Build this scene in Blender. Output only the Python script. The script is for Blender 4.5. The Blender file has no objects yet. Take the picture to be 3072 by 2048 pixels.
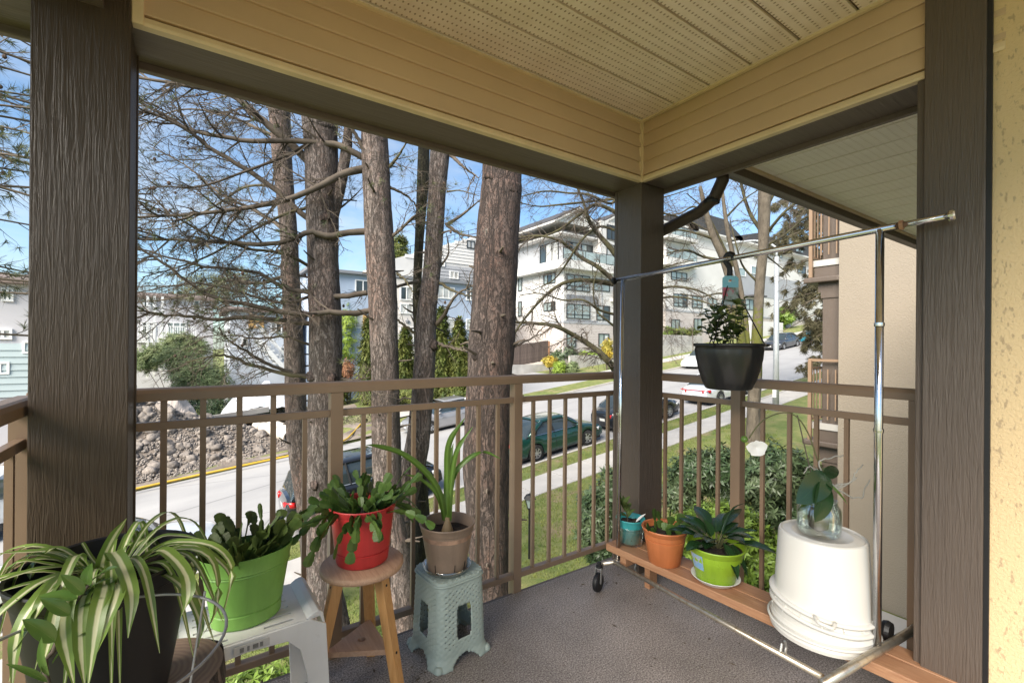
import bpy, bmesh, math, random
from mathutils import Vector, Matrix, noise
V = Vector; PI = math.pi; R = math.radians
random.seed(7)
C = bpy.context.scene.collection
sc = bpy.context.scene
# ------------------------------------------------------------------ camera
CAMH = 1.22; FPX = 1380.3; YAW = .59937; ROLL = .007586; CXP = 1536.; CYP = 1037.4
_f = V((math.sin(YAW), math.cos(YAW), 0)); _r = V((math.cos(YAW), -math.sin(YAW), 0)); _u = V((0, 0, 1))
_r, _u = math.cos(ROLL)*_r + math.sin(ROLL)*_u, -math.sin(ROLL)*_r + math.cos(ROLL)*_u
CAM = V((0, 0, CAMH))
cam = bpy.data.cameras.new('camera'); camo = bpy.data.objects.new('camera', cam); C.objects.link(camo)
camo.matrix_world = Matrix(((_r.x, _u.x, -_f.x, 0), (_r.y, _u.y, -_f.y, 0), (_r.z, _u.z, -_f.z, CAMH), (0, 0, 0, 1)))
cam.sensor_width = 36; cam.lens = FPX/3072*36; cam.shift_y = (CYP-1024)/3072; cam.clip_start = .02; cam.clip_end = 2000
sc.camera = camo
# ------------------------------------------------------------------ light
SUN_EL, SUN_AZ = R(38), R(249)          # azimuth clockwise from +Y: the sun stands behind the house, to the left
w = bpy.data.worlds.new('World'); sc.world = w; w.use_nodes = True
nt = w.node_tree; nt.nodes.clear()
out = nt.nodes.new('ShaderNodeOutputWorld'); bg = nt.nodes.new('ShaderNodeBackground')
sky = nt.nodes.new('ShaderNodeTexSky'); sky.sky_type = 'NISHITA'; sky.sun_disc = False
sky.sun_elevation = SUN_EL; sky.sun_rotation = SUN_AZ; sky.altitude = 100; sky.air_density = 1.0; sky.dust_density = .6; sky.ozone_density = 1.6
tc = nt.nodes.new('ShaderNodeTexCoord'); mp = nt.nodes.new('ShaderNodeMapping'); mp.inputs['Scale'].default_value = (1, 1, 3.2)
n1 = nt.nodes.new('ShaderNodeTexNoise'); n1.inputs['Scale'].default_value = 2.3; n1.inputs['Detail'].default_value = 9; n1.inputs['Roughness'].default_value = .62; n1.inputs['Distortion'].default_value = .5
rp = nt.nodes.new('ShaderNodeValToRGB'); rp.color_ramp.elements[0].position = .42; rp.color_ramp.elements[0].color = (.02, .02, .02, 1); rp.color_ramp.elements[1].position = .72; rp.color_ramp.elements[1].color = (.72, .72, .72, 1)
mx = nt.nodes.new('ShaderNodeMix'); mx.data_type = 'RGBA'; mx.inputs[7].default_value = (4.3, 4.7, 5.1, 1)
bg.inputs['Strength'].default_value = .09
L = nt.links.new
L(tc.outputs['Generated'], mp.inputs['Vector']); L(mp.outputs[0], n1.inputs['Vector']); L(n1.outputs['Fac'], rp.inputs[0]); L(rp.outputs[0], mx.inputs[0])
tint = nt.nodes.new('ShaderNodeMix'); tint.data_type = 'RGBA'; tint.blend_type = 'MULTIPLY'; tint.inputs[0].default_value = 1; tint.inputs[7].default_value = (.84, 1.0, 1.08, 1)
L(sky.outputs[0], tint.inputs[6]); L(tint.outputs[2], mx.inputs[6]); L(mx.outputs[2], bg.inputs[0]); L(bg.outputs[0], out.inputs[0])
sun = bpy.data.lights.new('sun', 'SUN'); sun.energy = 4.6; sun.angle = R(44); sun.color = (1, .91, .79)
so = bpy.data.objects.new('sun', sun); C.objects.link(so)
sd = V((math.sin(SUN_AZ)*math.cos(SUN_EL), math.cos(SUN_AZ)*math.cos(SUN_EL), math.sin(SUN_EL)))
so.rotation_euler = sd.to_track_quat('Z', 'Y').to_euler()
vs = sc.view_settings; vs.view_transform = 'Standard'; vs.look = 'None'; vs.gamma = 1; vs.exposure = 1.22; vs.use_curve_mapping = False
sc.cycles.use_denoising = True; sc.cycles.max_bounces = 8; sc.cycles.diffuse_bounces = 5; sc.cycles.glossy_bounces = 4; sc.cycles.transparent_max_bounces = 12; sc.cycles.caustics_reflective = False; sc.cycles.caustics_refractive = False

# ------------------------------------------------------------------ helpers
def pt(px, py, D=None, X=None, Y=None, Z=None):
    d = _f + (px-CXP)/FPX*_r - (py-CYP)/FPX*_u
    if D is not None: t = D
    elif X is not None: t = X/d.x
    elif Y is not None: t = Y/d.y
    else: t = (Z-CAMH)/d.z
    return CAM + d*t
def sm(a, b, x):
    t = max(0, min(1, (x-a)/(b-a))); return t*t*(3-2*t)
Z0, GR = -4.4, .119
def zt(x, y):
    xx = x if x < 70 else 70+30*math.tanh((x-70)/30)
    xx = xx if xx > -60 else -60+30*math.tanh((xx+60)/30)
    return Z0+GR*xx + .7*sm(7, 3, y)*sm(3, 8, x)
def gp(px, py, lift=0):                  # the sloping street plane seen at a pixel
    d = _f + (px-CXP)/FPX*_r - (py-CYP)/FPX*_u
    t = (Z0+lift-CAMH)/(d.z-GR*d.x); return CAM + d*t
UVM = {}
class MB:
    def __init__(s): s.v = []; s.f = []; s.uv = {}
    def add(s, vs_, fs_):
        o = len(s.v); s.v += [tuple(x) for x in vs_]; s.f += [tuple(i+o for i in f) for f in fs_]; return s
    def bx(s, x0, x1, y0, y1, z0, z1):
        return s.add([(x0,y0,z0),(x1,y0,z0),(x1,y1,z0),(x0,y1,z0),(x0,y0,z1),(x1,y0,z1),(x1,y1,z1),(x0,y1,z1)],
            [(0,3,2,1),(4,5,6,7),(0,1,5,4),(1,2,6,5),(2,3,7,6),(3,0,4,7)])
    def box(s, c, d): return s.bx(c[0]-d[0]/2, c[0]+d[0]/2, c[1]-d[1]/2, c[1]+d[1]/2, c[2]-d[2]/2, c[2]+d[2]/2)
    def bar(s, a, b, w_, h, up=(0,0,1)):
        a, b = V(a), V(b); d = (b-a).normalized(); x = d.cross(V(up))
        if x.length < 1e-4: x = d.cross(V((0,1,0)))
        x.normalize(); y = x.cross(d); vs_ = []
        for p in (a, b):
            for sx, sy in ((-1,-1),(1,-1),(1,1),(-1,1)): vs_.append(p+x*sx*w_/2+y*sy*h/2)
        return s.add(vs_, [(0,1,2,3),(7,6,5,4),(0,4,5,1),(1,5,6,2),(2,6,7,3),(3,7,4,0)])
    def prism(s, pts, ax, a, b):         # pts in the plane normal to ax
        n = len(pts); mk = {'x': lambda p, t: (t,p[0],p[1]), 'y': lambda p, t: (p[0],t,p[1]), 'z': lambda p, t: (p[0],p[1],t)}[ax]
        return s.add([mk(p, a) for p in pts]+[mk(p, b) for p in pts],
            [tuple(range(n-1,-1,-1)), tuple(range(n,2*n))]+[(i,(i+1)%n,n+(i+1)%n,n+i) for i in range(n)])
    def tube(s, pts, rad, n=6, cap=True, jit=0):
        pts = [V(p) for p in pts]; m = len(pts); o = len(s.v)
        rad = rad if hasattr(rad, '__len__') else [rad]*m
        t = (pts[1]-pts[0]).normalized(); x = t.orthogonal().normalized()
        for i, p in enumerate(pts):
            t2 = (pts[min(i+1,m-1)]-pts[max(i-1,0)])
            if t2.length < 1e-7: t2 = t
            t2 = t2.normalized(); x = (x-t2*x.dot(t2))
            if x.length < 1e-5: x = t2.orthogonal()
            x.normalize(); y = t2.cross(x); t = t2
            for k in range(n):
                a = 2*PI*k/n; rr = rad[i]*(1+(random.uniform(-jit,jit) if jit else 0)); s.v.append(tuple(p+(x*math.cos(a)+y*math.sin(a))*rr))
        for i in range(m-1):
            for k in range(n): s.f.append((o+i*n+k, o+i*n+(k+1)%n, o+(i+1)*n+(k+1)%n, o+(i+1)*n+k))
        if cap: s.f.append(tuple(o+k for k in range(n-1,-1,-1))); s.f.append(tuple(o+(m-1)*n+k for k in range(n)))
        return s
    def lathe(s, prof, n=32, c=(0,0,0), sx=1, sy=1, cap0=False, cap1=False):
        o = len(s.v)
        for r, z in prof:
            for k in range(n): a = 2*PI*k/n; s.v.append((c[0]+r*sx*math.cos(a), c[1]+r*sy*math.sin(a), c[2]+z))
        for i in range(len(prof)-1):
            for k in range(n): s.f.append((o+i*n+k, o+i*n+(k+1)%n, o+(i+1)*n+(k+1)%n, o+(i+1)*n+k))
        if cap0: s.f.append(tuple(o+k for k in range(n-1,-1,-1)))
        if cap1: s.f.append(tuple(o+(len(prof)-1)*n+k for k in range(n)))
        return s
    def strip(s, rows, uvs=None):        # rows of equal length -> grid; uvs = u per column
        o = len(s.v); n = len(rows[0])
        for i, r_ in enumerate(rows):
            for j, p in enumerate(r_):
                if uvs is not None: s.uv[len(s.v)] = (uvs[j], i/(len(rows)-1))
                s.v.append(tuple(p))
        for i in range(len(rows)-1):
            for j in range(n-1): s.f.append((o+i*n+j, o+i*n+j+1, o+(i+1)*n+j+1, o+(i+1)*n+j))
        return s
    def mesh(s, name, m, smooth=False):
        me = bpy.data.meshes.new(name); me.from_pydata(s.v, [], s.f)
        if s.uv:
            l = me.uv_layers.new(name='UVMap')
            for lp in me.loops: l.data[lp.index].uv = s.uv.get(lp.vertex_index, (0, 0))
        if smooth: me.polygons.foreach_set('use_smooth', [True]*len(me.polygons))
        me.materials.append(m); me.update(); return me
    def build(s, name, m, parent=None, smooth=False, bevel=0, world=False, seg=2, auto=None):
        if world and parent is not None:
            o = V((0,0,0)); q = parent
            while q is not None: o += q.location; q = q.parent
            s.v = [(x-o.x, y-o.y, z-o.z) for x, y, z in s.v]
        ob = bpy.data.objects.new(name, s.mesh(name, m, smooth or auto is not None)); C.objects.link(ob)
        if parent is not None: ob.parent = parent
        if auto is not None: ob.data.set_sharp_from_angle(angle=R(auto))
        if bevel:
            b = ob.modifiers.new('bevel', 'BEVEL'); b.width = bevel; b.segments = seg; b.limit_method = 'ANGLE'; b.angle_limit = R(40)
        return ob
def tag(o, label, cat, group=None):
    o['label'] = label; o['category'] = cat
    if group: o['group'] = group
    return o
def thing(name, label, cat, loc=(0,0,0), rz=0, group=None):
    o = bpy.data.objects.new(name, None); C.objects.link(o); o.empty_display_size = .1
    o.location = loc; o.rotation_euler = (0,0,rz); return tag(o, label, cat, group)
def struct(o): o['kind'] = 'structure'; return o
def stuff(o): o['kind'] = 'stuff'; return o
def piece(name, me, loc, parent=None, rot=(0,0,0), scl=(1,1,1), world=True):
    o = bpy.data.objects.new(name, me); C.objects.link(o); loc = V(loc)
    if parent is not None:
        o.parent = parent
        if world:
            q = parent
            while q is not None: loc -= q.location; q = q.parent
    o.location = loc; o.rotation_euler = rot; o.scale = scl; return o
def copy_tree(o, parent=None):
    c = o.copy(); C.objects.link(c); c.parent = parent
    for ch in list(o.children): copy_tree(ch, c)
    return c
# ------------------------------------------------------------------ materials
class NT:
    def __init__(s, name):
        s.m = bpy.data.materials.new(name); s.m.use_nodes = True; s.t = s.m.node_tree; s.b = s.t.nodes['Principled BSDF']; s.tc = None
    def n(s, t, **k):
        x = s.t.nodes.new('ShaderNode'+t)
        for a, v in k.items(): setattr(x, a, v)
        return x
    def l(s, a, b): s.t.links.new(a, b)
    def co(s, scale=(1,1,1), src='Object'):
        if s.tc is None: s.tc = s.n('TexCoord')
        m = s.n('Mapping'); m.inputs['Scale'].default_value = scale; s.l(s.tc.outputs[src], m.inputs['Vector']); return m.outputs[0]
    def noise(s, scale, detail=4, rough=.55, dist=0, st=(1,1,1), src='Object'):
        x = s.n('TexNoise'); x.inputs['Scale'].default_value = scale; x.inputs['Detail'].default_value = detail; x.inputs['Roughness'].default_value = rough; x.inputs['Distortion'].default_value = dist
        s.l(s.co(st, src), x.inputs['Vector']); return x.outputs['Fac']
    def ramp(s, fac, stops):
        x = s.n('ValToRGB'); e = x.color_ramp.elements
        while len(e) < len(stops): e.new(.5)
        for i, (p, c) in enumerate(stops): e[i].position = p; e[i].color = (*c, 1) if hasattr(c, '__len__') else (c, c, c, 1)
        s.l(fac, x.inputs[0]); return x.outputs[0]
    def mix(s, f, a, b, mode='MIX'):
        x = s.n('Mix', data_type='RGBA', blend_type=mode)
        for k, v in ((0, f), (6, a), (7, b)):
            i = x.inputs[k]
            if hasattr(v, 'links'): s.l(v, i)
            else: i.default_value = v if not hasattr(v, '__len__') else ((*v, 1) if len(v) == 3 else v)
        return x.outputs[2]
    def bump(s, h, dist, strength=1):
        x = s.n('Bump'); x.inputs['Distance'].default_value = dist; x.inputs['Strength'].default_value = strength
        s.l(h, x.inputs['Height'])
        if s.b.inputs['Normal'].links: s.l(s.b.inputs['Normal'].links[0].from_socket, x.inputs['Normal'])
        s.l(x.outputs[0], s.b.inputs['Normal']); return s
    def col(s, c):
        if hasattr(c, 'links'): s.l(c, s.b.inputs['Base Color'])
        else: s.b.inputs['Base Color'].default_value = (*c, 1)
        return s
    def p(s, **k):
        for a, v in k.items(): s.b.inputs[a.replace('_', ' ')].default_value = v
        return s
def sc3(c, k): return tuple(min(1, x*k) for x in c)
def mat(name, col, rough=.55, var=.12, vs=4, bump=0, bs=60, metal=0, spec=.5, col2=None, st=(1,1,1), det=5, rnd=0, coat=0, streak=0):
    t = NT(name); t.p(Roughness=rough, Metallic=metal)
    t.b.inputs['Specular IOR Level'].default_value = spec
    if coat: t.p(Coat_Weight=coat, Coat_Roughness=.05)
    fac = t.ramp(t.noise(vs, det, st=st), [(.3, 0.), (.7, 1.)])
    c = t.mix(fac, sc3(col, 1-var), col2 or sc3(col, 1+var))
    if rnd:
        oi = t.n('ObjectInfo'); rr = t.ramp(oi.outputs['Random'], [(0, 1-rnd), (1, 1.)]); c = t.mix(1., c, rr, 'MULTIPLY')
    if streak:
        c = t.mix(1., c, t.ramp(t.noise(22, 5, .65, .6, st=(1,1,.16)), [(.3, 1-streak), (.65, 1.)]), 'MULTIPLY'); c = t.mix(t.ramp(t.noise(9, 7, .75), [(.60, 0.), (.78, streak)]), c, (.34,.29,.23))
        t.l(t.ramp(t.noise(14, 5, .7), [(.3, max(.1, rough-.12)), (.7, min(1, rough+.18))]), t.b.inputs['Roughness'])
    t.col(c)
    if bump: t.bump(t.noise(bs, 4, st=st), bump)
    return t.m
def leafmat(name, c1, c2, rough=.45, trans=.25, vs=3, src='Object', spec=.35):
    t = NT(name); t.p(Roughness=rough); t.b.inputs['Specular IOR Level'].default_value = spec
    c = t.mix(t.ramp(t.noise(vs, 3, src=src), [(.35, 0.), (.65, 1.)]), c1, c2)
    g = t.n('NewGeometry'); k = t.ramp(g.outputs['Random Per Island'], [(0, .62), (1, 1.25)]); c = t.mix(1., c, k, 'MULTIPLY'); t.col(c)
    tr = t.n('BsdfTranslucent'); t.l(c, tr.inputs[0]); ms = t.n('MixShader'); ms.inputs[0].default_value = trans
    o = t.t.nodes['Material Output']; t.l(t.b.outputs[0], ms.inputs[1]); t.l(tr.outputs[0], ms.inputs[2]); t.l(ms.outputs[0], o.inputs[0]); return t.m
def glassmat(name, tint=(.95,.98,.97), alpha=.2, rough=.03):     # thin clear vessel: mostly see-through, with reflections
    t = NT(name); t.p(Roughness=rough); t.col(tint); tr = t.n('BsdfTransparent'); tr.inputs[0].default_value = (*tint, 1); ms = t.n('MixShader')
    fr = t.n('LayerWeight'); fr.inputs[0].default_value = .35; rr = t.ramp(fr.outputs['Facing'], [(0, alpha*.35), (1, min(1, alpha*2.6))])
    gl = t.n('BsdfGlossy'); gl.inputs['Roughness'].default_value = rough; gl.inputs[0].default_value = (*tint, 1)
    o = t.t.nodes['Material Output']; t.l(rr, ms.inputs[0]); t.l(tr.outputs[0], ms.inputs[1]); t.l(gl.outputs[0], ms.inputs[2]); t.l(ms.outputs[0], o.inputs[0]); return t.m
M = {}
def woodpaint(name, c, bd=.006, rough=.45, k=1.):
    t = NT(name); t.p(Roughness=rough)
    g = t.noise(120*k, 3, .6, 1.4, st=(1,1,.055)); t.col(t.mix(t.noise(3, 4), sc3(c, .82), sc3(c, 1.2)))
    t.bump(g, bd, .9); return t.m
M['post'] = woodpaint('brown painted wood', (.046,.030,.018), .0042)
M['post_r'] = woodpaint('grey brown painted wood', (.100,.076,.060), .004)
def woodpaint_x(name, c):
    t = NT(name); t.p(Roughness=.55); g = t.noise(60, 4, .6, .8, st=(.05,1,1)); t.col(t.mix(g, sc3(c, .7), sc3(c, 1.35))); t.bump(g, .003); return t.m
M['beam'] = woodpaint_x('weathered grey beam paint', (.125,.096,.080))
M['siding'] = mat('almond vinyl siding', (.60,.435,.285), .5, .06, 2.5, .0006, 300)
M['trim'] = mat('almond vinyl trim', (.72,.57,.37), .45, .1, 6)
def soffit(name, c, dirt, dot):
    t = NT(name); t.p(Roughness=.55)
    co = t.co((1/.019, 1/.0322, 1)); fr = t.n('VectorMath', operation='FRACTION'); t.l(co, fr.inputs[0])
    sb = t.n('VectorMath', operation='SUBTRACT'); sb.inputs[1].default_value = (.5,.5,0); t.l(fr.outputs[0], sb.inputs[0])
    mu = t.n('VectorMath', operation='MULTIPLY'); mu.inputs[1].default_value = (1,1,0); t.l(sb.outputs[0], mu.inputs[0])
    ln = t.n('VectorMath', operation='LENGTH'); t.l(mu.outputs[0], ln.inputs[0])
    d = t.ramp(ln.outputs['Value'], [(.11, 0.), (.20, 1.)])
    base = t.mix(t.ramp(t.noise(5, 7, .65), [(.35, 0.), (.75, 1.)]), c, dirt)
    t.col(t.mix(d, dot, base)); t.bump(d, .002); return t.m
M['soffit'] = soffit('perforated almond soffit vinyl', (.93,.815,.735), (.78,.65,.55), (.40,.28,.19))
M['soffit2'] = soffit('perforated pale soffit vinyl', (.90,.86,.80), (.84,.80,.73), (.70,.65,.56))
M['rail'] = mat('taupe rail powder coat', (.245,.165,.108), .38, .06, 8, .0003, 300)
M['deck'] = None
t = NT('grey speckled deck membrane'); t.p(Roughness=.5)
sp = t.ramp(t.noise(170, 2, .7), [(.36, (.118,.098,.089)), (.5, (.285,.25,.232)), (.66, (.50,.455,.425))])
t.col(t.mix(t.ramp(t.noise(2.4, 6, .6), [(.3, .62), (.7, 1.)]), (0,0,0), sp, 'MIX')); t.bump(t.noise(140, 2), .0012); M['deck'] = t.m
def stucco(name, c, d, bs=38, bd=.012, speck=None):
    t = NT(name); t.p(Roughness=.85); n = t.noise(bs, 6, .62, .6)
    cc = t.mix(t.noise(1.1, 5), sc3(c, .9), sc3(c, 1.08))
    if speck: cc = t.mix(t.ramp(t.noise(90, 2, .5, st=(1,1,.45)), [(.60, 0.), (.68, 1.)]), cc, speck)
    t.col(cc); t.bump(n, bd, .9); return t.m
M['stucco'] = stucco('beige rough stucco', (.27,.23,.18), 1, 55, .012)
M['stucco_glow'] = stucco('glow tinted stucco', (.74,.56,.32), 1, 120, .004, (.50,.37,.22))  # warm glow of a porch lamp put into the stucco's base colour
M['white'] = mat('white plastic', (.74,.74,.725), .35, .04, 9, streak=.05)
M['dark'] = mat('black plastic', (.006,.006,.007), .5, .2, 12)
M['chrome'] = mat('chromed steel tube', (.62,.62,.64), .16, .1, 20, metal=1)
t = NT('worn steel tube with rust'); t.p(Roughness=.34, Metallic=.85)
t.col(t.mix(t.ramp(t.noise(38, 6, .7), [(.50, 0.), (.72, .8)]), (.50,.45,.37), (.27,.16,.075))); M['rusty'] = t.m
def wood(name, c1, c2, st=(1,14,14), rough=.55, sc_=5):
    t = NT(name); t.p(Roughness=rough); g = t.noise(sc_, 6, .6, 1.5, st=st); t.col(t.mix(t.ramp(g, [(.3, 0.), (.7, 1.)]), c1, c2)); t.bump(g, .001); return t.m
M['stoolwood'] = wood('honey stool wood', (.50,.25,.085), (.62,.35,.14), (14,14,1))
M['stooltop'] = wood('pale worn stool wood', (.42,.25,.16), (.56,.36,.24), (12,1,12))
M['plank'] = wood('weathered cedar plank', (.28,.13,.065), (.42,.235,.13), (14,1,14))
M['soil'] = mat('dark potting soil', (.022,.014,.010), .95, .6, 60, .008, 90)
M['grass_b'] = leafmat('grass blade green', (.14,.215,.038), (.29,.30,.085), .6, .3, 1.2)
M['asphalt'] = mat('sun bleached asphalt', (.30,.30,.305), .85, .07, .35, .003, 90, det=9)
M['concrete'] = mat('pale concrete', (.42,.40,.37), .85, .12, 1.5, .002, 60, det=8)
M['conc_d'] = mat('stained concrete wall', (.40,.385,.36), .85, .22, 1.2, .003, 30, det=8)
M['dirt'] = mat('dug brown earth', (.15,.118,.095), .95, .4, .9, .05, 6, col2=(.28,.235,.195), det=9)
M['rock'] = mat('pale field stone', (.27,.235,.205), .85, .35, 3, .02, 9, rnd=.35, det=8)
M['tarp'] = mat('dusty tarpaulin', (.42,.37,.32), .6, .2, 2, .02, 5)
M['glass_d'] = mat('dark window glass', (.03,.042,.045), .04, .2, .4, spec=.9)
M['glass_t'] = mat('pale green window glass', (.28,.34,.335), .06, .35, .5, spec=.9)
M['wframe'] = mat('black window frame', (.02,.022,.024), .4, .1)
M['wframe_w'] = mat('white window frame', (.75,.75,.74), .4, .05)
def bark(name, c, crack, red, sc_=13, bd=.03, rv=.5):
    t = NT(name); t.p(Roughness=.92)
    def ridge(k, st, w_):
        n = t.noise(k, 5, .62, .9, st=st); a = t.n('Math', operation='SUBTRACT'); a.inputs[1].default_value = .5; t.l(n, a.inputs[0]); b_ = t.n('Math', operation='ABSOLUTE'); t.l(a.outputs[0], b_.inputs[0]); return t.ramp(b_.outputs[0], [(0, 0.), (w_, 1.)])
    e1 = ridge(sc_, (1,1,.20), .055); e2 = ridge(sc_*2.1, (1,1,.45), .035)
    e = t.mix(1., e1, t.mix(.55, (1,1,1), e2), 'MULTIPLY')
    oi = t.n('ObjectInfo'); pl = t.mix(t.ramp(t.noise(1.5, 6, .7, st=(1,1,.5)), [(.42, 0.), (.60, 1.)]), c, red)
    pl = t.mix(1., pl, t.ramp(oi.outputs['Random'], [(0, (1.08,1.06,1.05)), (.5, (.88,.88,.90)), (1, (1.05,.90,.82))]), 'MULTIPLY')
    pl = t.mix(t.ramp(t.noise(30, 6, .75, st=(1,1,.6)), [(.34, 0.), (.68, 1.)]), sc3(c, .55), pl)
    pl = t.mix(t.ramp(t.noise(5, 6, .7), [(.62, 0.), (.72, .5)]), pl, (.20,.21,.18))
    t.col(t.mix(e, crack, pl)); t.bump(t.mix(.4, e, t.noise(26, 6, .75, st=(1,1,.45))), bd); return t.m
M['bark'] = bark('pine bark grey brown', (.265,.228,.208), (.066,.050,.042), (.240,.155,.122))
M['bark_r'] = bark('dark reddish pine bark', (.145,.110,.096), (.036,.026,.022), (.140,.080,.060), 11)
M['bark_d'] = bark('dark mossy bark', (.085,.075,.045), (.03,.025,.018), (.10,.10,.03))
M['bark_b'] = bark('birch bark with moss', (.30,.26,.20), (.10,.08,.06), (.24,.21,.10))
M['twig'] = mat('grey brown twig', (.082,.063,.048), .9, .35, 3, col2=(.14,.112,.085))
M['twig_m'] = mat('mossy twig', (.068,.058,.036), .9, .3, 3, col2=(.115,.10,.05))
M['moss'] = mat('yellow green moss', (.20,.20,.025), .95, .4, 14, .01, 40)
M['needle'] = leafmat('pine needle green', (.055,.075,.030), (.14,.155,.065), .55, .15)
M['cone'] = mat('brown pine cone', (.075,.045,.03), .85, .3, 20)
# ================================================================== THE BALCONY
CEIL = 2.418; YS = 1.646; XS = 1.956; BB = 2.10
struct(MB().bx(-.47, 2.19, -.75, 1.862, -.16, 0).build('deck', M['deck']))
fas = MB().bx(-.47, 2.19, 1.863, 1.885, -.24, -.006).bx(2.191, 2.215, -.75, 1.885, -.24, -.006).build('deck_fascia', M['beam']); struct(fas)
# ceiling: perforated panels running along X, 0.192 wide, each proud of its joint
M['grime'] = mat('grimy brown joint', (.15,.095,.055), .8, .3, 9)
ceil = struct(MB().bx(-.45, 2.15, -.75, 1.70, CEIL+.014, CEIL+.06).build('ceiling', M['grime']))
def panel_mesh(L_, W, m, name):
    b = MB(); b.bx(0, L_, 0, W-.011, 0, .013)
    b.prism([(W*.5-.006, -.0005), (W*.5, .004), (W*.5+.006, -.0005)], 'x', 0, L_)
    return b.mesh(name, m)
pm = panel_mesh(2.42, .192, M['soffit'], 'ceiling_panel')
k = 0; y = 1.434
while y > -.7:
    piece('ceiling_panel', pm, (-.45, y, CEIL+.0005*(k % 3)), ceil); y -= .192; k += 1
pm2 = MB().bx(0, 2.42, 0, .205, 0, .012).mesh('ceiling_panel', M['soffit']); piece('ceiling_panel', pm2, (-.45, 1.6265-.0005, CEIL-.0008), ceil, scl=(1, .1, 1))
piece('panel_channel', MB().bx(-.45, 1.94, 1.628, 1.645, CEIL-.010, CEIL+.004).bx(1.93, 1.9475, .3, 1.628, CEIL-.010, CEIL+.004).mesh('panel_channel', M['trim']), (0,0,0), ceil)
# beams with vinyl boards on the inner side
ROWS = [(2.347, 2.4195), (2.278, 2.347), (2.202, 2.278), (2.131, 2.202)]
fb = thing('balcony_beam', 'long almond sided beam above the street side railing, grey below', 'beam', (0, 1.75, BB))
MB().bx(-1.9, XS+.19, YS+.012, 1.85, BB, 2.6).build('beam_core', M['beam'], fb, world=True)
MB().bx(-1.9, XS+.22, 1.8505, 1.878, BB-.022, 2.6).build('outer_fascia', M['beam'], fb, world=True, bevel=.003)
MB().bx(-.155, XS+.004, YS+.002, 1.8, BB-.001, BB+.002).build('drip_board', M['beam'], fb, world=True)
def row_prof(z0, z1): return [(.010, z0), (-.0125, z0), (-.0135, z0+.003), (-.003, z1), (.010, z1)]
for z0, z1 in ROWS:
    MB().prism([(YS+a, z) for a, z in row_prof(z0, z1)], 'x', -.13, XS-.012).build('siding_board', M['siding'], fb, world=True)
MB().prism([(YS+.01, BB-.003), (YS-.016, BB-.003), (YS-.018, BB+.006), (YS-.014, BB+.022), (YS-.002, BB+.029), (YS+.01, BB+.029)], 'x', -.15, XS-.012).build('trim_channel', M['trim'], fb, world=True)
MB().bx(-.155, -.128, YS-.022, YS+.01, BB-.004, 2.44).build('corner_trim', M['trim'], fb, world=True, bevel=.003)
rb = thing('balcony_beam', 'shorter almond sided beam above the right hand railing, grey below', 'beam', (2.05, 1.0, BB))
MB().bx(XS+.012, XS+.19, .3, 1.645, BB+.0005, 2.6).build('beam_core', M['beam'], rb, world=True)
MB().bx(XS+.1905, XS+.215, .3, 1.845, BB-.020, 2.6).build('outer_fascia', M['beam'], rb, world=True, bevel=.003)
for z0, z1 in ROWS:
    MB().prism([(XS+a, z) for a, z in row_prof(z0, z1)], 'y', .3, YS-.012).build('siding_board', M['siding'], rb, world=True)
    rb.children[-1].data.flip_normals()
MB().prism([(XS+.01, BB-.003), (XS-.016, BB-.003), (XS-.018, BB+.006), (XS-.014, BB+.022), (XS-.002, BB+.029), (XS+.01, BB+.029)], 'y', .3, YS-.012).build('trim_channel', M['trim'], rb, world=True)
MB().bx(XS-.020, XS-.008, YS-.020, YS-.008, BB-.006, CEIL).bx(XS-.026, XS-.020, YS-.010, YS-.004, BB+.03, CEIL).build('corner_trim', M['trim'], rb, world=True)
lb = tag(MB().bx(-.45, -.21, .2, 1.63, BB+.004, 2.6).build('balcony_beam', M['beam']), 'dark beam end running back over the left end railing', 'beam')
# posts
def post(x0, x1, y0, y1, z1, m, label):
    t_ = thing('post', label, 'post', ((x0+x1)/2, (y0+y1)/2, 0))
    MB().bx(x0+.004, x1-.004, y0+.018, y1-.018, 0, z1).build('core', m, t_, world=True)
    MB().bx(x0, x1, y0, y0+.018, .003, z1).build('face_board', m, t_, world=True, bevel=.0025)
    MB().bx(x0, x1, y1-.018, y1, .003, z1).build('face_board', m, t_, world=True, bevel=.0025)
    return t_
post(-.348, -.155, YS-.026, 1.832, CEIL-.002, M['post'], 'wide dark brown wood grained post at the left')
post(XS, XS+.19, YS, 1.838, BB-.0015, M['post_r'], 'dark brown corner post where the two railings meet')
rp_ = thing('post', 'dark grey brown pilaster beside the stucco wall', 'post', (1.96, .41, 0))
MB().bx(1.930, 1.99, .337, .479, .003, CEIL-.003).build('face_board', M['post_r'], rp_, world=True, bevel=.003)
MB().bx(1.944, 2.13, .4795, .500, .003, BB-.004).build('side_board', M['post_r'], rp_, world=True, bevel=.003)
# house behind and above (closes the room the balcony hangs on)
hw = thing('house_wall', 'glow tinted stucco house wall at the far right', 'wall', (1.96, 0, 0))
MB().bx(1.945, 2.2, -.95, .333, .002, CEIL+.06).build('stucco', M['stucco_glow'], hw, world=True)
MB().bx(1.935, 1.96, .325, .337, .004, CEIL-.004).build('joint_shadow_gap', M['dark'], hw, world=True)
struct(MB().bx(-1.9, 2.17, -.75, 1.845, 2.601, 2.75).build('roof_slab', M['stucco']))
struct(MB().bx(2.23, 8.29, -6, -.3, -6, 2.4).build('house_front_wall', M['stucco']))
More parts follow.
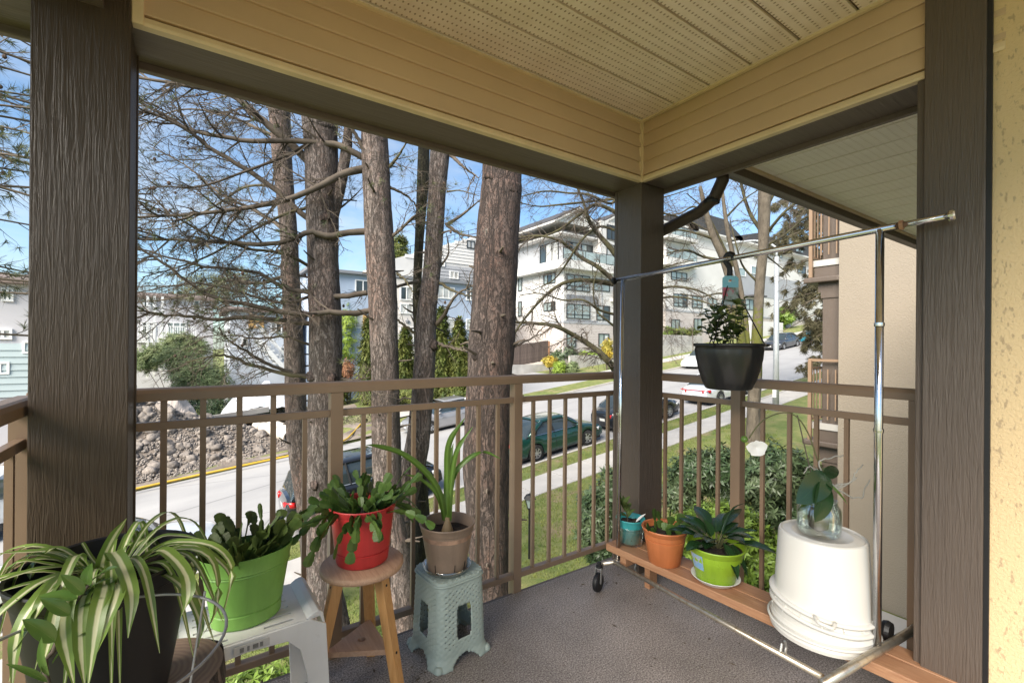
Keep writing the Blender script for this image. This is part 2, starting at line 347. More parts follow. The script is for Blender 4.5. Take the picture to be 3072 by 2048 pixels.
# railings
def railing(label, loc):
    return thing('railing', label, 'railing', loc)
def top_prof(w_=.05, h=.042): return [(-w_/2, 0), (w_/2, 0), (w_/2, h*.62), (w_/2-.006, h*.9), (w_/2-.014, h), (-w_/2+.014, h), (-w_/2+.006, h*.9), (-w_/2, h*.62)]
balm = MB().bx(-.008, .008, -.008, .008, .088, .938).mesh('baluster', M['rail'])
ballong = MB().bx(-.009, .009, -.008, .008, .088, 1.032).mesh('baluster', M['rail'])
pstm = MB().bx(-.023, .023, -.0235, .0235, -.22, 1.032).mesh('post', M['rail'])
YR = 1.888; XR = 2.162
fr_ = railing('long taupe metal railing along the street side of the balcony', (.9, YR, 0))
def rails_x(t_, x0, x1, y):
    MB().prism([(y+a, 1.033+b) for a, b in top_prof()], 'x', x0, x1).build('top_rail', M['rail'], t_, world=True, bevel=.0015)
    MB().bx(x0, x1, y-.012, y+.012, .938, .965).build('middle_rail', M['rail'], t_, world=True, bevel=.002)
    MB().bx(x0, x1, y-.017, y+.017, .064, .090).build('bottom_rail', M['rail'], t_, world=True, bevel=.002)
rails_x(fr_, -.405, XR+.024, YR)
for x in (.451, 1.317): piece('post', pstm, (x, YR-.001, 0), fr_)
for i in range(5): piece('baluster', ballong if i < 4 else balm, (-.09+.107*i, YR, 0), fr_)
for x in (-.197, -.304): piece('baluster', ballong, (x, YR, 0), fr_)
for i in range(7): piece('baluster', balm, (.451+.1083*(i+1), YR, 0), fr_)
for i in range(6): piece('baluster', balm, (1.317+.1083*(i+1), YR, 0), fr_)
rr_ = railing('taupe metal railing on the right side, behind the potted plants', (XR, 1.2, 0))
MB().prism([(XR+a, 1.033+b) for a, b in top_prof()], 'y', .5, YR-.026).build('top_rail', M['rail'], rr_, world=True, bevel=.0015)
MB().bx(XR-.012, XR+.012, .5, YR-.014, .938, .965).build('middle_rail', M['rail'], rr_, world=True, bevel=.002)
MB().bx(XR-.017, XR+.017, .5, YR-.019, .064, .090).build('bottom_rail', M['rail'], rr_, world=True, bevel=.002)
for y in (1.221, .545): piece('post', pstm, (XR, y, 0), rr_)
for y in (1.742, 1.638, 1.534, 1.428, 1.322, 1.102, .985, .878, .768, .662): piece('baluster', balm, (XR, y, 0), rr_)
lr_ = railing('taupe metal railing closing the left end, behind the spider plant', (-.39, 1.2, 0))
XL = -.386
MB().prism([(XL+a, 1.033+b) for a, b in top_prof(.06)], 'y', -.28, 1.79).build('top_rail', M['rail'], lr_, world=True, bevel=.0015)
MB().bx(XL-.012, XL+.012, -.28, 1.735, .938, .965).build('middle_rail', M['rail'], lr_, world=True, bevel=.002)
MB().bx(XL-.017, XL+.017, -.28, 1.735, .064, .090).build('bottom_rail', M['rail'], lr_, world=True, bevel=.002)
piece('post', pstm, (XL, 1.762, 0), lr_)
for i in range(16): piece('baluster', balm, (XL, 1.655-.107*i, 0), lr_)
# ================================================================== EAVE TO THE RIGHT, NEXT WING
YE = 1.28; ZS = 2.15
ev = thing('roof_eave', 'pale perforated soffit with brown fascia reaching to the next wing', 'eave', (4, YE, ZS))
epm = MB().bx(0, .188, 0, 1.58, 0, .012).bx(.188, .2, 0, 1.58, .006, .012).mesh('soffit_panel', M['soffit2'])
for i in range(31): piece('soffit_panel', epm, (2.175+.2*i, -.30, ZS), ev)
MB().bx(2.175, 8.29, YE+.0005, YE+.03, ZS-.055, ZS+.12).build('fascia', M['post_r'], ev, world=True, bevel=.003)
MB().prism([(YE+.031, ZS-.03), (YE+.10, ZS-.03), (YE+.13, ZS+.08), (YE+.13, ZS+.10), (YE+.031, ZS+.10)], 'x', 2.18, 8.29).build('gutter', M['post'], ev, world=True)
MB().bx(2.172, 8.29, YE-.020, YE-.0005, ZS-.014, ZS-.0005).build('soffit_channel', M['trim'], ev, world=True)
MB().bx(2.175, 8.29, -.3, YE+.12, ZS+.125, ZS+.3).build('roof_deck', M['dark'], ev, world=True)
ds = thing('downspout', 'dark brown downspout running from the gutter behind the corner post', 'downspout', (2.2, 1.9, -3))
def flat_pipe(pts, w_, h):
    b = MB(); b.tube(pts, w_/2, 8); return b
q = [V((2.215, 1.345, 2.14)), V((2.222, 1.345, 2.08)), V((2.222, 1.39, 2.0)), V((2.215, 1.47, 1.945)), V((2.19, 1.86, 1.845)), V((2.165, 1.965, 1.80)), V((2.16, 1.985, 1.72))]
flat_pipe(q, .064, .06).build('elbow_pipe', M['post'], ds, world=True, smooth=True)
flat_pipe([V((2.16, 1.985, 1.72)), V((2.16, 1.985, 1.30)), V((2.20, 1.97, 1.10)), V((2.235, 1.95, 1.02)), V((2.235, 1.95, -3.9))], .07, .06).build('drop_pipe', M['post'], ds, world=True, smooth=True)
for q_ in (V((2.222, 1.405, 1.985)), V((2.192, 1.84, 1.852))):
    MB().lathe([(.040, -.012), (.042, 0), (.040, .012)], 10, q_).build('joint_ring', M['dark'], ds, world=True)
XW = 8.3
nw = thing('apartment_wing', 'beige stucco wing of the same house with brown trimmed balconies', 'building', (11, 1.5, -3))
MB().bx(XW, XW+6, -5.9, 3.07, -2.62, 6).build('stucco_wall', M['stucco'], nw, world=True)
MB().bx(XW-.015, XW+6, -5.9, 3.085, -2.75, -2.621).build('base_flashing', M['white'], nw, world=True)
MB().bx(XW+.05, XW+6, -5.9, 3.0, -5, -2.751).build('foundation', M['conc_d'], nw, world=True)
MB().bx(XW-.003, XW+.01, -5, 3.072, -1.36, -1.345).build('stucco_joint', M['stucco'], nw, world=True)
def wing_balcony(zf, full=True):
    MB().bx(XW+.1, XW+4, 3.09, 3.52, zf-.12, zf-.02).build('deck_slab', M['conc_d'], nw, world=True)
    MB().bx(XW+.12, XW+4, 3.075, 3.47, zf-.30, zf-.121).build('deck_beam', M['post_r'], nw, world=True)
    MB().bx(XW+.02, XW+4, 3.075, 3.60, zf-.39, zf-.301).build('beam_ledge', M['post_r'], nw, world=True, bevel=.02)
    MB().bx(XW+.14, XW+4, 3.075, 3.42, zf-.54, zf-.391).build('lintel', M['post_r'], nw, world=True)
    t2 = MB().bx(XW+.05, XW+4, 3.47, 3.52, zf+.98, zf+1.03).build('railing_top', M['rail'], nw, world=True)
    MB().bx(XW+.05, XW+4, 3.48, 3.51, zf+.86, zf+.89).build('railing_middle', M['rail'], nw, world=True)
    MB().bx(XW+.05, XW+4, 3.48, 3.51, zf+.02, zf+.05).build('railing_bottom', M['rail'], nw, world=True)
    MB().bx(XW+.03, XW+.08, 3.47, 3.52, zf-.3, zf+1.0).build('railing_post', M['rail'], nw, world=True)
    bm_ = MB().bx(-.009, .009, -.009, .009, .05, .86).mesh('baluster', M['rail'])
    for i in range(22): piece('baluster', bm_, (XW+.19+.11*i, 3.495, zf), nw)
    for y in (3.13, 3.24, 3.35): piece('baluster', bm_, (XW+.07, y, zf), nw)
    MB().bx(XW+.055, XW+.085, 3.09, 3.47, zf+.985, zf+1.025).build('side_rail', M['rail'], nw, world=True)
for zf in (2.68, .02, -2.5): wing_balcony(zf)
for z0, z1 in ((.0, 2.14), (-2.5, -.52), (2.66, 5.2)):
    MB().bx(XW+.16, XW+.42, 3.10, 3.36, z0, z1).build('column', M['post_r'], nw, world=True, bevel=.004)
    MB().bx(XW+.14, XW+.44, 3.09, 3.38, z1-.1, z1).build('column_cap', M['post_r'], nw, world=True)
# ================================================================== THINGS ON THE BALCONY
def cr(pts, n):                          # Catmull-Rom resample
    pts = [V(p) for p in pts]; P_ = [pts[0]*2-pts[1]]+pts+[pts[-1]*2-pts[-2]]; out_ = []
    m = len(pts)-1
    for i in range(n+1):
        u = i/n*m; k_ = min(int(u), m-1); t_ = u-k_; a, b, c, d = P_[k_:k_+4]
        out_.append(.5*((2*b)+(c-a)*t_+(2*a-5*b+4*c-d)*t_*t_+(3*b-a-3*c+d)*t_**3))
    return out_
def ribbon(mb, pts, width, up=(0,0,1), n=14, fold=.18, taper=(.55,1,1,.8,.05), side=None):
    P_ = cr(pts, n); rows = []
    for i, p in enumerate(P_):
        t_ = (P_[min(i+1,n)]-P_[max(i-1,0)]).normalized()
        s_ = V(side) if side is not None else t_.cross(V(up))
        s_ = (s_-t_*s_.dot(t_))
        if s_.length < .05: s_ = t_.cross(V((_f.x,_f.y,.3)))
        s_.normalize(); nn = s_.cross(t_).normalized()
        u = i/n*(len(taper)-1); k_ = min(int(u), len(taper)-2); w_ = width*(taper[k_]+(taper[k_+1]-taper[k_])*(u-k_))/2
        if nn.z < 0: nn = -nn
        rows.append([p-s_*w_+nn*w_*fold*2, p-s_*w_*.45+nn*w_*fold*.7, p, p+s_*w_*.45+nn*w_*fold*.7, p+s_*w_+nn*w_*fold*2])
    mb.strip(rows, (0,.27,.5,.73,1)); return mb
def leaf(mb, base, tip, width, nrm=(0,0,1), bend=.15, n=9, fold=.12, shape=None, stem=0):
    base, tip = V(base), V(tip); ax = tip-base; l = ax.length; ax.normalize(); s_ = ax.cross(V(nrm))
    if s_.length < .02: s_ = ax.orthogonal()
    s_.normalize(); nn = s_.cross(ax); rows = []
    for i in range(n+1):
        u = i/n; w_ = width/2*(math.sin(PI*u**.8)**.75 if shape is None else shape(u)); w_ = max(w_, width*.015)
        p = base+ax*l*u+nn*(bend*l*4*u*(1-u))*.5
        rows.append([p-s_*w_+nn*w_*fold*2, p-s_*w_*.5+nn*w_*fold*.8, p, p+s_*w_*.5+nn*w_*fold*.8, p+s_*w_+nn*w_*fold*2])
    mb.strip(rows, (0,.27,.5,.73,1)); return mb
# leaf materials that read the ribbon's own width coordinate
def striped(name, edge, mid, lo, hi, rough=.35, trans=.25, veins=0):
    t = NT(name); t.p(Roughness=rough)
    if t.tc is None: t.tc = t.n('TexCoord')
    sx = t.n('SeparateXYZ'); t.l(t.tc.outputs['UV'], sx.inputs[0])
    a = t.n('Math', operation='SUBTRACT'); a.inputs[1].default_value = .5; t.l(sx.outputs[0], a.inputs[0])
    b = t.n('Math', operation='ABSOLUTE'); t.l(a.outputs[0], b.inputs[0])
    ad = t.n('Math', operation='MULTIPLY_ADD'); ad.inputs[1].default_value = .10; t.l(t.noise(25, 3), ad.inputs[0]); t.l(b.outputs[0], ad.inputs[2])
    c = t.mix(t.ramp(ad.outputs[0], [(lo, 0.), (hi, 1.)]), mid, edge)
    oi = t.n('ObjectInfo'); c = t.mix(1., c, t.ramp(oi.outputs['Random'], [(0, .75), (1, 1.15)]), 'MULTIPLY')
    t.col(c)
    tr = t.n('BsdfTranslucent'); t.l(c, tr.inputs[0]); ms = t.n('MixShader'); ms.inputs[0].default_value = trans
    o = t.t.nodes['Material Output']; t.l(t.b.outputs[0], ms.inputs[1]); t.l(tr.outputs[0], ms.inputs[2]); t.l(ms.outputs[0], o.inputs[0]); return t.m
M['spider'] = striped('spider plant leaf, green with cream stripe', (.19,.29,.06), (.74,.74,.46), .15, .23)
M['amaryllis'] = striped('strap leaf green', (.09,.17,.025), (.14,.25,.045), .08, .3)
M['lily'] = striped('dark glossy leaf', (.018,.05,.016), (.05,.10,.03), .03, .09, .25, .12)
M['orchid'] = striped('thick dark leaf', (.018,.048,.018), (.045,.09,.028), .02, .06, .22, .06)
M['orchid_l'] = striped('bright green thick leaf', (.12,.22,.04), (.20,.30,.07), .02, .06, .28, .25)
M['young'] = striped('young glossy leaf', (.13,.24,.055), (.26,.37,.12), .02, .07, .22, .25)
M['cactus'] = leafmat('flat jointed cactus green', (.06,.125,.025), (.12,.20,.045), .4, .2, 20)
M['cactus_d'] = leafmat('dark jointed cactus green', (.07,.12,.026), (.135,.19,.05), .42, .2, 20)
M['tint_leaf'] = leafmat('small plant leaf green', (.075,.12,.03), (.15,.20,.06), .45, .25, 20)
M['stem'] = mat('green brown stem', (.10,.10,.04), .7, .3, 20)
M['terra'] = mat('terracotta plastic', (.52,.165,.055), .5, .1, 8, streak=.2)
M['red'] = mat('red plastic', (.52,.035,.035), .42, .08, 8, streak=.2)
M['teal'] = mat('turquoise plastic', (.045,.36,.38), .4, .06, 8, streak=.2)
M['lime'] = mat('lime green plastic', (.26,.42,.025), .33, .06, 8, streak=.2)
M['green'] = mat('leaf green plastic', (.20,.42,.085), .45, .05, 8, streak=.2)
M['taupe'] = mat('taupe plastic with lime marks', (.255,.185,.135), .55, .1, 8, streak=.2)
M['clear'] = glassmat('clear glass jar', alpha=.24)
M['clearp'] = glassmat('clear plastic saucer', (.93,.94,.93), .45, .15)
M['sage'] = mat('grey green plastic', (.33,.40,.37), .5, .06, 12, .0006, 150)

def pot_prof(rb, rt, h, rim=.006, rimh=.03, groove=None, foot=.004):
    p = [(.001, .002), (rb-foot, 0), (rb, foot)]
    if groove:
        r1 = rb+(rt-rb)*groove/h; p += [(r1+.001, groove-.003), (r1-.003, groove), (r1+.001, groove+.003)]
    r2 = rb+(rt-rb)*(1-rimh/h)
    p += [(r2, h-rimh-.003), (r2+rim*.7, h-rimh), (rt+rim*.8, h-.007), (rt+rim*1.3, h-.004), (rt+rim, h), (rt-.002, h-.002), (rt-.005, h-rimh), (rt-.012, h-rimh-.03)]
    return p
def potted(t_, m, rb, rt, h, soil=.03, sx=1, sy=1, n=40, **k):
    MB().lathe(pot_prof(rb, rt, h, **k), n, (0,0,0), sx, sy).build('pot', m, t_, auto=35)
    rs = rb+(rt-rb)*(1-soil/h)-.004; b = MB(); rings = []
    for q in (1, .7, .4, .08): rings.append((rs*q, h-soil+.006*(1-q)+random.uniform(-.002,.002)))
    b.lathe(rings, 26, (0,0,0), sx, sy, cap1=True)
    b.v = [(x, y, z+random.uniform(-.004,.004)) for x, y, z in b.v]
    b.build('soil', M['soil'], t_)
SEG = [(0,.22),(.14,.55),(.27,.78),(.31,.70),(.48,.92),(.60,1.),(.64,.90),(.80,.98),(.93,.74),(.95,.55),(1.,.40)]
def cactus_stem(mb, p, d, n, l, w_, droop, side=None):
    p = V(p); d = V(d).normalized(); az = random.uniform(0, 2*PI)
    for i in range(n):
        ll = l*random.uniform(.8,1.15); ww = w_*random.uniform(.85,1.1)
        s_ = d.cross(V((math.cos(az), math.sin(az), .2))).normalized() if side is None else (V(side)-d*V(side).dot(d)).normalized()
        nn = s_.cross(d).normalized(); o = len(mb.v); th = .0022
        for u, wf in SEG:
            c = p+d*ll*u; mb.v += [tuple(c-s_*ww/2*wf), tuple(c+nn*th), tuple(c+s_*ww/2*wf), tuple(c-nn*th)]
        for k_ in range(len(SEG)-1):
            a = o+k_*4; b = a+4
            for j in range(4): mb.f.append((a+j, a+(j+1)%4, b+(j+1)%4, b+j))
        e = o+(len(SEG)-1)*4; mb.f.append((e, e+1, e+2, e+3))
        p = p+d*ll*.95; d = (d+V((random.uniform(-.3,.3), random.uniform(-.3,.3), -droop*random.uniform(.5,1.3)))).normalized(); az += random.uniform(-.5,.5)
    return p
# ---- spider plant on a log
st_ = thing('log_stump', 'upright cut log under the black pot of the spider plant', 'log', (-.085, 1.35, 0))
b = MB()
for i in range(9):
    for k in range(40):
        a = 2*PI*k/40; q = noise.noise(V((math.cos(a)*1.5, math.sin(a)*1.5, i*.25)))*.016; r_ = .148+q-(.006 if i in (0, 8) else 0)
        b.v.append((r_*math.cos(a), r_*math.sin(a), .448*i/8))
for i in range(8):
    for k in range(40): b.f.append((i*40+k, i*40+(k+1)%40, (i+1)*40+(k+1)%40, (i+1)*40+k))
b.build('bark', M['bark'], st_, smooth=True)
t = NT('cut log end grain'); t.p(Roughness=.8); wv = t.n('TexWave', wave_type='RINGS', rings_direction='Z'); wv.inputs['Scale'].default_value = 26; wv.inputs['Distortion'].default_value = 3; wv.inputs['Detail'].default_value = 3; t.l(t.co(), wv.inputs['Vector'])
t.col(t.mix(wv.outputs['Fac'], (.24,.16,.12), (.30,.21,.155))); M['endgrain'] = t.m
MB().lathe([(.143, .4482), (.12, .451), (.05, .4525), (.001, .452)], 40).build('cut_top', M['endgrain'], st_)
sp_ = thing('spider_plant', 'cream striped spider plant spilling from a tall black pot', 'plant', (-.150, 1.268, .4535))
potted(sp_, M['dark'], .098, .150, .315, soil=.05, rim=.005, rimh=.035)
base = V((0, 0, .27))
def zc(x, y, D): return pt(x*.44638, 1348+y*.44638, D=D)-V(sp_.location)
SPK = [([(690,760,.96),(760,600,.95),(850,462,.93)], .019), ([(870,800,.95),(1100,640,.93),(1350,630,.92),(1500,700,.92),(1560,850,.92),(1490,1150,.92)], .017),
 ([(900,780,.95),(1050,680,.92),(1150,720,.9),(1250,850,.88),(1262,1000,.87),(1210,1140,.86)], .021), ([(960,800,.95),(1200,900,.9),(1340,1150,.88),(1330,1335,.87)], .013),
 ([(770,760,.95),(760,690,.9),(830,800,.85),(885,1000,.82),(860,1265,.8)], .021), ([(880,770,.97),(1060,600,1.),(1200,580,1.02),(1350,600,1.03)], .014),
 ([(860,790,.96),(1200,670,.96),(1400,720,.95),(1460,900,.95),(1450,1100,.95),(1360,1250,.95)], .015), ([(850,800,.97),(1250,640,1.),(1480,760,1.),(1550,900,1.),(1480,1150,1.)], .013),
 ([(600,780,.95),(400,690,.92),(200,690,.9),(-40,700,.88)], .016), ([(560,780,.95),(330,690,.95),(230,780,.94),(200,870,.93)], .022),
 ([(560,800,.93),(300,800,.88),(100,850,.85),(-40,900,.83)], .015), ([(560,830,.93),(250,890,.87),(-40,965,.83)], .014),
 ([(560,820,.92),(300,880,.85),(60,1050,.8),(-60,1180,.78)], .018), ([(580,820,.92),(380,880,.84),(200,1080,.79),(110,1280,.77),(80,1600,.75)], .019),
 ([(720,850,.9),(700,950,.82),(650,1150,.78),(590,1600,.75)], .022), ([(740,860,.9),(790,950,.82),(700,1200,.78),(600,1500,.76)], .020),
 ([(620,850,.9),(480,950,.82),(420,1200,.78),(500,1600,.75)], .024), ([(640,820,.92),(540,720,.9),(480,760,.85),(330,1150,.8),(230,1500,.78)], .015),
 ([(600,820,.92),(440,840,.86),(300,1000,.8),(200,1200,.78),(40,1420,.76)], .017), ([(700,830,.9),(560,1000,.82),(540,1300,.78),(570,1600,.76)], .018),
 ([(580,800,.94),(450,690,.93),(360,665,.92),(300,700,.9)], .014), ([(640,760,.97),(560,640,.97),(556,625,.97)], .008),
 ([(900,760,.98),(1130,700,1.),(1290,760,1.),(1290,960,1.)], .014), ([(820,740,.98),(860,650,.99),(880,640,.99)], .016),
 ([(660,850,.9),(420,1000,.8),(330,1300,.76),(260,1560,.75)], .014), ([(540,850,.92),(330,930,.84),(180,1130,.8),(60,1560,.77)], .013)]
for ks, w_ in SPK:
    P_ = [zc(*k_) for k_ in ks]; P_.insert(0, base+V((random.uniform(-.03,.03), random.uniform(-.03,.03), 0)))
    ribbon(MB(), P_, w_*1.25, n=18, fold=.16, taper=(.7,.9,1,1,.85,.05)).build('leaf', M['spider'], sp_, smooth=True)
for i in range(26):
    a = random.uniform(0, 2*PI); rch = random.uniform(.14,.24); h = random.uniform(.03,.08); e = random.uniform(-.2,-.02)
    d = V((math.cos(a), math.sin(a), 0)); q = base+d*.02
    ribbon(MB(), [q, q+d*rch*.35+V((0,0,h)), q+d*rch*.7+V((0,0,h*.9)), q+d*rch+V((0,0,e))], random.uniform(.011,.018), n=16, fold=.16, taper=(.7,.9,1,1,.85,.05)).build('leaf', M['spider'], sp_, smooth=True)
# ---- young plant in a wire cage
yp = thing('young_plant', 'young leafy plant growing through a wire ring at the lower left', 'plant', (-.13, .93, 0))
potted(yp, M['taupe'], .12, .15, .44, soil=.04)
def zy(x, y, D): return pt(x*.44638, 1348+y*.44638, D=D)-V(yp.location)
stem = [V((.02,.0,.40)), zy(320,1568,.76), zy(360,1350,.78), zy(450,1150,.80), zy(520,1010,.81), zy(600,905,.82)]
MB().tube(cr(stem, 18), [.0045-.0022*i/18 for i in range(19)], 7).build('stem', M['twig'], yp, smooth=True)
for bx_, by_, tx, ty, w_, nz, D in ((560,970,410,840,.032,(0,-.6,.8),.80),(590,910,620,760,.032,(-.3,-.8,.3),.82),(600,905,790,790,.036,(.2,-.5,.85),.83),(520,1000,260,985,.030,(0,-.5,.9),.79),(470,1110,270,1000,.032,(0,-.6,.8),.78),
    (370,1290,150,1140,.040,(0,-.5,.9),.76),(530,1000,760,860,.020,(0,-.3,1),.84),(350,1440,620,1200,.016,(0,-.2,1),.80),(330,1520,280,1260,.022,(-.5,-.8,.2),.76),(450,1150,690,990,.014,(0,-.2,1),.82),(320,1560,40,1440,.016,(0,-.4,1),.74)):
    leaf(MB(), zy(bx_, by_, D), zy(tx, ty, D-.02), w_*.68, nz, .12, 12).build('leaf', M['young'], yp, smooth=True)
cg = thing('plant_cage', 'round wire plant support ring in front of the black pot', 'plant support', (-.14, .95, 0))
M['wire'] = mat('galvanised wire', (.30,.30,.31), .45, .15, 30, metal=.6)
for rr, zz in ((.185, .735), (.15, .50)):
    MB().tube([(rr*math.cos(2*PI*i/48), rr*math.sin(2*PI*i/48), zz) for i in range(49)], .0026, 6, False).build('ring', M['wire'], cg, smooth=True)
for a in (.62, 2.6, 4.9):
    MB().tube([(.19*math.cos(a), .19*math.sin(a), .745), (.145*math.cos(a), .145*math.sin(a), .48), (.1*math.cos(a), .1*math.sin(a), .1)], .0022, 6).build('upright_wire', M['wire'], cg)
# ---- white plastic step stool with green oval pot
ws = thing('step_stool', 'white plastic slotted step stool under the green pot', 'stool', (.118, 1.632, 0), R(2))
hx, hy, zt_ = .188, .128, .383
b = MB(); ys_ = [-.105+.042*i for i in range(6)]
edges = [-hy]+sum([[y-.005, y+.005] for y in ys_], [])+[hy]
for i in range(0, len(edges), 2): b.bx(-hx+.03, hx-.03, edges[i], edges[i+1], zt_-.006, zt_)
for y in ys_:
    for x0, x1 in ((-hx+.03, -.125), (-.045, .045), (.125, hx-.03)): b.bx(x0, x1, y-.005, y+.005, zt_-.006, zt_)
b.build('slotted_seat', M['white'], ws)
for s_ in (-1, 1):
    prof = [(s_*(hx-.03), zt_-.008), (s_*(hx-.03), zt_), (s_*(hx-.012), zt_+.012), (s_*(hx+.004), zt_+.016), (s_*(hx+.018), zt_+.006), (s_*(hx+.024), zt_-.03), (s_*(hx+.018), zt_-.03), (s_*(hx+.008), zt_-.004)]
    MB().prism(prof if s_ < 0 else prof[::-1], 'y', -hy, hy).build('rolled_end', M['white'], ws, bevel=.004)
def splay(b_, k_=.10, ky=.06):
    b_.v = [(x*(1+k_*(zt_-z)/zt_), y*(1+ky*3*(zt_-z)/zt_), z) for x, y, z in b_.v]; return b_
ar = [(-hx-.02, 0), (-hx+.035, 0), (-hx+.038, .22), (-hx+.052, .300), (-hx+.085, .337), (0, .345), (hx-.085, .337), (hx-.052, .300), (hx-.038, .22), (hx-.035, 0), (hx+.02, 0), (hx+.024, zt_-.03), (hx-.02, zt_-.004), (-hx+.02, zt_-.004), (-hx-.024, zt_-.03)]
for y in (-hy, hy-.004): splay(MB().prism(ar[::-1], 'y', y-(.004 if y < 0 else 0), y+(0 if y < 0 else .004)+.004)).build('side_panel', M['white'], ws, bevel=.002)
ae = [(-hy, 0), (-hy+.040, 0), (-hy+.044, .22), (-hy+.07, .315), (0, .335), (hy-.07, .315), (hy-.044, .22), (hy-.040, 0), (hy, 0), (hy, zt_-.03), (-hy, zt_-.03)]
for s_ in (-1, 1): splay(MB().prism(ae if s_ > 0 else ae[::-1], 'x', s_*(hx+.018), s_*(hx+.023))).build('end_panel', M['white'], ws, bevel=.002)
M['label'] = mat('grubby printed label', (.66,.655,.63), .6, .1, 60, col2=(.55,.54,.52))
M['bgrey_p'] = mat('faded print', (.22,.22,.21), .7, .3, 60)
MB().bx(-.035, .055, -hy-.0125, -hy-.0105, .350, .372).build('sticker', M['label'], ws)
for x_, w_ in ((-.02, .010), (-.002, .006), (.012, .014), (.03, .008)): MB().bx(x_, x_+w_, -hy-.0135, -hy-.0126, .354, .367).build('sticker_print', M['bgrey_p'], ws)
gp_ = thing('potted_cactus', 'jointed cactus in a leaf green oval pot on the white stool', 'plant', (.130, 1.622, .3845), R(8)); gp_.scale = (.93, .93, .97)
b = MB().lathe([(.001,.002),(.090,0),(.096,.006),(.098,.040),(.095,.043),(.0955,.046),(.100,.049),(.1175,.160),(.121,.163),(.119,.167),(.122,.171),(.1205,.175),(.126,.205),(.130,.218),(.1265,.219),(.120,.19),(.112,.16)], 48, (0,0,0), 1.06, .84)
b.build('pot', M['green'], gp_, auto=35)
MB().lathe([(.112,.178),(.06,.182),(.005,.184)], 30, (0,0,0), 1.04, .82, cap1=True).build('soil', M['soil'], gp_)
random.seed(3)
for i in range(44):
    a = random.uniform(0, 2*PI); r_ = random.uniform(0, .085)
    d = V((math.cos(a)*.75, math.sin(a)*.6, random.uniform(.45,1.3))); bb = MB()
    cactus_stem(bb, (r_*math.cos(a), r_*.8*math.sin(a), .178), d, random.choice((2,3,3)), .052, .044, .08); bb.build('stem', M['cactus_d'], gp_)
bb = MB(); cactus_stem(bb, (.03, .0, .19), (.25,-.05,.95), 3, .055, .017, .0); bb.build('stem', M['cactus_d'], gp_)
bb = MB(); cactus_stem(bb, (.07, -.02, .19), (.75,-.1,.7), 3, .055, .028, .0); bb.build('stem', M['cactus_d'], gp_)
# ---- wooden stool with red pot
wsx = thing('wooden_stool', 'three legged wooden stool under the red pot', 'stool', (.491, 1.657, 0))
MB().lathe([(.001,.424),(.132,.424),(.140,.428),(.1435,.436),(.1425,.444),(.136,.450),(.001,.451)], 56).build('round_seat', M['stooltop'], wsx, auto=50)
for a in (R(61), R(181), R(301)):
    c, s_ = math.cos(a), math.sin(a); b = MB(); top = V((.082*c, .082*s_, .424)); bot = V((.172*c, .172*s_, 0)); x_ = V((-s_, c, 0)); y_ = V((c, s_, 0)); vs_ = []
    for p, w_ in ((top, .019), (bot, .016)):
        for sx, sy in ((-1,-1),(1,-1),(1,1),(-1,1)): vs_.append(p+x_*sx*w_+y_*sy*w_)
    b.add(vs_, [(0,1,2,3),(7,6,5,4),(0,4,5,1),(1,5,6,2),(2,6,7,3),(3,7,4,0)]); lg = b.build('leg', M['stoolwood'], wsx, bevel=.002)
    for zz in (.385, .165):
        k_ = (.424-zz)/.424; p = top.lerp(bot, k_)+y_*(.0185-.002*k_); MB().lathe([(.0045,-.001),(.0045,.0012)], 8, (0,0,0), cap0=True, cap1=True).build('screw', M['dark'], lg)
        o_ = lg.children[-1]; o_.location = p; o_.rotation_euler = V((c, s_, .05)).to_track_quat('Z','Y').to_euler()
tri = [(.128*math.cos(R(a)), .128*math.sin(R(a))) for a in (61, 181, 301)]
n_ = 36; outer = []
for k in range(n_):
    a = 2*PI*k/n_; best = 9
    for i in range(3):
        (x1, y1), (x2, y2) = tri[i], tri[(i+1) % 3]; dx, dy = x2-x1, y2-y1; den = math.cos(a)*dy-math.sin(a)*dx
        if abs(den) > 1e-9:
            t_ = (x1*dy-y1*dx)/den
            if t_ > 0: best = min(best, t_)
    outer.append((best*math.cos(a), best*math.sin(a)))
inner = [(.014*math.cos(2*PI*k/n_), .014*math.sin(2*PI*k/n_)) for k in range(n_)]
b = MB(); zs_ = (.150, .168)
for z in zs_: b.v += [(x, y, z) for x, y in outer]+[(x, y, z) for x, y in inner]
for k in range(n_):
    k2 = (k+1) % n_
    b.f += [(k, n_+k, n_+k2, k2), (2*n_+k, 2*n_+k2, 3*n_+k2, 3*n_+k), (k, k2, 2*n_+k2, 2*n_+k), (n_+k, 3*n_+k, 3*n_+k2, n_+k2)]
b.build('shelf', M['stooltop'], wsx)
rp1 = thing('potted_cactus', 'jointed cactus trailing over a red pot on the wooden stool', 'plant', (.493, 1.662, .4515))
potted(rp1, M['red'], .088, .112, .205, soil=.03, groove=.048, rim=.004, rimh=.022)
random.seed(11)
for i in range(58):
    a = random.uniform(0, 2*PI); r_ = random.uniform(.01, .095); hang = i % 3 == 0
    d = V((math.cos(a), math.sin(a), .35 if hang else random.uniform(.5,1.6))); bb = MB()
    cactus_stem(bb, (r_*math.cos(a), r_*math.sin(a), .178), d, random.choice((4,5)) if hang else random.choice((3,3,4)), .044, .029, .42 if hang else .10); bb.build('stem', M['cactus'], rp1)
for tx, ty, n_ in ((-.35,-.94,5),(.15,-1,4),(-.9,-.45,5),(-.15,-1,4),(-.55,-.85,3)):
    bb = MB(); cactus_stem(bb, (tx*.075, ty*.075, .185), (tx, ty, .25), n_, .046, .036, .55); bb.build('stem', M['cactus'], rp1)
bb = MB(); cactus_stem(bb, (-.09,-.02,.19), (-.8,-.35,.05), 5, .052, .018, .10, side=(0,.1,1)); bb.build('stem', M['cactus'], rp1)
